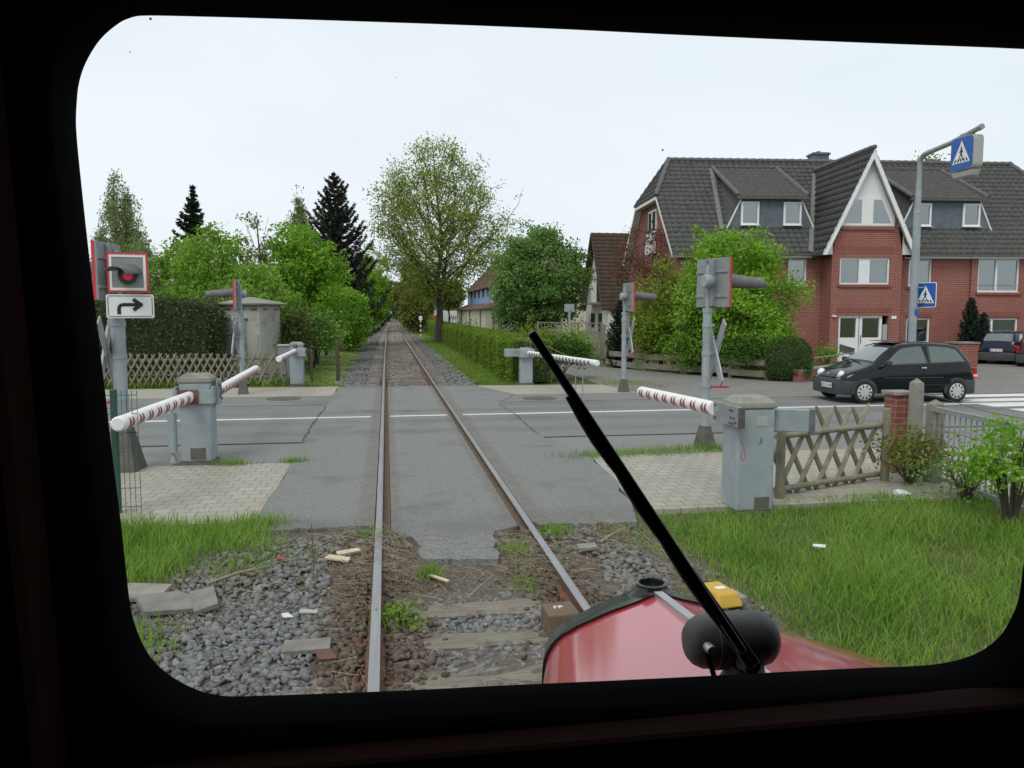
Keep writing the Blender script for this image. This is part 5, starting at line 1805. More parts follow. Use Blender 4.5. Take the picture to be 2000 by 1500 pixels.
b.bar((2.6, 2.1, 0.33), (6.6, 5.6, 0.33), 0.3, 0.05)
b.build('coping', M['concrete'], t)
b = MB()
b.bar((1.2, 1.3, 0.62), (6.6, 6.1, 0.62), 0.03, 0.04)
b.bar((1.3, 1.4, 0.3), (1.3, 1.4, 0.62), 0.03, 0.03, (0, 1, 0))
b.bar((6.5, 6.0, 0.3), (6.5, 6.0, 0.62), 0.03, 0.03, (0, 1, 0))
b.build('handrail', M['galv'], t)
t = thing('brick_pillar', 'square red brick pillar with a pale coping behind the tail of the black car', 'pillar', (18.75, 23.7, 0))
MB().box((0, 0, 0.55), (0.75, 0.5, 1.1)).build('shaft', M['pierbrick'], t)
MB().box((0, 0, 1.125), (0.82, 0.58, 0.05)).build('coping', M['concrete'], t)

# timber screens and gate in front of the white-gabled house
def screen(label, x0, y0, x1, y1, h, fan=True):
    t = thing('timber_screen', label, 'screen', (x0, y0, 0))
    D = Vector((x1 - x0, y1 - y0, 0))
    b = MB()
    n = 9
    for k in range(n):
        z = 0.12 + (h * 0.72 - 0.12) * k / (n - 1)
        b.bar((0, 0, z), (D.x, D.y, z), 0.02, h * 0.075)
    b.build('boards', M['plank'], t)
    b = MB()
    for z in (h * 0.76, h):
        b.bar((0, 0, z), (D.x, D.y, z), 0.04, 0.05)
    for k in range(8):
        f = k / 7
        g0 = D * f
        g1 = D * (0.5 + (f - 0.5) * 0.6 if fan else f)
        b.bar((g1.x, g1.y, h * 0.76), (g0.x, g0.y, h), 0.025, 0.025, (0, 1, 0))
    b.build('top_lattice', M['plank'], t)
    for q in (Vector((0, 0, 0)), D):
        MB().box((q.x, q.y, h * 0.52), (0.09, 0.09, h * 1.04)).build('screen_post', M['plank'], t)
screen('timber garden screen under the apple tree crown', 6.95, 36.5, 8.0, 36.2, 1.65, False)
screen('timber garden screen with a fan lattice right of the bare sign pole', 8.75, 36.0, 9.75, 35.6, 1.62)
screen('timber garden gate with arched lattice next to the dark narrow conifer', 9.85, 35.5, 10.75, 34.9, 1.5)
t = thing('road_sign', 'back of a small grey road sign on a thin pole before the timber screens', 'sign', (7.45, 32.2, 0))
MB().tube([(0, 0, -0.1), (0, 0, 2.3)], 0.045, 10).build('pole', M['steel'], t, smooth=40)
MB().box((0, 0.03, 2.3), (0.42, 0.025, 0.32)).build('plate', M['steel'], t, bevel=0.006)

# ================================================================== ROOF SHEETS
def tile_sheet(name, m, parent, org, sdir, tdir, s0, s1, t1, inside, wave=0.3, course=0.34, amp=0.03, step=0.042, ds=0.075):
    """Pantiles as real relief: waves along the eave, a step at every course."""
    o, S, T = Vector(org), Vector(sdir).normalized(), Vector(tdir).normalized()
    N = S.cross(T).normalized()
    if N.z < 0:
        N = -N
    ns = int((s1 - s0) / ds) + 1
    s = np.linspace(s0, s1, ns)
    nco = int(t1 / course) + 1
    V, F = [], []
    wv = amp * np.sin(2 * pi * s / wave)
    for c in range(nco):
        a, b = c * course, min((c + 1) * course + 0.02, t1 + 0.02)
        for t, lift in ((a, -0.02), (a, step), (b, 0.004)):
            h = wv + lift
            V.append(np.stack([o[i] + S[i] * s + T[i] * t + N[i] * h for i in range(3)], 1))
    V = np.concatenate(V)
    k = np.arange(ns - 1)
    tm = []
    for c in range(nco):
        a, b = c * course, min((c + 1) * course, t1)
        for r, tt in ((0, a + 0.01), (1, (a + b) / 2)):
            i0 = (c * 3 + r) * ns
            q = np.stack([i0 + k, i0 + k + 1, i0 + ns + k + 1, i0 + ns + k], 1)
            sm = (s[:-1] + s[1:]) / 2
            ok = np.array([inside(x, tt) for x in sm])
            F.append(q[ok])
    F = np.concatenate(F)
    used = np.unique(F)
    re = np.zeros(len(V), int)
    re[used] = np.arange(len(used))
    return raw_mesh(name, V[used], re[F], m, parent, smooth=False)

def ridge_run(b, a, c, r=0.11, n=None):
    a, c = Vector(a), Vector(c)
    Ln = (c - a).length
    n = n or max(2, int(Ln / 0.38))
    for i in range(n):
        p, q = a.lerp(c, i / n), a.lerp(c, (i + 1.12) / n)
        b.tube([p, q], [r * 0.84, r * 1.16], 8)

# ================================================================== BRICK HOUSE
A5 = radians(-5)
HO = (20.36, 31.76, 0)
house = thing('brick_house', 'red brick apartment house with dark tiled roof, pointed white gable and two slate dormers', 'house', HO, A5)
GU, GR = -7.95, 11.1            # gable end walls (u)
VF, VB = 1.0, 10.6              # front and back walls (v)
EZ, KZ = 4.68, 0.936            # eave height at v=.65, roof slope
def roof_z(v):
    return EZ + KZ * (v - 0.65)
RV = 5.8
RZ = roof_z(RV)

def wall_holes(b, p0, du, w, h, holes, th, mi=0):
    """Wall from p0 along du (unit, in plan), width w, height h, thickness th inwards, with rectangular holes (x0,x1,z0,z1)."""
    D = Vector((du[0], du[1], 0))
    N = Vector((-du[1], du[0], 0))
    xs_ = sorted(set([0, w] + [x for q in holes for x in q[:2]]))
    zs_ = sorted(set([0, h] + [z for q in holes for z in q[2:]]))
    p0 = Vector(p0)
    def P(x, z, d):
        return p0 + D * x + Vector((0, 0, z)) + N * d
    for i in range(len(xs_) - 1):
        for j in range(len(zs_) - 1):
            xa, xb, za, zb = xs_[i], xs_[i + 1], zs_[j], zs_[j + 1]
            if any(q[0] <= xa + 1e-6 and q[1] >= xb - 1e-6 and q[2] <= za + 1e-6 and q[3] >= zb - 1e-6 for q in holes):
                continue
            b.add([P(xa, za, 0), P(xb, za, 0), P(xb, zb, 0), P(xa, zb, 0)], [(0, 1, 2, 3)], mi)
    for x0, x1, z0, z1 in holes:
        for q in (((x0, z0), (x1, z0)), ((x1, z0), (x1, z1)), ((x1, z1), (x0, z1)), ((x0, z1), (x0, z0))):
            (xa, za), (xb, zb) = q
            b.add([P(xa, za, 0), P(xb, zb, 0), P(xb, zb, th), P(xa, za, th)], [(0, 1, 2, 3)], mi)

def window(parent, x0, x1, z0, z1, v, cols=1, curtain='full', panel=None, recess=0.1, fr=0.075, outward=(0, -1), split=None, name='window'):
    """Window in a wall facing -v (local): frame > pane, curtain."""
    y = v + recess
    b = MB()
    cxs = [x0, x1] if split is None else [x0] + split + [x1]
    b.box(((x0 + x1) / 2, y, z1 - fr / 2), (x1 - x0, 0.07, fr))
    b.box(((x0 + x1) / 2, y, z0 + fr / 2), (x1 - x0, 0.07, fr))
    b.box((x0 + fr / 2, y, (z0 + z1) / 2), (fr, 0.07, z1 - z0 - 2 * fr))
    b.box((x1 - fr / 2, y, (z0 + z1) / 2), (fr, 0.07, z1 - z0 - 2 * fr))
    for x in cxs[1:-1]:
        b.box((x, y, (z0 + z1) / 2), (fr * 1.3, 0.065, z1 - z0 - 2 * fr))
    if panel:
        b.box(((panel[0] + panel[1]) / 2, y - 0.005, (z0 + z1) / 2), (panel[1] - panel[0], 0.05, z1 - z0 - 2 * fr))
    b.box(((x0 + x1) / 2, y - 0.06, z0 - 0.02), (x1 - x0 + 0.04, 0.16, 0.03))
    f = b.build(name, M['pvc'], parent)
    MB().box(((x0 + x1) / 2, y + 0.015, (z0 + z1) / 2), (x1 - x0 - fr, 0.006, z1 - z0 - fr)).build('pane', M['glass'], f)
    zt = z1 if curtain == 'full' else z0 + (z1 - z0) * 0.45
    if curtain:
        n = int((x1 - x0) / 0.04)
        rows = [[(x0 + (x1 - x0) * i / n, y + 0.1 + 0.018 * sin(i * 1.9) + 0.01 * sin(i * 0.7), z) for i in range(n + 1)] for z in (z0, zt)]
        MB().grid(rows).build('curtain', M['curtain'], f, smooth=60)
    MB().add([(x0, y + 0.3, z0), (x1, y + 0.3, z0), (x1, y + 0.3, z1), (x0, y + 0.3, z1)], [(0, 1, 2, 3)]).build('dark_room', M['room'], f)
    return f

# front wall, left and right of the bay
wb = MB()
hl = [(-3.02 - GU, -2.17 - GU, 3.3, 4.46)]
wall_holes(wb, (GU, VF, -0.1), (1, 0), -1.52 - GU, 4.9, [(a, b, c + 0.1, d + 0.1) for a, b, c, d in hl], 0.25)
RU0 = 1.58
hr = [(2.47, 3.55, 3.27, 4.47), (2.47, 3.57, 0.75, 1.87)]
wall_holes(wb, (RU0, VF, -0.1), (1, 0), 5.3 - RU0, 4.9, [(a - RU0, b - RU0, c + 0.1, d + 0.1) for a, b, c, d in hr], 0.25)
RU1 = 5.3
hr2 = [(5.6, 7.55, 3.02, 4.5), (6.05, 7.6, 0.5, 1.86)]
wall_holes(wb, (RU1, VF - 0.12, -0.1), (1, 0), GR - RU1, 4.9, [(a - RU1, b - RU1, c + 0.1, d + 0.1) for a, b, c, d in hr2], 0.25)
wb.add([(RU1, VF - 0.12, -0.1), (RU1, VF, -0.1), (RU1, VF, 4.8), (RU1, VF - 0.12, 4.8)], [(0, 1, 2, 3)])
# left gable end with its half-hip shape
HZ = 7.5
hv = 0.65 + (HZ - EZ) / KZ
gpoly = [(VF, -0.1), (VF, roof_z(VF) - 0.12), (hv, HZ - 0.12), (2 * RV - hv, HZ - 0.12), (2 * RV - VF, roof_z(VF) - 0.12), (2 * RV - VF, -0.1)]
wb.add([(GU, v, z) for v, z in gpoly], [tuple(range(len(gpoly)))])
wb.add([(GR, v, z) for v, z in gpoly], [tuple(range(len(gpoly)))])
wb.add([(GU, 2 * RV - VF, -0.1), (GR, 2 * RV - VF, -0.1), (GR, 2 * RV - VF, 4.8), (GU, 2 * RV - VF, 4.8)], [(0, 1, 2, 3)])
# entrance bay
BL, BR_, BT = -1.52, 1.58, 4.62
wall_holes(wb, (BL, 0, -0.1), (1, 0), BR_ - BL, BT + 0.1, [(-1.14 - BL, 1.08 - BL, 0.1, 2.08), (-1.17 - BL, 1.05 - BL, 3.4, 4.55)], 0.25)
wb.add([(BL, 0, -0.1), (BL, VF, -0.1), (BL, VF, BT), (BL, 0, BT)], [(0, 1, 2, 3)])
wb.add([(BR_, 0, -0.1), (BR_, VF, -0.1), (BR_, VF, BT), (BR_, 0, BT)], [(0, 1, 2, 3)])
AP = (-0.02, 8.95)            # gable apex (u, z)
def gab_u(z, side, inset=0.0):
    half = 2.06 * (AP[1] - z) / (AP[1] - 4.58)
    return AP[0] + side * max(0.0, half - inset)
# brick part of the gable up to the trapezoid window sill, with shoulders beside it
wb.add([(BL, 0, BT), (BR_, 0, BT), (gab_u(5.75, 1, 0.12), 0, 5.75), (gab_u(5.75, -1, 0.12), 0, 5.75)], [(0, 1, 2, 3)])
wb.build('walls', M['brick'], house, recalc=False)
wg = MB()
wg.add([(gab_u(5.76, -1, 0.1), 0.02, 5.76), (gab_u(5.76, 1, 0.1), 0.02, 5.76), (AP[0], 0.02, AP[1] - 0.2)], [(0, 1, 2)])
wg.slab([(BL - 0.0, 0.0, 4.58), (-2.03, 0.0, 4.58), (gab_u(5.1, -1, 0.15), 0.0, 5.1), (BL, 0.0, 5.4)], (0, 1, 0), 0.04)
wg.slab([(BR_ + 0.0, 0.0, 4.58), (2.0, 0.0, 4.58), (gab_u(5.1, 1, 0.15), 0.0, 5.1), (BR_, 0.0, 5.4)], (0, 1, 0), 0.04)
wg.build('gable_cladding', M['pvc'], house)
def trim(c, d):
    MB().box(c, d).build('brick_trim', M['soldier'], house)
trim((1.24, -0.006, 5.95), (0.12, 0.02, 0.4))
trim((-0.05, -0.03, 5.68), (2.36, 0.06, 0.14))
for a, b, z in ((-1.17, 1.05, 4.66), (-1.14, 1.08, 2.12)):
    trim(((a + b) / 2, 0.0, z + 0.12), (b - a + 0.2, 0.03, 0.26))
for a, b, z in ((2.47, 3.57, 1.9), (6.05, 7.6, 1.9)):
    trim(((a + b) / 2, VF - (0.12 if a > 5 else 0), z + 0.12), (b - a + 0.2, 0.03, 0.26))
for a, b, z, v in ((-1.17, 1.05, 3.25, 0), (2.47, 3.55, 3.2, VF), (5.6, 7.55, 2.94, VF - 0.12)):
    trim(((a + b) / 2, v - 0.02, z), (b - a + 0.15, 0.1, 0.12))
# windows
window(house, -1.17, 1.05, 3.3, 4.45, 0.0, panel=(-0.3, 0.18))
window(house, -3.02, -2.17, 3.3, 4.46, VF)
window(house, 2.47, 3.55, 3.27, 4.47, VF)
window(house, 2.47, 3.57, 0.75, 1.87, VF, curtain='half')
fr = window(house, 5.6, 7.55, 3.02, 4.5, VF - 0.12, split=[6.5])
MB().box((6.57, VF - 0.2, 3.32), (1.9, 0.02, 0.03)).build('bar', M['galv'], fr)
window(house, 6.05, 7.6, 0.5, 1.86, VF - 0.12, split=[6.4])
# trapezoid window in the gable
TZ0, TZ1 = 5.8, 6.95
b = MB()
def trap(b, z0, z1, inset, y, th):
    b.slab([(gab_u(z0, -1, 0.32 + inset), y, z0), (gab_u(z0, 1, 0.32 + inset), y, z0), (gab_u(z1, 1, 0.32 + inset), y, z1), (gab_u(z1, -1, 0.32 + inset), y, z1)], (0, 1, 0), th)
trap(b, TZ0, TZ1, 0.0, -0.03, 0.045)
tw = b.build('window', M['pvc'], house)
b = MB()
for s in (-1, 1):
    zi0, zi1 = TZ0 + 0.12, TZ1 - 0.06
    b = MB()
    b.slab([(gab_u(zi0, s, 0.42), -0.036, zi0), (s * 0.26 - 0.06, -0.036, zi0), (s * 0.26 - 0.06, -0.036, zi1), (gab_u(zi1, s, 0.4), -0.036, zi1)], (0, 1, 0), 0.005)
    b.build('curtain', M['curtain'], tw)
b = MB()
for s in (-1, 1):
    zi0, zi1 = TZ0 + 0.12, TZ1 - 0.06
    b = MB()
    b.slab([(gab_u(zi0, s, 0.42), -0.05, zi0), (s * 0.26 - 0.06, -0.05, zi0), (s * 0.26 - 0.06, -0.05, zi1), (gab_u(zi1, s, 0.4), -0.05, zi1)], (0, 1, 0), 0.004)
    b.build('pane', M['glass'], tw)
# double entrance door: white frames, dark glass above, slanted dark panes below
for s, (x0, x1) in enumerate(((-1.14, -0.2), (-0.16, 0.84))):
    b = MB()
    y = 0.12
    b.box(((x0 + x1) / 2, y, 1.93), (x1 - x0, 0.06, 0.11))
    b.box(((x0 + x1) / 2, y, 0.06), (x1 - x0, 0.06, 0.13))
    b.box((x0 + 0.06, y, 0.995), (0.12, 0.06, 1.74))
    b.box((x1 - 0.06, y, 0.995), (0.12, 0.06, 1.74))
    b.box(((x0 + x1) / 2, y, 0.9), (x1 - x0 - 0.24, 0.06, 0.26))
    xa, xb = x0 + 0.12, x1 - 0.12
    lo = (0.42, 0.22) if s == 0 else (0.22, 0.42)
    hi = (0.76, 0.56) if s == 0 else (0.5, 0.7)
    b.slab([(xa, y - 0.028, 0.125), (xb, y - 0.028, 0.125), (xb, y - 0.028, lo[1]), (xa, y - 0.028, lo[0])], (0, 1, 0), 0.05)
    b.slab([(xa, y - 0.028, hi[0]), (xb, y - 0.028, hi[1]), (xb, y - 0.028, 0.77), (xa, y - 0.028, 0.77)], (0, 1, 0), 0.05)
    dr = b.build('door', M['pvc'], house)
    MB().box(((x0 + x1) / 2, y + 0.05, 1.0), (x1 - x0 - 0.2, 0.006, 1.8)).build('pane', M['glass'], dr)
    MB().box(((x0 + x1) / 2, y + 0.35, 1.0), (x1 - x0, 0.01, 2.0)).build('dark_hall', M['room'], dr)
    if s:
        MB().tube([(x0 + 0.06, y - 0.06, 0.75), (x0 + 0.06, y - 0.06, 1.15)], 0.015, 8).build('handle', M['bolt'], dr)
MB().box((0.96, 0.06, 1.1), (0.2, 0.06, 1.0)).build('letterbox_panel', M['plaque'], house, bevel=0.004)
MB().box((1.3, -0.02, 1.9), (0.22, 0.03, 0.13)).build('number_sign', M['signwhite'], house)
for x in (-1.42, -1.32):
    MB().lathe([(0.045, 0), (0.045, 0.08), (0.01, 0.1)], 12, (x, -0.09, 1.96), axis='Y').build('wall_lamp', M['signwhite'], house, smooth=40)
b = MB()
b.box((-0.15, -0.5, -0.02), (2.6, 1.0, 0.1))
b.build('door_step', M['concrete'], house)

# roofs
gs = []
def in_front(u, t):
    z = EZ + t * KZ / math.sqrt(1 + KZ * KZ)
    v = 0.65 + t / math.sqrt(1 + KZ * KZ)
    l = GU - 0.35 if z < HZ else GU - 0.35 + (z - HZ) / (RZ - HZ) * 1.15
    r = GR + 0.35 if z < HZ else GR + 0.35 - (z - HZ) / (RZ - HZ) * 1.15
    if not (l < u < r):
        return False
    if z < AP[1] and gab_u(z, -1, 0.3) < u < gab_u(z, 1, 0.3):
        return False
    return True
kl = math.sqrt(1 + KZ * KZ)
t1 = (RV - 0.65) * kl
tile_sheet('main_roof', M['tile'], house, (0, 0.65, EZ), (1, 0, 0), (0, 1 / kl, KZ / kl), GU - 0.36, GR + 0.36, t1, in_front)
b = MB()
b.add([(GU - 0.35, 0.66, EZ - 0.1), (GR + 0.35, 0.66, EZ - 0.1), (GR + 0.35, hv, HZ - 0.1), (GR - 0.8, RV, RZ - 0.1), (GU + 0.8, RV, RZ - 0.1), (GU - 0.35, hv, HZ - 0.1)], [tuple(range(6))])
b.add([(GU - 0.35, 2 * RV - 0.66, EZ - 0.1), (GR + 0.35, 2 * RV - 0.66, EZ - 0.1), (GR + 0.35, 2 * RV - hv, HZ - 0.1), (GR - 0.8, RV, RZ - 0.1), (GU + 0.8, RV, RZ - 0.1), (GU - 0.35, 2 * RV - hv, HZ - 0.1)], [tuple(range(6))])
b.build('roof_deck', M['tile'], house)
for side, g0 in ((-1, GU - 0.35), (1, GR + 0.35)):
    gx_ = g0 - side * 1.15
    hipz = HZ - 0.02
    T = Vector((gx_ - g0, 0, RZ - hipz))
    tl = T.length
    w0, w1 = RV - hv + 0.12, 0.0
    def in_hip(s, t, w0=w0, tl=tl):
        return abs(s) < w0 * (1 - t / tl) + 0.03
    tile_sheet('hip_roof', M['tile'], house, (g0, RV, hipz), (0, 1, 0), T, -w0, w0, tl, in_hip)
rb = MB()
ridge_run(rb, (GU + 0.8, RV, RZ + 0.05), (GR - 0.8, RV, RZ + 0.05))
for g0, gx_ in ((GU - 0.35, GU + 0.8), (GR + 0.35, GR - 0.8)):
    ridge_run(rb, (g0, hv - 0.05, HZ + 0.02), (gx_, RV, RZ + 0.05))
    ridge_run(rb, (g0, 2 * RV - hv + 0.05, HZ + 0.02), (gx_, RV, RZ + 0.05))
# bay gable roof, both slopes, running back into the main roof
gz0 = 4.5
for side in (-1, 1):
    run, rise = 2.1, AP[1] + 0.03 - gz0
    T = Vector((-side * run, 0, rise))
    tl = T.length
    org = (AP[0] + side * run, 0, gz0)
    def in_g(s, t, tl=tl, rise=rise):
        z = gz0 + rise * t / tl
        return -0.36 < s < 0.65 + (z - EZ) / KZ + 0.12
    tile_sheet('gable_roof', M['tile'], house, org, (0, 1, 0), T, -0.36, 5.4, tl, in_g)
rb.build('ridge_tiles', M['ridge'], house, smooth=40)
rb = MB()
ridge_run(rb, (AP[0], -0.38, AP[1] + 0.07), (AP[0], 5.2, AP[1] + 0.07))
rb.build('gable_ridge_tiles', M['ridge'], house, smooth=40)
b = MB()
for side in (-1, 1):
    b.bar((AP[0] + side * 2.08, -0.33, 4.56), (AP[0] + side * 0.0, -0.33, AP[1] - 0.06), 0.05, 0.2, (0, 1, 0)) if False else None
    o0, o1 = (AP[0] + side * 2.1, 4.54), (AP[0], AP[1] - 0.02)
    i0, i1 = (AP[0] + side * 1.9, 4.54), (AP[0], AP[1] - 0.4)
    b = MB()
    b.slab([(o0[0], -0.35, o0[1]), (o1[0], -0.35, o1[1]), (i1[0], -0.35, i1[1]), (i0[0], -0.35, i0[1])], (0, 1, 0), 0.05)
    b.slab([(o0[0] - side * 0.05, -0.3, o0[1] + 0.02), (o1[0], -0.3, o1[1] - 0.1), (o1[0], 0.02, o1[1] - 0.1), (o0[0] - side * 0.05, 0.02, o0[1] + 0.02)], (-side * 4.4, 0, -2.1), 0.02)
    b.build('gable_verge_board', M['pvc'], house)
# verge boards of the left gable end and the eave gutter boards
for g0, sg in ((GU - 0.33, -1), (GR + 0.33, 1)):
    b = MB()
    for s in (1, -1):
        v0, v1 = (0.65, hv) if s > 0 else (2 * RV - 0.65, 2 * RV - hv)
        b.bar((g0, v0, EZ - 0.1), (g0, v1, HZ - 0.1), 0.05, 0.16)
    b.bar((g0, hv, HZ - 0.1), (g0, 2 * RV - hv, HZ - 0.1), 0.05, 0.14)
    b.slab([(g0, hv, HZ - 0.14), (g0, 2 * RV - hv, HZ - 0.14), (g0 - sg * 0.34, 2 * RV - hv, HZ - 0.14), (g0 - sg * 0.34, hv, HZ - 0.14)], (0, 0, -1), 0.02)
    for s in (1, -1):
        v0, v1 = (0.65, hv) if s > 0 else (2 * RV - 0.65, 2 * RV - hv)
        b.slab([(g0, v0, EZ - 0.16), (g0, v1, HZ - 0.16), (g0 - sg * 0.34, v1, HZ - 0.16), (g0 - sg * 0.34, v0, EZ - 0.16)], (0, s * 0.5, -0.5), 0.02)
    b.build('verge_board', M['pvc'], house)
b = MB()
for u0, u1 in ((GU - 0.35, -2.1), (2.08, GR + 0.35)):
    b.box(((u0 + u1) / 2, 0.6, EZ - 0.06), (u1 - u0, 0.14, 0.1))
b.build('gutter', M['foot'], house)
b = MB()
for u0, u1 in ((GU - 0.35, -2.1), (2.08, GR + 0.35)):
    b.box(((u0 + u1) / 2, 0.68, EZ - 0.14), (u1 - u0, 0.06, 0.07))
    b.box(((u0 + u1) / 2, 0.85, EZ - 0.19), (u1 - u0, 0.32, 0.02))
b.build('eave_boards', M['pvc'], house)
b = MB()
for side in (-1,):
    p, q = (AP[0] + side * 2.16, 0.66, EZ + 0.06), (AP[0] + side * 0.15, 0.65 + (8.75 - EZ) / KZ, 8.8)
    b.bar(p, q, 0.2, 0.05, (0, -KZ, 1))
b.build('valley_flashing', M['lead'], house)

def dormer(uc, w_top, w_bot):
    t = MB()
    zt, zb = 7.17, 5.86
    vt = 1.92
    vb = 0.65 + (zb - EZ) / KZ - 0.05
    tl_, tr_ = uc - w_top / 2, uc + w_top / 2
    bl_, br2 = uc - w_bot / 2, uc + w_bot / 2
    vtop = 0.65 + (9.0 - EZ) / KZ
    t.slab([(bl_, vt, zb - 0.2), (br2, vt, zb - 0.2), (tr_, vt, zt), (tl_, vt, zt)], (0, 1, 0), 0.08)
    d = t.build('dormer', M['slate'], house)
    for s, xt, xb in ((-1, tl_, bl_), (1, tr_, br2)):
        c = MB()
        c.add([(xb, vt + 0.01, zb - 0.2), (xt, vt + 0.01, zt + 0.02), (xt, vtop, 9.0), (xb, vb + 0.3, zb)], [(0, 1, 2), (0, 2, 3)])
        c.build('dormer_cheek', M['tile'], d)
    tr = MB()
    y = vt - 0.03
    tr.slab([(tl_ - 0.02, y, zt - 0.02), (tr_ + 0.02, y, zt - 0.02), (tr_ + 0.02, y, zt + 0.05), (tl_ - 0.02, y, zt + 0.05)], (0, 1, 0), 0.028)
    for s, xt, xb in ((-1, tl_, bl_), (1, tr_, br2)):
        tr.slab([(xb, y, zb - 0.05), (xb - s * 0.07, y, zb - 0.05), (xt - s * 0.05, y, zt - 0.03), (xt + s * 0.02, y, zt - 0.03)], (0, 1, 0), 0.028)
    tr.build('dormer_trim', M['pvc'], d)
    # shallow tiled roof
    T = Vector((0, vtop - (vt - 0.25), 9.02 - (zt + 0.06)))
    tile_sheet('dormer_roof', M['tile_d'], d, (uc, vt - 0.25, zt + 0.06), (1, 0, 0), T, -w_top / 2 - 0.22, w_top / 2 + 0.22, T.length, lambda s, t: True, wave=0.21, course=0.26, amp=0.014, step=0.045, ds=0.055)
    MB().box((uc, vt - 0.22, zt + 0.0), (w_top + 0.5, 0.12, 0.1)).build('dormer_gutter', M['foot'], d)
    for s in (-1, 1):
        r = MB()
        ridge_run(r, (uc + s * (w_top / 2 + 0.2), vt - 0.25, zt + 0.12), (uc + s * (w_top / 2 + 0.2), vtop, 9.06), 0.1)
        r.build('dormer_ridge', M['ridge'], d, smooth=40)
    MB().bar((bl_ - 0.22, vb - 0.1, roof_z(vb - 0.1) + 0.06), (tl_ - 0.3, vtop, roof_z(vtop) + 0.06), 0.2, 0.03, (0, -KZ, 1)).build('flashing', M['lead'], d)
    for k, s in enumerate((-1, 1)):
        xc = uc + s * (w_top / 2 - 0.42)
        window(d, xc - 0.41, xc + 0.41, 6.0, 7.02, vt - 0.07, curtain='half' if (s == -1) else 'full', recess=0.03, fr=0.085)
    return d
M['tile_d'] = mat('dormer_tile', (0.07, 0.067, 0.064), (0.12, 0.115, 0.11), 6, 0.8, bump=0.2, bscale=30, spec=0.3)
dormer(-3.5, 2.78, 4.1)
dormer(4.66, 3.15, 4.4)
t = MB()
t.box((0.72, 6.6, 9.5), (0.8, 0.7, 1.2))
t.box((0.72, 6.6, 10.02), (0.92, 0.82, 0.08))
t.tube([(0.72, 6.6, 10.05), (0.72, 6.6, 10.2)], 0.1, 10)
t.build('chimney', M['slate'], house)
# window and small balcony on the gable end (faces -u)
gw = MB()
gw.box((GU - 0.03, 5.5, 6.5), (0.06, 1.6, 1.1))
gf = gw.build('window', M['pvc'], house)
b = MB()
b.box((GU - 0.065, 5.1, 6.5), (0.02, 0.5, 0.9))
b.box((GU - 0.065, 5.9, 6.5), (0.02, 0.5, 0.9))
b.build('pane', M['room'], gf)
b = MB()
b.box((GU - 0.12, 5.5, 5.45), (0.18, 1.5, 1.0))
b.build('balcony_parapet', M['whitewall'], house)
b = MB()
b.bar((GU - 0.2, 4.75, 6.1), (GU - 0.2, 6.25, 6.1), 0.03, 0.03)
for k in range(9):
    b.bar((GU - 0.2, 4.75 + 1.5 * k / 8, 5.9), (GU - 0.2, 4.75 + 1.5 * k / 8, 6.1), 0.015, 0.015, (1, 0, 0))
b.build('balcony_rail', M['bolt'], house)

# ================================================================== OTHER BUILDINGS
# white-gabled house behind the copper-leaved tree
hs = thing('gabled_house', 'older house with a white gable, steep dark brown roof and balcony, behind the apple tree', 'house', (16.0, 60.0, 0))
b = MB()
hw = 3.3
b.add([(0, -hw, -0.1), (0, hw, -0.1), (0, hw, 2.6), (0, 0, 8.0), (0, -hw, 2.6)], [(0, 1, 2, 3, 4)])
b.add([(0, -hw, -0.1), (11, -hw, -0.1), (11, -hw, 2.6), (0, -hw, 2.6)], [(0, 1, 2, 3)])
b.add([(11, -hw, -0.1), (11, hw, -0.1), (11, hw, 2.6), (11, 0, 8.0), (11, -hw, 2.6)], [(0, 1, 2, 3, 4)])
b.add([(0, hw, -0.1), (11, hw, -0.1), (11, hw, 2.6), (0, hw, 2.6)], [(0, 1, 2, 3)])
b.build('wall', M['whitewall'], hs)
T = Vector((0, hw + 0.2, 8.15 - 2.3))
tile_sheet('roof', M['tile_old'], hs, (0, -hw - 0.2, 2.3), (1, 0, 0), T, -0.45, 11.4, T.length, lambda s, t: True, ds=0.15, wave=0.6)
T = Vector((0, -hw - 0.2, 8.15 - 2.3))
tile_sheet('roof', M['tile_old'], hs, (0, hw + 0.2, 2.3), (1, 0, 0), T, -0.45, 11.4, T.length, lambda s, t: True, ds=0.15, wave=0.6)
b = MB()
b.bar((-0.42, -hw - 0.2, 2.25), (-0.42, 0, 8.1), 0.06, 0.22, (1, 0, 0))
b.bar((-0.42, hw + 0.2, 2.25), (-0.42, 0, 8.1), 0.06, 0.22, (1, 0, 0))
b.build('verge_boards', M['tile_old'], hs)
bd = MB().box((-0.01, -0.6, 3.95), (0.05, 1.0, 2.1)).build('balcony_door', M['room'], hs)
b = MB()
b.box((-0.5, -0.3, 2.78), (1.0, 3.4, 0.16))
b.build('balcony_slab', M['concrete'], hs)
b = MB()
b.bar((-0.95, -1.9, 3.75), (-0.95, 1.4, 3.75), 0.04, 0.05)
for k in range(16):
    b.bar((-0.95, -1.9 + 0.22 * k, 2.85), (-0.95, -1.9 + 0.22 * k, 3.75), 0.02, 0.02, (1, 0, 0))
b.build('balcony_rail', M['bolt'], hs)
MB().box((-0.01, -1.2, 1.0), (0.04, 1.0, 2.1)).build('door', M['room'], hs)
MB().box((-0.01, 1.0, 1.5), (0.04, 1.1, 1.1)).build('window', M['room'], hs)
sk = MB().box((2.2, -1.9, 4.55), (0.9, 0.9, 0.08), mat3=Matrix.Rotation(radians(61), 3, 'X')).build('skylight', M['glass'], hs)

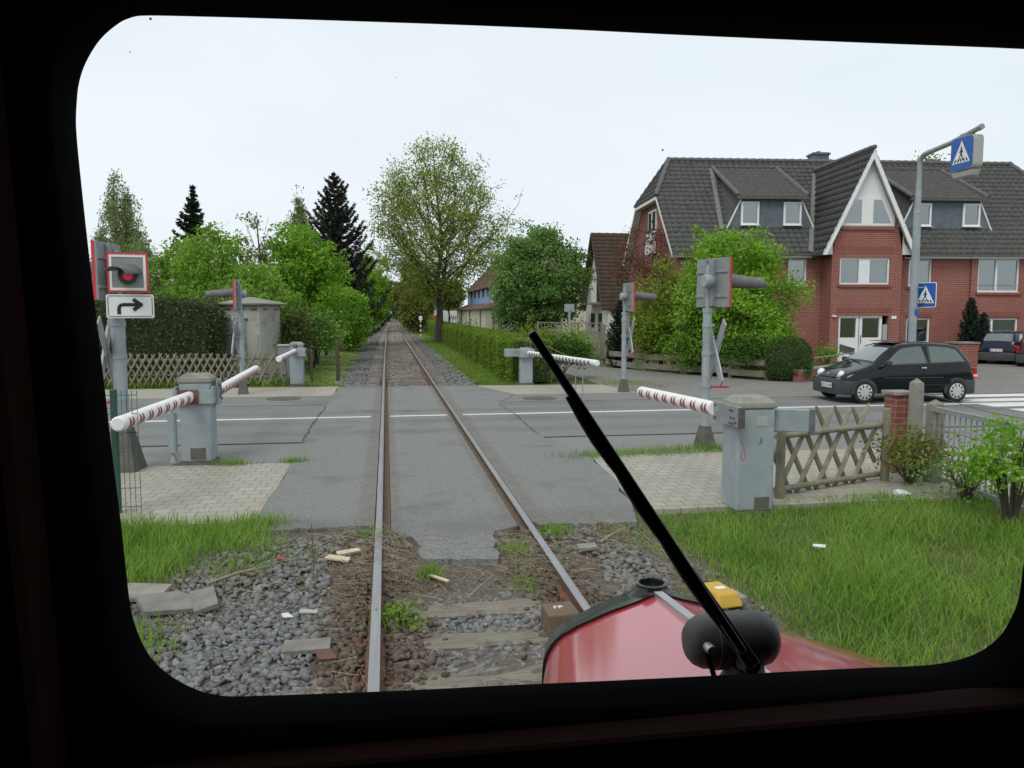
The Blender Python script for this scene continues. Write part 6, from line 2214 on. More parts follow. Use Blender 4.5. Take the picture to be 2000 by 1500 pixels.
# garage row with brown roof
gr = thing('garage_row', 'long cream garage row with a brown tiled roof behind the clipped hedge', 'garage', (8.4, 62.0, 0))
b = MB()
b.add([(0, 0, -0.1), (6.5, 0, -0.1), (6.5, 0, 2.5), (3.2, 0, 3.6), (0, 0, 2.5)], [(0, 1, 2, 3, 4)])
b.add([(0, 0, -0.1), (0, 34, -0.1), (0, 34, 2.5), (0, 0, 2.5)], [(0, 1, 2, 3)])
b.add([(6.5, 0, -0.1), (6.5, 34, -0.1), (6.5, 34, 2.5), (6.5, 0, 2.5)], [(0, 1, 2, 3)])
b.add([(0, 34, -0.1), (6.5, 34, -0.1), (6.5, 34, 2.5), (3.2, 34, 3.6), (0, 34, 2.5)], [(0, 1, 2, 3, 4)])
b.build('wall', M['cream'], gr)
T = Vector((3.4, 0, 1.25))
tile_sheet('roof', M['tile_red'], gr, (-0.25, 0, 2.42), (0, 1, 0), T, -0.3, 34.3, T.length, lambda s, t: True, ds=0.17, wave=0.68, course=0.4)
T = Vector((-3.6, 0, 1.25))
tile_sheet('roof', M['tile_red'], gr, (6.75, 0, 2.42), (0, 1, 0), T, -0.3, 34.3, T.length, lambda s, t: True, ds=0.17, wave=0.68, course=0.4)
for k in range(9):
    y = 1.6 + 3.6 * k
    MB().box((-0.012, y + 1.3, 1.05), (0.03, 2.5, 2.1)).build('garage_door', M['cream'], gr)
b = MB()
for k in range(4):
    b.tube([(-0.07, 0.4 + 9.0 * k, 0), (-0.07, 0.4 + 9.0 * k, 2.45)], 0.05, 8)
b.box((-0.3, 17, 2.42), (0.14, 34.4, 0.12))
b.build('downpipes', M['foot'], gr)
# larger house behind: brown roof slope and blue cladding
bh = thing('blue_clad_house', 'large house with brown roof and blue cladding rising behind the garages', 'house', (9.6, 73.0, 0))
b = MB()
b.add([(0, 0, 0), (10, 0, 0), (10, 0, 4.6), (4.9, 0, 9.6), (0, 0, 4.6)], [(0, 1, 2, 3, 4)])
b.add([(0, 22, 0), (10, 22, 0), (10, 22, 4.6), (4.9, 22, 9.6), (0, 22, 4.6)], [(0, 1, 2, 3, 4)])
b.add([(10, 0, 0), (10, 22, 0), (10, 22, 4.6), (10, 0, 4.6)], [(0, 1, 2, 3)])
b.build('wall', M['cream'], bh)
MB().box((0.03, 11, 2.3), (0.1, 21.9, 4.6)).build('blue_cladding', M['bluewall'], bh)
for k in range(5):
    MB().box((-0.03, 2.5 + 3.8 * k, 4.1), (0.06, 1.2, 0.9)).build('window', M['room'], bh)
T = Vector((5.2, 0, 5.3))
tile_sheet('roof', M['tile_red'], bh, (-0.3, 0, 4.4), (0, 1, 0), T, -0.5, 22.5, T.length, lambda s, t: True, ds=0.2, wave=0.8, course=0.45)
T = Vector((-5.4, 0, 5.3))
tile_sheet('roof', M['tile_red'], bh, (10.3, 0, 4.4), (0, 1, 0), T, -0.5, 22.5, T.length, lambda s, t: True, ds=0.2, wave=0.8, course=0.45)
# white wall with orange boards at the end of the hedge
ww = thing('yard_wall', 'white yard wall with orange boards beyond the big tree trunk', 'wall', (4.9, 108.0, 0))
b = MB()
b.box((3.2, 0, 1.1), (7.2, 0.3, 2.6))
b.build('wall', M['whitewall'], ww)
MB().box((0.95, -0.2, 1.05), (2.4, 0.08, 1.3)).build('orange_boards', M['orange'], ww)
b = MB()
rg = np.random.default_rng(77)
for k in range(9):
    x = 3.6 + 0.32 * k
    b.tube([(x, -0.17, 0.9 + rg.random() * 0.4), (x + 0.2, -0.17, 1.6 + rg.random() * 0.3), (x + 0.35, -0.17, 1.0 + rg.random() * 0.5)], 0.05, 5)
b.build('scrawl', M['steel_dark'], ww)

# ================================================================== CARS
def interp(x, pts):
    return float(np.interp(x, [p[0] for p in pts], [p[1] for p in pts]))

def make_car(label, loc, rz, paint, L_, W_, roof, belt, hw, lowz=0.2, wheels=(0.55, 2.9), wr=0.27, glass_pts=None, plate_text='', driver=False, lit=False, rear=False, cat='car', group=None):
    """Hatchback lofted from side outlines; local +X runs from nose to tail, the nose at x = 0."""
    t = thing('hatchback_car', label, cat, loc, rz, group)
    def sec(x):
        zt, zb, w = interp(x, roof), interp(x, belt), interp(x, hw) * W_ / 2
        cab = max(0.0, min(1.0, (zt - zb) / 0.3))
        wt = w * (0.93 - 0.19 * cab)
        zl = interp(x, [(0, 0.3), (0.1, lowz), (L_ - 0.15, lowz), (L_, 0.36)])
        ctrl = [(0, zl), (w * 0.86, zl), (w * 0.985, zl + 0.09), (w * 1.0, 0.52), (w * 0.985, zb - 0.1), (w * 0.955, zb - 0.01)]
        ctrl += [(wt + (w * 0.955 - wt) * 0.06, zt - 0.07 * (0.3 + 0.7 * cab)), (wt * 0.9, zt - 0.022), (wt * 0.5, zt - 0.004), (0, zt)]
        return ctrl
    def cut(c):
        o = [c[0]]
        for a, b in zip(c[:-1], c[1:]):
            o += [(a[0] * 0.78 + b[0] * 0.22, a[1] * 0.78 + b[1] * 0.22), (a[0] * 0.22 + b[0] * 0.78, a[1] * 0.22 + b[1] * 0.78)]
        return o + [c[-1]]
    xs_ = sorted(set([0, 0.02, 0.06, 0.12, 0.2] + list(np.linspace(0.3, L_ - 0.2, 40)) + [L_ - 0.12, L_ - 0.06, L_ - 0.02, L_]))
    b = MB()
    rows = []
    for x in xs_:
        h = cut(sec(x))
        rows.append([(x, y, z) for y, z in h] + [(x, -y, z) for y, z in h[::-1][1:-1]] + [(x, h[0][0], h[0][1])])
    b.grid(rows)
    b.add(rows[0][:-1], [tuple(range(len(rows[0]) - 1))])
    b.add(rows[-1][:-1], [tuple(range(len(rows[0]) - 1))])
    body = b.build('body', paint, t, smooth=38)
    def side_pt(x, f, s, off=0.008):
        c = sec(x)
        a, d = c[5], c[6]
        y = a[0] + (d[0] - a[0]) * f + off
        return (x, s * y, a[1] + (d[1] - a[1]) * f)
    def side_panel(name, m, top, s, off=0.01, f0=0.06, n=16):
        """top: list of (x, f) upper outline, lower edge at f0."""
        x0, x1 = top[0][0], top[-1][0]
        P = []
        for i in range(n + 1):
            x = x0 + (x1 - x0) * i / n
            ft = interp(x, top)
            P.append([side_pt(x, f0 + (ft - f0) * j / 5, s, off) for j in range(6)])
        return MB().grid(P).build(name, m, t, smooth=60, recalc=False)
    gp = glass_pts
    for s in (-1, 1):
        for k, outline in enumerate(gp['side']):
            side_panel('side_window', M['black'], [(x + d, f + 0.05) for (x, f), d in zip(outline, [-0.05] + [0] * (len(outline) - 2) + [0.05])], s, 0.006, 0.0)
            w_ = side_panel('side_glass', M['cglass'], outline, s, 0.011, 0.07)
    def top_panel(name, m, x0, x1, yf, off, n=10):
        P = []
        for i in range(n + 1):
            x = x0 + (x1 - x0) * i / n
            c = sec(x)
            e = 0.02
            sl = (interp(x + e, roof) - interp(x - e, roof)) / (2 * e)
            nl = math.hypot(sl, 1)
            row = []
            for j in range(13):
                q = -1 + 2 * j / 12
                y = q * c[7][0] * yf
                yy = abs(y)
                z = float(np.interp(yy, [c[9][0], c[8][0], c[7][0], c[6][0]], [c[9][1], c[8][1], c[7][1], c[6][1]]))
                row.append((x - sl / nl * off, y, z + off / nl))
            P.append(row)
        return MB().grid(P).build(name, m, t, smooth=60, recalc=False)
    x0, x1 = gp['front']
    top_panel('windscreen_frame', M['black'], x0 - 0.03, x1 + 0.02, 1.04, 0.006)
    top_panel('windscreen', M['cglass2'], x0, x1, 0.99, 0.012)
    x0, x1 = gp['rear']
    top_panel('rear_window', M['cglass2'], x0, x1, 0.95, 0.01)
    # bumpers, wheels
    for nm, xa, xb in (('front_bumper', 0.0, 0.52), ('rear_bumper', L_ - 0.4, L_)):
        P = []
        for i in range(11):
            x = xa + (xb - xa) * i / 10
            w = interp(x, hw) * W_ / 2 + 0.012
            zl, zh = (0.2, 0.53)
            P.append([(x, w * q, z) for q, z in ((-0.96, zl), (-1.0, zl + 0.07), (-1.0, zh - 0.04), (-0.985, zh))])
        bb = MB()
        bb.grid(P)
        bb.grid([[(x, -y, z) for x, y, z in r] for r in P])
        xe = -0.018 if xa == 0 else L_ + 0.018
        r0 = P[0] if xa == 0 else P[-1]
        w = abs(r0[1][1])
        rows = []
        for q in np.linspace(-1, 1, 15):
            bul = (1 - q * q) * 0.03 * (-1 if xa == 0 else 1)
            xx = r0[0][0] + (xe - r0[0][0]) * (1 - abs(q) ** 6) + bul
            rows.append([(xx, q * w, 0.2), (xx + (0.0 if xa else -0.0), q * w, 0.27), (xx, q * w, 0.49), (xx + (0.02 if xa == 0 else -0.02), q * w * 0.985, 0.53)])
        bb.grid(rows)
        bb.build(nm, M['bumper'], t, smooth=50, recalc=False)
    for x in wheels:
        for s in (-1, 1):
            y = s * (interp(x, hw) * W_ / 2 - 0.075)
            wl = thing('wheel', None, None, (x, y, wr))
            wl.parent = t
            MB().lathe([(wr * 0.7, -0.085), (wr * 0.93, -0.085), (wr, -0.06), (wr, 0.06), (wr * 0.93, 0.092), (wr * 0.68, 0.094)], 30, axis='Y').build('tyre', M['tyre'], wl, smooth=40)
            rm = MB()
            sy = s
            rm.lathe([(wr * 0.69, 0.06 * sy), (wr * 0.69, 0.088 * sy), (wr * 0.6, 0.096 * sy), (wr * 0.3, 0.1 * sy), (0.02, 0.1 * sy)], 30, axis='Y')
            rim = rm.build('rim', M['hubcap'], wl, smooth=40)
            hb_ = MB()
            for k in range(10):
                a = 2 * pi * k / 10
                hb_.box((wr * 0.52 * cos(a), 0.0985 * sy, wr * 0.52 * sin(a)), (wr * 0.2, 0.012, wr * 0.11), mat3=Matrix.Rotation(-a, 3, 'Y'))
            hb_.build('rim_slots', M['tyre'], wl)
            ar_ = MB()
            ya = s * (interp(x, hw) * W_ / 2 + 0.004)
            P = []
            for k in range(17):
                a = radians(-8 + 196 * k / 16)
                P.append([(x + rr * cos(a), ya, wr + rr * sin(a)) for rr in (wr * 0.6, wr * 1.2)])
            ar_.grid(P)
            ar_.build('wheel_arch', M['black'], t, recalc=False)
    # lamps, grille, plate, mirrors, handles
    if not rear:
        for s in (-1, 1):
            MB().lathe([(0.1, 0.0), (0.1, 0.05), (0.085, 0.085), (0.04, 0.1), (0.005, 0.104)], 20, (0, 0, 0), axis='X').build('headlight', M['headlamp'], t, loc=(0.15, s * 0.46, 0.645), smooth=50).rotation_euler = (0, radians(-26), pi + s * 0.3)
            MB().box((0.07, s * 0.49, 0.555), (0.08, 0.19, 0.05)).build('indicator', M['indicator'], t, bevel=0.015)
        MB().box((0.035, 0, 0.6), (0.06, 0.62, 0.03)).build('grille', M['black'], t, bevel=0.008)
        MB().lathe([(0.035, 0), (0.03, 0.012)], 12, (0.055, 0, 0.66), axis='X').build('badge', M['hubcap'], t)
        b = MB()
        b.bar((0.83, 0.3, 0.975), (0.72, -0.25, 0.945), 0.02, 0.02)
        b.build('wipers', M['black'], t)
    px = -0.058 if not rear else L_ + 0.03
    pz = 0.4 if not rear else 0.62
    pl = MB().box((px, -0.12 if not rear else 0, pz), (0.012, 0.5, 0.115)).build('number_plate', M['plate'], t, bevel=0.003)
    MB().box((px - 0.001 if not rear else px + 0.001, (0.1 if not rear else -0.22), pz), (0.013, 0.05, 0.11)).build('blue_strip', M['signblue'], pl)
    sg = -1 if not rear else 1
    text('lettering', plate_text, 0.1, M['lettering'], pl, (px + sg * 0.0075, -0.145 if not rear else 0.025, pz - 0.003), (pi / 2, 0, sg * pi / 2))
    for s in (-1, 1):
        w = interp(1.0, hw) * W_ / 2
        mb_ = MB()
        mb_.tube([(1.02, s * (w - 0.03), 0.9), (1.0, s * (w + 0.08), 0.94)], [0.03, 0.05], 10)
        mb_.box((1.02, s * (w + 0.13), 0.955), (0.1, 0.17, 0.11))
        mb_.build('mirror', M['black'], t, bevel=0.025, seg=3)
        MB().box((2.0 if L_ < 3.6 else 2.3, s * (interp(2.0, hw) * W_ / 2 + 0.008), 0.83), (0.13, 0.02, 0.035)).build('door_handle', M['hubcap'] if not rear else M['black'], t, bevel=0.008)
        MB().box((1.75, s * (interp(1.7, hw) * W_ / 2 + 0.006), 0.6), (1.5, 0.012, 0.018)).build('side_strip', M['bumper'], t)
        MB().box((2.02, s * (interp(2.0, hw) * W_ / 2 - 0.002), 0.62), (0.008, 0.012, 0.5)).build('door_gap', M['black'], t)
        yy = s * (interp(L_ - 0.05, hw) * W_ / 2 - 0.02)
        tl = MB().box((L_ - 0.05, yy * 0.97, 0.7), (0.12, 0.1, 0.26)).build('tail_light', M['taillamp'], t, bevel=0.03)
        if lit:
            MB().box((L_ - 0.03, yy * 0.985, 0.63), (0.1, 0.09, 0.06)).build('brake_lamp', M['taillit'], tl, bevel=0.015)
    MB().box((1.5, 0, 1.44 if L_ < 3.6 else 1.41), (0.4, 0.75, 0.012)).build('sunroof', M['black'], t, bevel=0.004) if not rear else None
    return t
M['cglass'] = mat('car_side_glass', (0.035, 0.062, 0.052), (0.075, 0.11, 0.085), 1.6, 0.06, coat=1.0, spec=0.8)
M['cglass2'] = mat('car_windscreen', (0.06, 0.085, 0.08), (0.1, 0.13, 0.12), 1.2, 0.05, coat=1.0, spec=1.0)
roof1 = [(0, 0.5), (0.03, 0.6), (0.1, 0.68), (0.28, 0.77), (0.6, 0.87), (0.82, 0.955), (1.05, 1.14), (1.3, 1.315), (1.5, 1.39), (1.9, 1.43), (2.4, 1.425), (2.8, 1.395), (3.0, 1.355), (3.12, 1.27), (3.26, 1.02), (3.36, 0.85), (3.42, 0.72), (3.43, 0.55)]
belt1 = [(0, 0.46), (0.1, 0.6), (0.3, 0.7), (0.8, 0.85), (1.2, 0.9), (2.0, 0.92), (3.0, 0.96), (3.25, 0.94), (3.43, 0.55)]
hw1 = [(0, 0.74), (0.04, 0.83), (0.12, 0.9), (0.3, 0.96), (0.6, 0.99), (2.6, 1.0), (3.0, 0.98), (3.25, 0.94), (3.36, 0.9), (3.43, 0.82)]
g1 = {'side': [[(0.98, 0.09), (1.2, 0.5), (1.42, 0.82), (1.6, 0.9), (2.02, 0.92), (2.08, 0.1)], [(2.2, 0.9), (2.24, 0.92), (2.7, 0.9), (2.92, 0.8), (3.03, 0.35), (3.05, 0.14)]], 'front': (0.86, 1.36), 'rear': (3.06, 3.26)}
make_car('small black two-door hatchback with white hubcaps driving along the road', (10.52, 17.9, -0.012), radians(-1.5), M['carblack'], 3.43, 1.63, roof1, belt1, hw1, wheels=(0.53, 2.87), glass_pts=g1, plate_text='UE DL 509', lit=True)
roof2 = [(0, 0.5), (0.03, 0.6), (0.1, 0.68), (0.3, 0.74), (0.9, 0.88), (1.1, 0.93), (1.35, 1.1), (1.6, 1.28), (1.85, 1.37), (2.3, 1.41), (2.8, 1.4), (3.2, 1.36), (3.4, 1.28), (3.62, 1.0), (3.7, 0.85), (3.74, 0.6)]
belt2 = [(0, 0.46), (0.1, 0.6), (0.3, 0.68), (1.1, 0.87), (2.0, 0.9), (3.2, 0.95), (3.55, 0.93), (3.74, 0.55)]
hw2 = [(0, 0.74), (0.1, 0.9), (0.3, 0.96), (0.6, 0.99), (3.0, 1.0), (3.4, 0.97), (3.6, 0.93), (3.74, 0.86)]
g2 = {'side': [[(1.3, 0.08), (1.55, 0.6), (1.75, 0.86), (2.3, 0.92), (2.38, 0.1)], [(2.5, 0.9), (2.55, 0.92), (3.1, 0.88), (3.32, 0.4), (3.36, 0.14)]], 'front': (1.14, 1.7), 'rear': (3.34, 3.62)}
make_car('dark blue hatchback parked tail-out beside the cypress by the brick house', (28.0, 31.6, -0.06), radians(-146), M['carblue'], 3.74, 1.6, roof2, belt2, hw2, wheels=(0.65, 3.05), glass_pts=g2, plate_text='NI AC 218', rear=True)
make_car('wine red hatchback parked next to the dark blue car, cut by the window edge', (28.1, 29.6, -0.06), radians(-146), M['carwine'], 3.74, 1.62, roof2, belt2, hw2, wheels=(0.65, 3.05), glass_pts=g2, plate_text='NI TR 64', rear=True)

# ================================================================== PEDESTRIAN CROSSING LAMP AND SIGNS
def crossing_symbol(parent, o, ex, ey, nrm, size):
    """White triangle with a walker over stripes, laid on a blue sign face. ex, ey span the face; nrm points out of it."""
    o, ex, ey, n = Vector(o), Vector(ex).normalized(), Vector(ey).normalized(), Vector(nrm).normalized()
    def P(x, y, d):
        return o + ex * (x * size) + ey * (y * size) + n * d
    tri = MB().slab([P(-0.4, -0.3, 0.001), P(0.4, -0.3, 0.001), P(0, 0.4, 0.001)], n, 0.002).build('white_triangle', M['signwhite'], parent)
    b = MB()
    k = 12
    b.slab([P(0.035 * cos(2 * pi * i / k), 0.17 + 0.035 * sin(2 * pi * i / k), 0.0035) for i in range(k)], n, 0.002)
    def limb(p, q, w, d=0.0035):
        b.bar(P(p[0], p[1], d), P(q[0], q[1], d), w * size, 0.002, n)
    limb((0.0, 0.13), (-0.005, -0.02), 0.075)
    limb((-0.01, 0.11), (-0.09, 0.02), 0.028, 0.004)
    limb((0.01, 0.11), (0.075, 0.02), 0.028, 0.004)
    limb((-0.015, -0.01), (-0.1, -0.22), 0.04, 0.004)
    limb((0.01, -0.01), (0.09, -0.22), 0.04, 0.0045)
    for x in (-0.26, -0.135, 0.0, 0.135, 0.26):
        limb((x * 1.08, -0.275), (x * 0.86, -0.17), 0.055, 0.0035)
    b.build('walker_figure', M['lettering'], tri)

def rounded(w, h, r, n=5):
    o = []
    for sx, sz, a0 in ((1, 1, 0), (-1, 1, 90), (-1, -1, 180), (1, -1, 270)):
        for k in range(n):
            a = radians(a0 + 90 * k / (n - 1))
            o.append((sx * (w / 2 - r) + r * cos(a), sz * (h / 2 - r) + r * sin(a)))
    return o
lamp = thing('crossing_lamp', 'tall grey lamp post with a bent arm over the zebra crossing', 'lamp post', (13.98, 19.6, 0))
b = MB()
b.tube([(0, 0, -0.1), (0, 0, 3.6), (0, 0, 4.75)], [0.105, 0.1, 0.095], 16)
b.tube([(0, 0, 4.75), (0, 0, 4.8)], [0.1, 0.085], 16)
b.tube([(0, 0, 4.8), (0, 0, 5.55)], [0.08, 0.07], 16)
b.build('pole', M['steel'], lamp, smooth=40)
b = MB()
P = [(0, 0, 5.5), (0, 0, 6.0)]
for k in range(7):
    a = radians(90 * k / 6 * 0.87)
    P.append((0.0, -0.25 + 0.25 * cos(a), 6.0 + 0.25 * sin(a)))
P += [(0.0, -1.2, 6.33), (0.0, -2.15, 6.49)]
b.tube(P, [0.062] * len(P), 14)
b.tube([(0, -1.55, 6.39), (0, -1.62, 6.4)], 0.075, 14)
b.tube([(0, -2.1, 6.48), (0, -2.22, 6.5)], 0.07, 14)
b.build('arm', M['galv'], lamp, smooth=40)
MB().box((0.03, -0.1, 2.12), (0.11, 0.03, 0.16)).build('sticker', M['signblue'], lamp)
MB().box((0.06, -0.09, 0.95), (0.08, 0.08, 0.08)).build('hatch', M['signwhite'], lamp)
# lit box sign under the arm
bs = thing('crossing_box_sign', 'blue box sign with a pedestrian symbol hanging below the lamp arm', 'sign', (13.98, 17.86, 5.96))
b = MB()
b.slab([(-0.13, y, z) for y, z in rounded(0.78, 0.8, 0.12)], (1, 0, 0), 0.26)
b.build('box', M['plaque'], bs)
b = MB()
b.slab([(-0.134, y, z) for y, z in rounded(0.74, 0.76, 0.11)], (-1, 0, 0), 0.01)
fc = b.build('sign_face', M['signblue'], bs)
crossing_symbol(fc, (-0.146, 0, 0), (0, -1, 0), (0, 0, 1), (-1, 0, 0), 0.76)
MB().frustum((0, 0, -0.56), (0.2, 0.62), (0.24, 0.72), 0.135).build('light_tray', M['plaque'], bs, bevel=0.01)
b = MB()
b.tube([(0, -0.22, 0.41), (0, -0.22, 0.54)], 0.02, 6)
b.tube([(0, 0.24, 0.41), (0, 0.24, 0.47)], 0.02, 6)
b.build('hanger', M['bolt'], bs)
ss = thing('crossing_sign', 'small blue pedestrian crossing sign fixed low on the lamp post', 'sign', (14.2, 19.42, 2.58))
a45 = radians(-72)
Rm = Matrix.Rotation(a45, 3, 'Z')
nn = Rm @ Vector((0, -1, 0))
ee = Rm @ Vector((1, 0, 0))
b = MB()
b.slab([ee * x + Vector((0, 0, z)) for x, z in rounded(0.62, 0.66, 0.05)], nn, 0.012)
b.build('plate', M['signwhite'], ss)
b = MB()
b.slab([ee * x + Vector((0, 0, z)) + nn * 0.0125 for x, z in rounded(0.585, 0.625, 0.045)], nn, 0.003)
fc = b.build('sign_face', M['signblue'], ss)
crossing_symbol(fc, nn * 0.016 + Vector((0, 0, -0.02)), ee, (0, 0, 1), nn, 0.66)
b = MB()
for z in (-0.2, 0.2):
    b.bar(Vector((-0.3, 0.14, z)), -nn * 0.01 + Vector((0, 0, z)), 0.03, 0.03)
b.build('bracket', M['galv'], ss)

# ================================================================== SMALL THINGS BY THE TRACK
t = thing('track_magnet', 'yellow track magnet in the grass beside the rail past the hood', 'magnet', (2.48, 5.62, -0.08), 0.15)
MB().frustum((0, 0, 0), (0.24, 0.34), (0.17, 0.27), 0.11).build('housing', M['yellow'], t, bevel=0.02, seg=3)
MB().box((0.0, -0.02, 0.113), (0.08, 0.05, 0.004)).build('marking', M['signwhite'], t)
MB().box((0.12, 0.0, 0.02), (0.14, 0.2, 0.06)).build('bracket', M['concrete'], t, bevel=0.006)
t = thing('sleeper_box', 'brown box with a white painted mark inside the rail by the red hood', 'box', (1.2, 5.42, -0.17), 0.05)
MB().box((0, 0, 0.09), (0.23, 0.24, 0.19)).build('housing', M['brownbox'], t, bevel=0.012)
text('lettering', 'FP', 0.075, M['signwhite'], t, (-0.01, 0.02, 0.186), (0, 0, 0), 0.001)
def flat(name, label, cat, loc, rz, poly, th, m, tilt=(0, 0)):
    loc = (loc[0], loc[1], max(loc[2], float(ground_z(loc[0], loc[1])) + 0.045)) if loc[1] > 6.2 else loc
    o = MB().prism(poly, 0, th).build(name, m, loc=loc)
    o.rotation_euler = (tilt[0], tilt[1], rz)
    return tag(o, label, cat)
flat('wood_offcut', 'pale wood offcut lying left of the shiny rail, the lower of two', 'offcut', (-0.44, 6.9, -0.1), -0.35, [(-0.11, -0.035), (0.11, -0.04), (0.1, 0.035), (-0.1, 0.04)], 0.015, M['paper'], (0.1, 0.05))
flat('wood_offcut', 'pale wood offcut left of the shiny rail, laid across the other one', 'offcut', (-0.36, 7.06, -0.085), 0.5, [(-0.11, -0.035), (0.11, -0.03), (0.1, 0.035), (-0.1, 0.04)], 0.014, M['paper'], (0.12, 0.0))
flat('wood_splinter', 'thin pale wood splinter between the rails near the asphalt tongue', 'splinter', (0.4, 6.45, -0.12), -0.7, [(-0.1, -0.012), (0.1, -0.018), (0.1, 0.015), (-0.09, 0.014)], 0.012, M['paper'], (0.1, 0.1))
flat('cracked_slab', 'cracked grey slab half buried at the grass edge, left piece', 'slab', (-1.66, 6.2, -0.09), 0.5, [(-0.2, -0.14), (0.16, -0.17), (0.2, 0.05), (0.12, 0.18), (-0.2, 0.16)], 0.035, M['board'], (0.12, 0.12))
flat('cracked_slab', 'narrow cracked grey slab beside the larger broken one', 'slab', (-1.42, 6.26, -0.1), 0.4, [(-0.1, -0.2), (0.08, -0.18), (0.12, 0.16), (-0.06, 0.2)], 0.035, M['board'], (0.05, -0.15))
flat('stone_flag', 'flat tan stone flag at the lower left window corner under the grass', 'slab', (-2.0, 6.42, -0.1), 0.1, [(-0.28, -0.13), (0.24, -0.17), (0.3, 0.06), (0.0, 0.15), (-0.26, 0.12)], 0.03, M['concrete'], (0.08, 0.0))
flat('grey_board', 'grey board lying flat on the ballast left of the shiny rail', 'board', (-0.55, 5.3, -0.115), 0.03, [(-0.16, -0.08), (0.15, -0.08), (0.15, 0.08), (-0.15, 0.085)], 0.03, M['board'], (0.06, 0))
flat('tile_shard', 'small pinkish tile shard on the ballast by the grey board', 'shard', (-0.42, 5.12, -0.1), 0.4, [(-0.06, -0.05), (0.06, -0.06), (0.05, 0.06), (-0.05, 0.05)], 0.02, M['tile_red'], (0.2, 0.1))
flat('paper_scrap', 'white paper scrap on the grey ballast stones', 'litter', (-0.75, 5.85, -0.09), 0.7, [(-0.035, -0.025), (0.04, -0.03), (0.03, 0.03), (-0.03, 0.025)], 0.008, M['litter'], (0.3, 0.2))
flat('paper_scrap', 'pale grey flat scrap of card nearer the shiny rail on the ballast', 'litter', (-0.6, 5.92, -0.095), 0.1, [(-0.07, -0.025), (0.06, -0.03), (0.07, 0.02), (-0.06, 0.03)], 0.008, M['plaque'], (0.1, 0.1))
flat('cigarette_packet', 'small red and white packet on the ground left of the track', 'litter', (-0.93, 7.0, -0.09), 0.4, [(-0.03, -0.022), (0.03, -0.022), (0.03, 0.022), (-0.03, 0.022)], 0.02, M['redmark'], (0.2, 0.1))
flat('plastic_bag', 'crumpled white plastic bag in the grass by the lattice fence', 'litter', (5.95, 8.4, -0.03), 0.2, [(-0.11, -0.05), (-0.02, -0.07), (0.1, -0.04), (0.08, 0.05), (-0.03, 0.07), (-0.11, 0.03)], 0.04, M['litter'], (0.25, 0.1))
flat('paper_scrap', 'white scrap lying in the long grass on the right bank', 'litter', (3.75, 6.4, 0.06), 0.0, [(-0.06, -0.02), (0.05, -0.025), (0.07, 0.02), (-0.05, 0.02)], 0.01, M['litter'], (0.3, 0.1))
flat('mortar_lump', 'pale flat stone chip right of the rail near the asphalt edge', 'stone', (1.75, 6.85, -0.1), 0.3, [(-0.1, -0.05), (0.08, -0.06), (0.11, 0.03), (-0.06, 0.06)], 0.03, M['concrete'], (0.1, 0))
o = MB().tube([(0, 0, -0.1), (0.005, 0.0, 0.2), (-0.005, 0.01, 0.5)], [0.005, 0.005, 0.004], 6).build('iron_rod', M['rust'], loc=(-0.62, 6.55, -0.1))
tag(o, 'thin rusty iron rod stuck upright in the ballast', 'rod')
def twig(label, a, c, r):
    a, c = Vector(a), Vector(c)
    b = MB()
    b.tube([a, a.lerp(c, 0.4) + Vector((0.02, 0.015, 0.02)), c], [r, r * 0.8, r * 0.3], 5)
    b.tube([a.lerp(c, 0.5) + Vector((0.01, 0.01, 0.012)), a.lerp(c, 0.8) + Vector((0.04, 0.04, 0.03))], [r * 0.5, r * 0.2], 4)
    tag(b.build('twig', M['straw']), label, 'twig')
twig('long dead twig lying along the grass edge left of the track', (-1.45, 6.55, -0.05), (-1.0, 6.85, -0.02), 0.012)
twig('bent dead twig between the rails on the old sleepers', (0.6, 6.05, -0.1), (0.85, 6.4, -0.05), 0.006)
twig('pale dead twig right of the second rail by the asphalt', (1.95, 7.1, -0.02), (2.3, 7.4, 0.02), 0.01)

# bicycles leaning by the garage row
def bicycle(label, loc, rz):
    t = thing('bicycle', label, 'bicycle', loc, rz, 'bicycles at the garage row')
    for x in (-0.52, 0.52):
        b = MB()
        ring_ = [(x + 0.33 * cos(2 * pi * k / 18), 0, 0.34 + 0.33 * sin(2 * pi * k / 18)) for k in range(19)]
        b.tube(ring_, 0.02, 6, cap=False)
        for k in range(8):
            b.tube([(x, 0, 0.34), ring_[k * 2]], 0.004, 4)
        b.build('wheel', M['tyre'], t)
    b = MB()
    for p, q in (((-0.52, 0, 0.34), (-0.15, 0, 0.85)), ((-0.52, 0, 0.34), (-0.05, 0, 0.34)), ((-0.05, 0, 0.34), (-0.17, 0, 0.95)), ((-0.05, 0, 0.34), (0.38, 0, 0.78)), ((-0.15, 0, 0.82), (0.36, 0, 0.86)), ((0.52, 0, 0.34), (0.34, 0, 1.02))):
        b.tube([p, q], 0.02, 6)
    b.build('frame', M['steel_dark'], t)
    MB().box((-0.19, 0, 0.97), (0.26, 0.14, 0.06)).build('saddle', M['rubber'], t, bevel=0.02)
    MB().tube([(0.3, -0.28, 1.05), (0.35, 0, 1.03), (0.3, 0.28, 1.05)], 0.016, 6).build('handlebar', M['rubber'], t)
bicycle('dark bicycle standing by the cream garages, nearer the big tree', (7.6, 80.0, 0.5), 0.3)
bicycle('dark bicycle standing by the cream garages, nearer the apple tree', (7.9, 74.0, 0.5), 0.5)

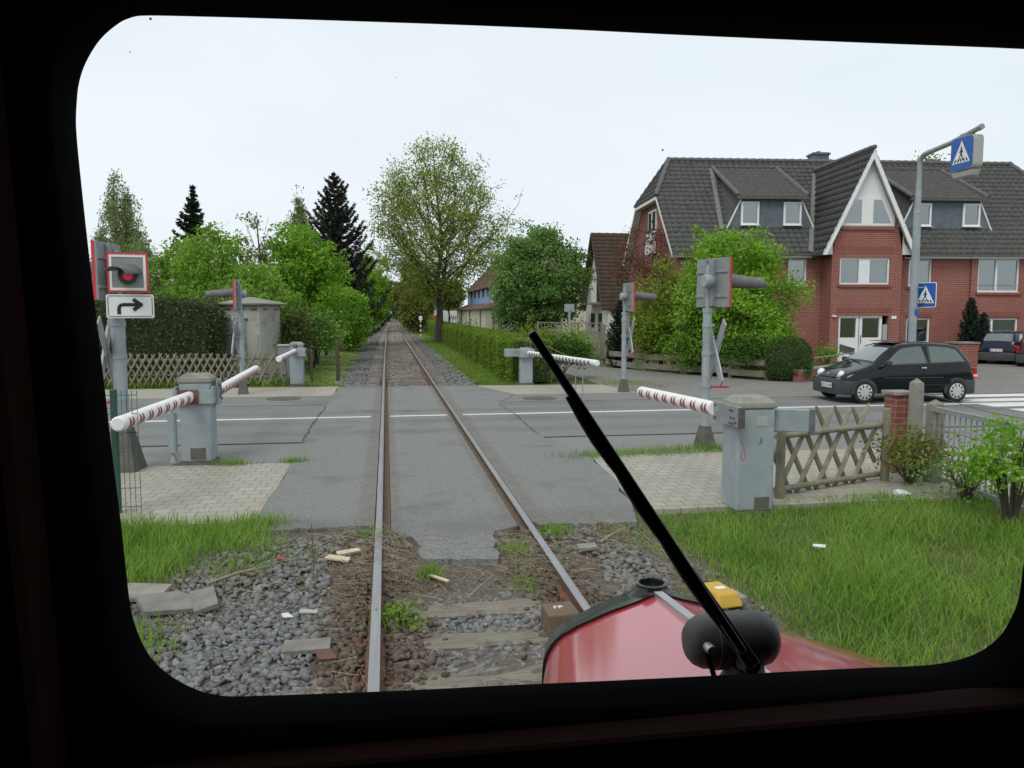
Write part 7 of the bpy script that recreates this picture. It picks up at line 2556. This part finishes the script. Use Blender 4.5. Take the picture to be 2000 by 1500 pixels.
# ================================================================== TREES AND PLANTS
tree('lime_tree', 'tall lone tree with a thin airy crown and bare limbs right of the track', (3.75, 58, 0), 14.5, 4.75, 3.0, 0.27, 600, 50, 0.16, 'lf_big', 101, prof='egg', sigma=0.43, sprays=0.03, rise=1.1, limb=1.25, core=0.25, nlimb=26)
tree('apple_tree', 'round bushy green tree with several low stems behind the clipped hedge', (8.0, 42, 0), 6.4, 2.35, 0.8, 0.2, 290, 125, 0.15, 'lf_apple', 102, prof='round', sigma=0.32, rise=0.9, sprays=0.14)
tree('weeping_birch', 'tall drooping birch at the far left behind the signal boards', (-13.4, 45, 0), 9.8, 2.35, 1.0, 0.15, 300, 130, 0.11, 'lf_birch', 103, prof='birch', sigma=0.26, rise=0.7, hang=1.5, bark='barkgrey', core=0.15, top_lean=(-0.45, 0), sprays=0.0)
tree('weeping_birch', 'lower drooping birch limbs beside the tall birch', (-12.2, 43, 0), 6.0, 1.3, 0.9, 0.1, 90, 110, 0.12, 'lf_birch', 104, prof='round', sigma=0.3, rise=0.4, hang=1.0, bark='barkgrey', sprays=0.0)
conifer('spruce_tree', 'slim dark spruce with drooping branches left of the maples', (-10.0, 45, 0), 8.85, 2.0, 0.6, 44, 9, 'lf_spruce', 105, needle=0.26, droop=0.42, tipup=0.3, power=0.9, dens=1.7, ragged=0.55)
conifer('fir_tree', 'broad dark fir with upturned ragged branch tips beside the track', (-3.3, 55, 0), 11.4, 2.75, 0.8, 40, 10, 'lf_fir', 106, needle=0.27, droop=0.2, tipup=0.6, power=0.68, ragged=0.5, dens=1.9)
tree('maple_tree', 'light green maple left of the young bare-topped tree', (-6.5, 33.5, 0), 5.6, 1.85, 0.5, 0.12, 170, 105, 0.14, 'lf_maple', 107, prof='egg', sigma=0.27, sprays=0.45)
tree('young_tree', 'young tree with sparse upright bare shoots above the maples', (-5.15, 34.5, 0), 6.7, 1.0, 1.6, 0.1, 60, 26, 0.12, 'lf_birch', 108, prof='column', sigma=0.13, rise=1.6, bare=0.25, limb=1.5)
tree('maple_tree', 'bright green maple leaning over the lawn by the dark post', (-3.7, 35.5, 0), 5.9, 1.9, 0.4, 0.13, 210, 110, 0.15, 'lf_bright', 109, prof='egg', sigma=0.28, sprays=0.45)
tree('maple_tree', 'low bright green maple directly behind the hut roof', (-5.0, 31.5, 0), 3.9, 1.6, 0.4, 0.1, 90, 110, 0.14, 'lf_maple', 110, prof='round', sigma=0.28)
tree('birch_tree', 'pale feathery birch top rising between the maples and the dark fir', (-4.1, 40, 0), 8.0, 1.1, 1.5, 0.1, 190, 90, 0.11, 'lf_birch', 111, prof='birch', sigma=0.25, hang=0.5, bark='barkgrey', sprays=0.1)
tree('maple_tree', 'green tree in front of the slim spruce', (-8.5, 38, 0), 5.3, 1.6, 0.6, 0.12, 100, 110, 0.15, 'lf_maple', 112, prof='round', sigma=0.3)
for k, (x, y, h, r, lf, lab) in enumerate([(-1.5, 96, 10.2, 1.8, 'lf_bright', 'bright green slender tree just right of the dark fir'), (-2.3, 48, 3.3, 0.9, 'lf_bright', 'low bright green tree under the dark fir by the track'), (-2.6, 110, 9.4, 2.0, 'lf_apple', 'mid green tree beyond the slender bright tree'), (-3.4, 46, 3.6, 1.4, 'lf_maple', 'low green tree at the left track edge behind the gate'), (-2.0, 120, 8.5, 2.8, 'lf_far', 'distant green tree left of the vanishing track')]):
    tree('trackside_tree', lab, (x, y, 0), h, r, 0.3, 0.14, 110, 100, 0.17 + y * 0.0008, lf, 120 + k, prof='column' if k in (0, 2) else 'round', sigma=0.36)
for k, (x, y, h, r, lf, lab) in enumerate([(3.9, 100, 9.0, 3.0, 'lf_olive', 'olive green tree behind the big tree, right of the track'), (3.0, 88, 4.4, 1.2, 'lf_olive', 'low olive bush-like tree next to the banded marker'), (5.6, 118, 7.2, 2.2, 'lf_olive', 'olive tree behind the trunk of the big tree'), (3.6, 135, 7.5, 2.8, 'lf_far', 'distant pale green tree right of the vanishing track'), (7.0, 90, 5.4, 1.2, 'lf_olive', 'thin olive tree standing by the end of the garage row')]):
    tree('trackside_tree', lab, (x, y, 0), h, r, 0.4 if k in (0, 1, 3) else 2.9, 0.14, 120, 95, 0.18 + y * 0.0008, lf, 140 + k, prof='round', sigma=0.4)
rng = np.random.default_rng(9)
n = 9000
C = np.stack([rng.uniform(-16, 20, n), rng.uniform(190, 215, n), rng.random(n) ** 1.4 * 6.0], 1)
C[:, 2] *= 0.7 + 0.3 * np.sin(C[:, 0] * 0.9)
C = C[(C[:, 2] > 0) & ((np.abs(C[:, 0] - 2.2) > 1.4) | (C[:, 2] > 2.5))]
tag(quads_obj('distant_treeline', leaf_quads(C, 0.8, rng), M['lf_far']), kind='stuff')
# bushes filling the gardens on the left
for k, (x, y, r, h, lf, lab) in enumerate([(-11.6, 36, 1.9, 3.0, 'lf_dark', 'brownish garden bush below the drooping birch'), (-9.4, 33, 1.6, 2.9, 'lf_bright', 'light green garden bush left of the hut, behind the hedge'), (-13.6, 40, 2.0, 3.0, 'lf_birch', 'pale garden bush at the far left window edge'), (-7.6, 30.2, 1.4, 2.7, 'lf_bright', 'light green bush rising over the dark hedge by the hut'), (-2.75, 31.0, 0.75, 2.3, 'lf_apple', 'green bush beside the clipped thuja at the lawn strip'), (-2.85, 34.0, 0.7, 1.9, 'lf_bright', 'bright bush by the blue grey garden gate'), (-2.9, 40, 0.8, 2.2, 'lf_maple', 'green bush at the left edge of the track lawn'), (-2.5, 50, 0.9, 2.6, 'lf_apple', 'dark green bush below the dark fir')]):
    shrub('garden_bush', lab, (x, y, 0), r, h, 2600, 0.14, lf, 160 + k, sigma=0.2, ry=r * 0.8)
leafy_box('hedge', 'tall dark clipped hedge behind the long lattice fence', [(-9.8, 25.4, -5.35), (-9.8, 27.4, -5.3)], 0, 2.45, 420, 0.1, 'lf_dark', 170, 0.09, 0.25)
shrub('thuja_bush', 'rounded olive thuja right of the hut', (-3.05, 28.6, 0), 0.62, 2.35, 3800, 0.09, 'lf_thuja', 171, sigma=0.13)
hp = [(3.75, 23.9, 5.0)] + [(3.75 + 0.006 * (y - 24) , y, 4.95 + 0.006 * (y - 24)) for y in (28, 33, 40, 48, 56)] + [(4.15, 66, 5.2), (4.3, 80, 5.3), (4.5, 104, 5.6)]
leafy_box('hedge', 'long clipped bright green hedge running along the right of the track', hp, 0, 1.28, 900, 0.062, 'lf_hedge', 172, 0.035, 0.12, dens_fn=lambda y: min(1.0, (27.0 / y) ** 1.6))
shrub('leafy_shrub', 'dark leafy shrub behind the far right barrier boom', (5.55, 25.3, 0), 1.15, 1.5, 5200, 0.085, 'lf_box', 173, sigma=0.14, ry=0.9)
shrub('leafy_shrub', 'pale green sprouting shrub on top of the hedge end', (4.85, 25.6, 0), 0.75, 1.75, 2600, 0.08, 'lf_yellow', 174, sigma=0.14)
shrub('leafy_shrub', 'fresh green shrub in front of the timber screens', (7.7, 33.2, 0), 0.9, 1.5, 2400, 0.1, 'lf_bright', 175, sigma=0.15)
shrub('leafy_shrub', 'dark round shrub at the foot of the apple tree', (6.2, 38.6, 0), 0.7, 1.35, 2200, 0.1, 'lf_box', 176, sigma=0.14)
conifer('dwarf_conifer', 'narrow dark conifer between the timber gate and the far signal post', (9.0, 30.3, 0), 2.6, 0.5, 0.05, 22, 9, 'lf_spruce', 177, needle=0.14, droop=0.05, tipup=0.35, power=0.5, ragged=0.15, dens=1.2)
shrub('yellow_shrub', 'yellow green upright shrub left of the bamboo-like bushes', (9.55, 28.6, 0), 0.6, 2.4, 2600, 0.09, 'lf_yellow', 178, sigma=0.17)
tree('garden_tree', 'yellow green feathery tree just right of the far signal post', (10.0, 28.2, 0), 4.0, 1.05, 0.3, 0.07, 100, 90, 0.11, 'lf_yellow', 179, prof='egg', sigma=0.24)
tree('garden_tree', 'tall broad green tree in front of the brick house', (12.1, 27.0, 0), 5.0, 2.25, 0.2, 0.12, 330, 130, 0.115, 'lf_bright', 180, prof='dome', sigma=0.27, rise=0.7, sprays=0.15)
tree('garden_tree', 'green tree between the yellow green tree and the big garden tree', (10.75, 26.4, 0), 3.9, 1.1, 0.2, 0.09, 110, 110, 0.105, 'lf_maple', 181, prof='egg', sigma=0.24)
shrub('leafy_shrub', 'low mixed green shrub behind the plank fence', (11.3, 26.0, 0), 1.0, 1.7, 3400, 0.095, 'lf_apple', 182, sigma=0.18)
def clipped_ball(name, label, loc, r, h, n, lsize, leaf, seed):
    rng = np.random.default_rng(seed)
    o = thing(name, label, 'bush', loc)
    prof = [(r * 0.7, 0.0), (r * 0.88, h * 0.2), (r * 0.93, h * 0.5), (r * 0.8, h * 0.78), (r * 0.5, h * 0.91), (0.02, h * 0.94)]
    MB().lathe(prof, 18).build('branches', M['core'], o, smooth=60)
    u, a = rng.random(n), rng.random(n) * 2 * pi
    pr = np.array([(r * 0.76, 0.0), (r * 0.95, h * 0.2), (r, h * 0.5), (r * 0.86, h * 0.8), (r * 0.52, h * 0.96), (0.0, h)])
    rr = np.interp(u, np.linspace(0, 1, 6), pr[:, 0])
    zz = np.interp(u, np.linspace(0, 1, 6), pr[:, 1])
    rr = rr * (1 + 0.05 * np.sin(a * 3) + 0.03 * np.sin(a * 7 + zz * 6))
    C = np.stack([rr * np.cos(a), rr * np.sin(a), zz], 1) + rng.normal(size=(n, 3)) * 0.03
    C[:, 2] = np.maximum(C[:, 2], 0.02)
    quads_obj('leaves', leaf_quads(C, lsize, rng), M[leaf], o)
clipped_ball('clipped_bush', 'clipped round dark green bush beside the planter wall', (12.6, 23.6, 0), 0.72, 1.32, 5200, 0.06, 'lf_box', 183)
shrub('leafy_shrub', 'dark untidy shrub left of the clipped round bush', (11.6, 24.6, 0), 0.8, 1.25, 3200, 0.08, 'lf_box', 184, sigma=0.16)
tree('copper_tree', 'brown red leaved tree in front of the gable end of the brick house', (11.9, 36.0, 0), 6.2, 1.7, 1.0, 0.08, 120, 46, 0.11, 'lf_copper', 185, prof='round', sigma=0.22, core=0.15)
tree('garden_tree', 'leafy treetop peeping over the roof ridge behind the lamp post', (37.5, 52, 0), 12.9, 1.8, 9.0, 0.2, 60, 60, 0.2, 'lf_olive', 195, prof='round', sigma=0.35)
conifer('cypress', 'dark blue green cypress against the brick house wall', (25.0, 31.2, 0), 2.75, 0.5, 0.05, 24, 10, 'lf_spruce', 186, needle=0.15, droop=0.0, tipup=0.5, power=0.6, ragged=0.15, dens=1.2)
conifer('cypress', 'smaller dark cypress right of the taller one by the brick house', (25.7, 31.3, 0), 2.1, 0.42, 0.05, 20, 9, 'lf_spruce', 187, needle=0.14, droop=0.0, tipup=0.5, power=0.6, ragged=0.15)
shrub('flower_shrub', 'low shrub at the left foot of the entrance bay', (18.2, 30.9, 0), 0.45, 0.7, 900, 0.08, 'lf_maple', 188, sigma=0.12)
shrub('leafy_bush', 'bright leafy bush in front of the metal bar fence at the right window edge', (6.2, 7.05, 0), 0.46, 1.18, 1500, 0.06, 'lf_bright', 189, sigma=0.07, stems=14)
shrub('weedy_bush', 'olive weedy growth at the foot of the concrete posts', (6.45, 8.95, 0), 0.5, 0.62, 1600, 0.05, 'lf_olive', 190, sigma=0.09, stems=12)
shrub('weedy_bush', 'low straggly weeds along the foot of the bar fence', (6.55, 8.1, 0), 0.45, 0.5, 1000, 0.045, 'lf_apple', 191, sigma=0.1, stems=12)
shrub('ivy_patch', 'small green creeper growing beside the shiny rail between the sleepers', (0.08, 5.75, -0.15), 0.16, 0.12, 260, 0.03, 'lf_bright', 192, sigma=0.04, cat='creeper')
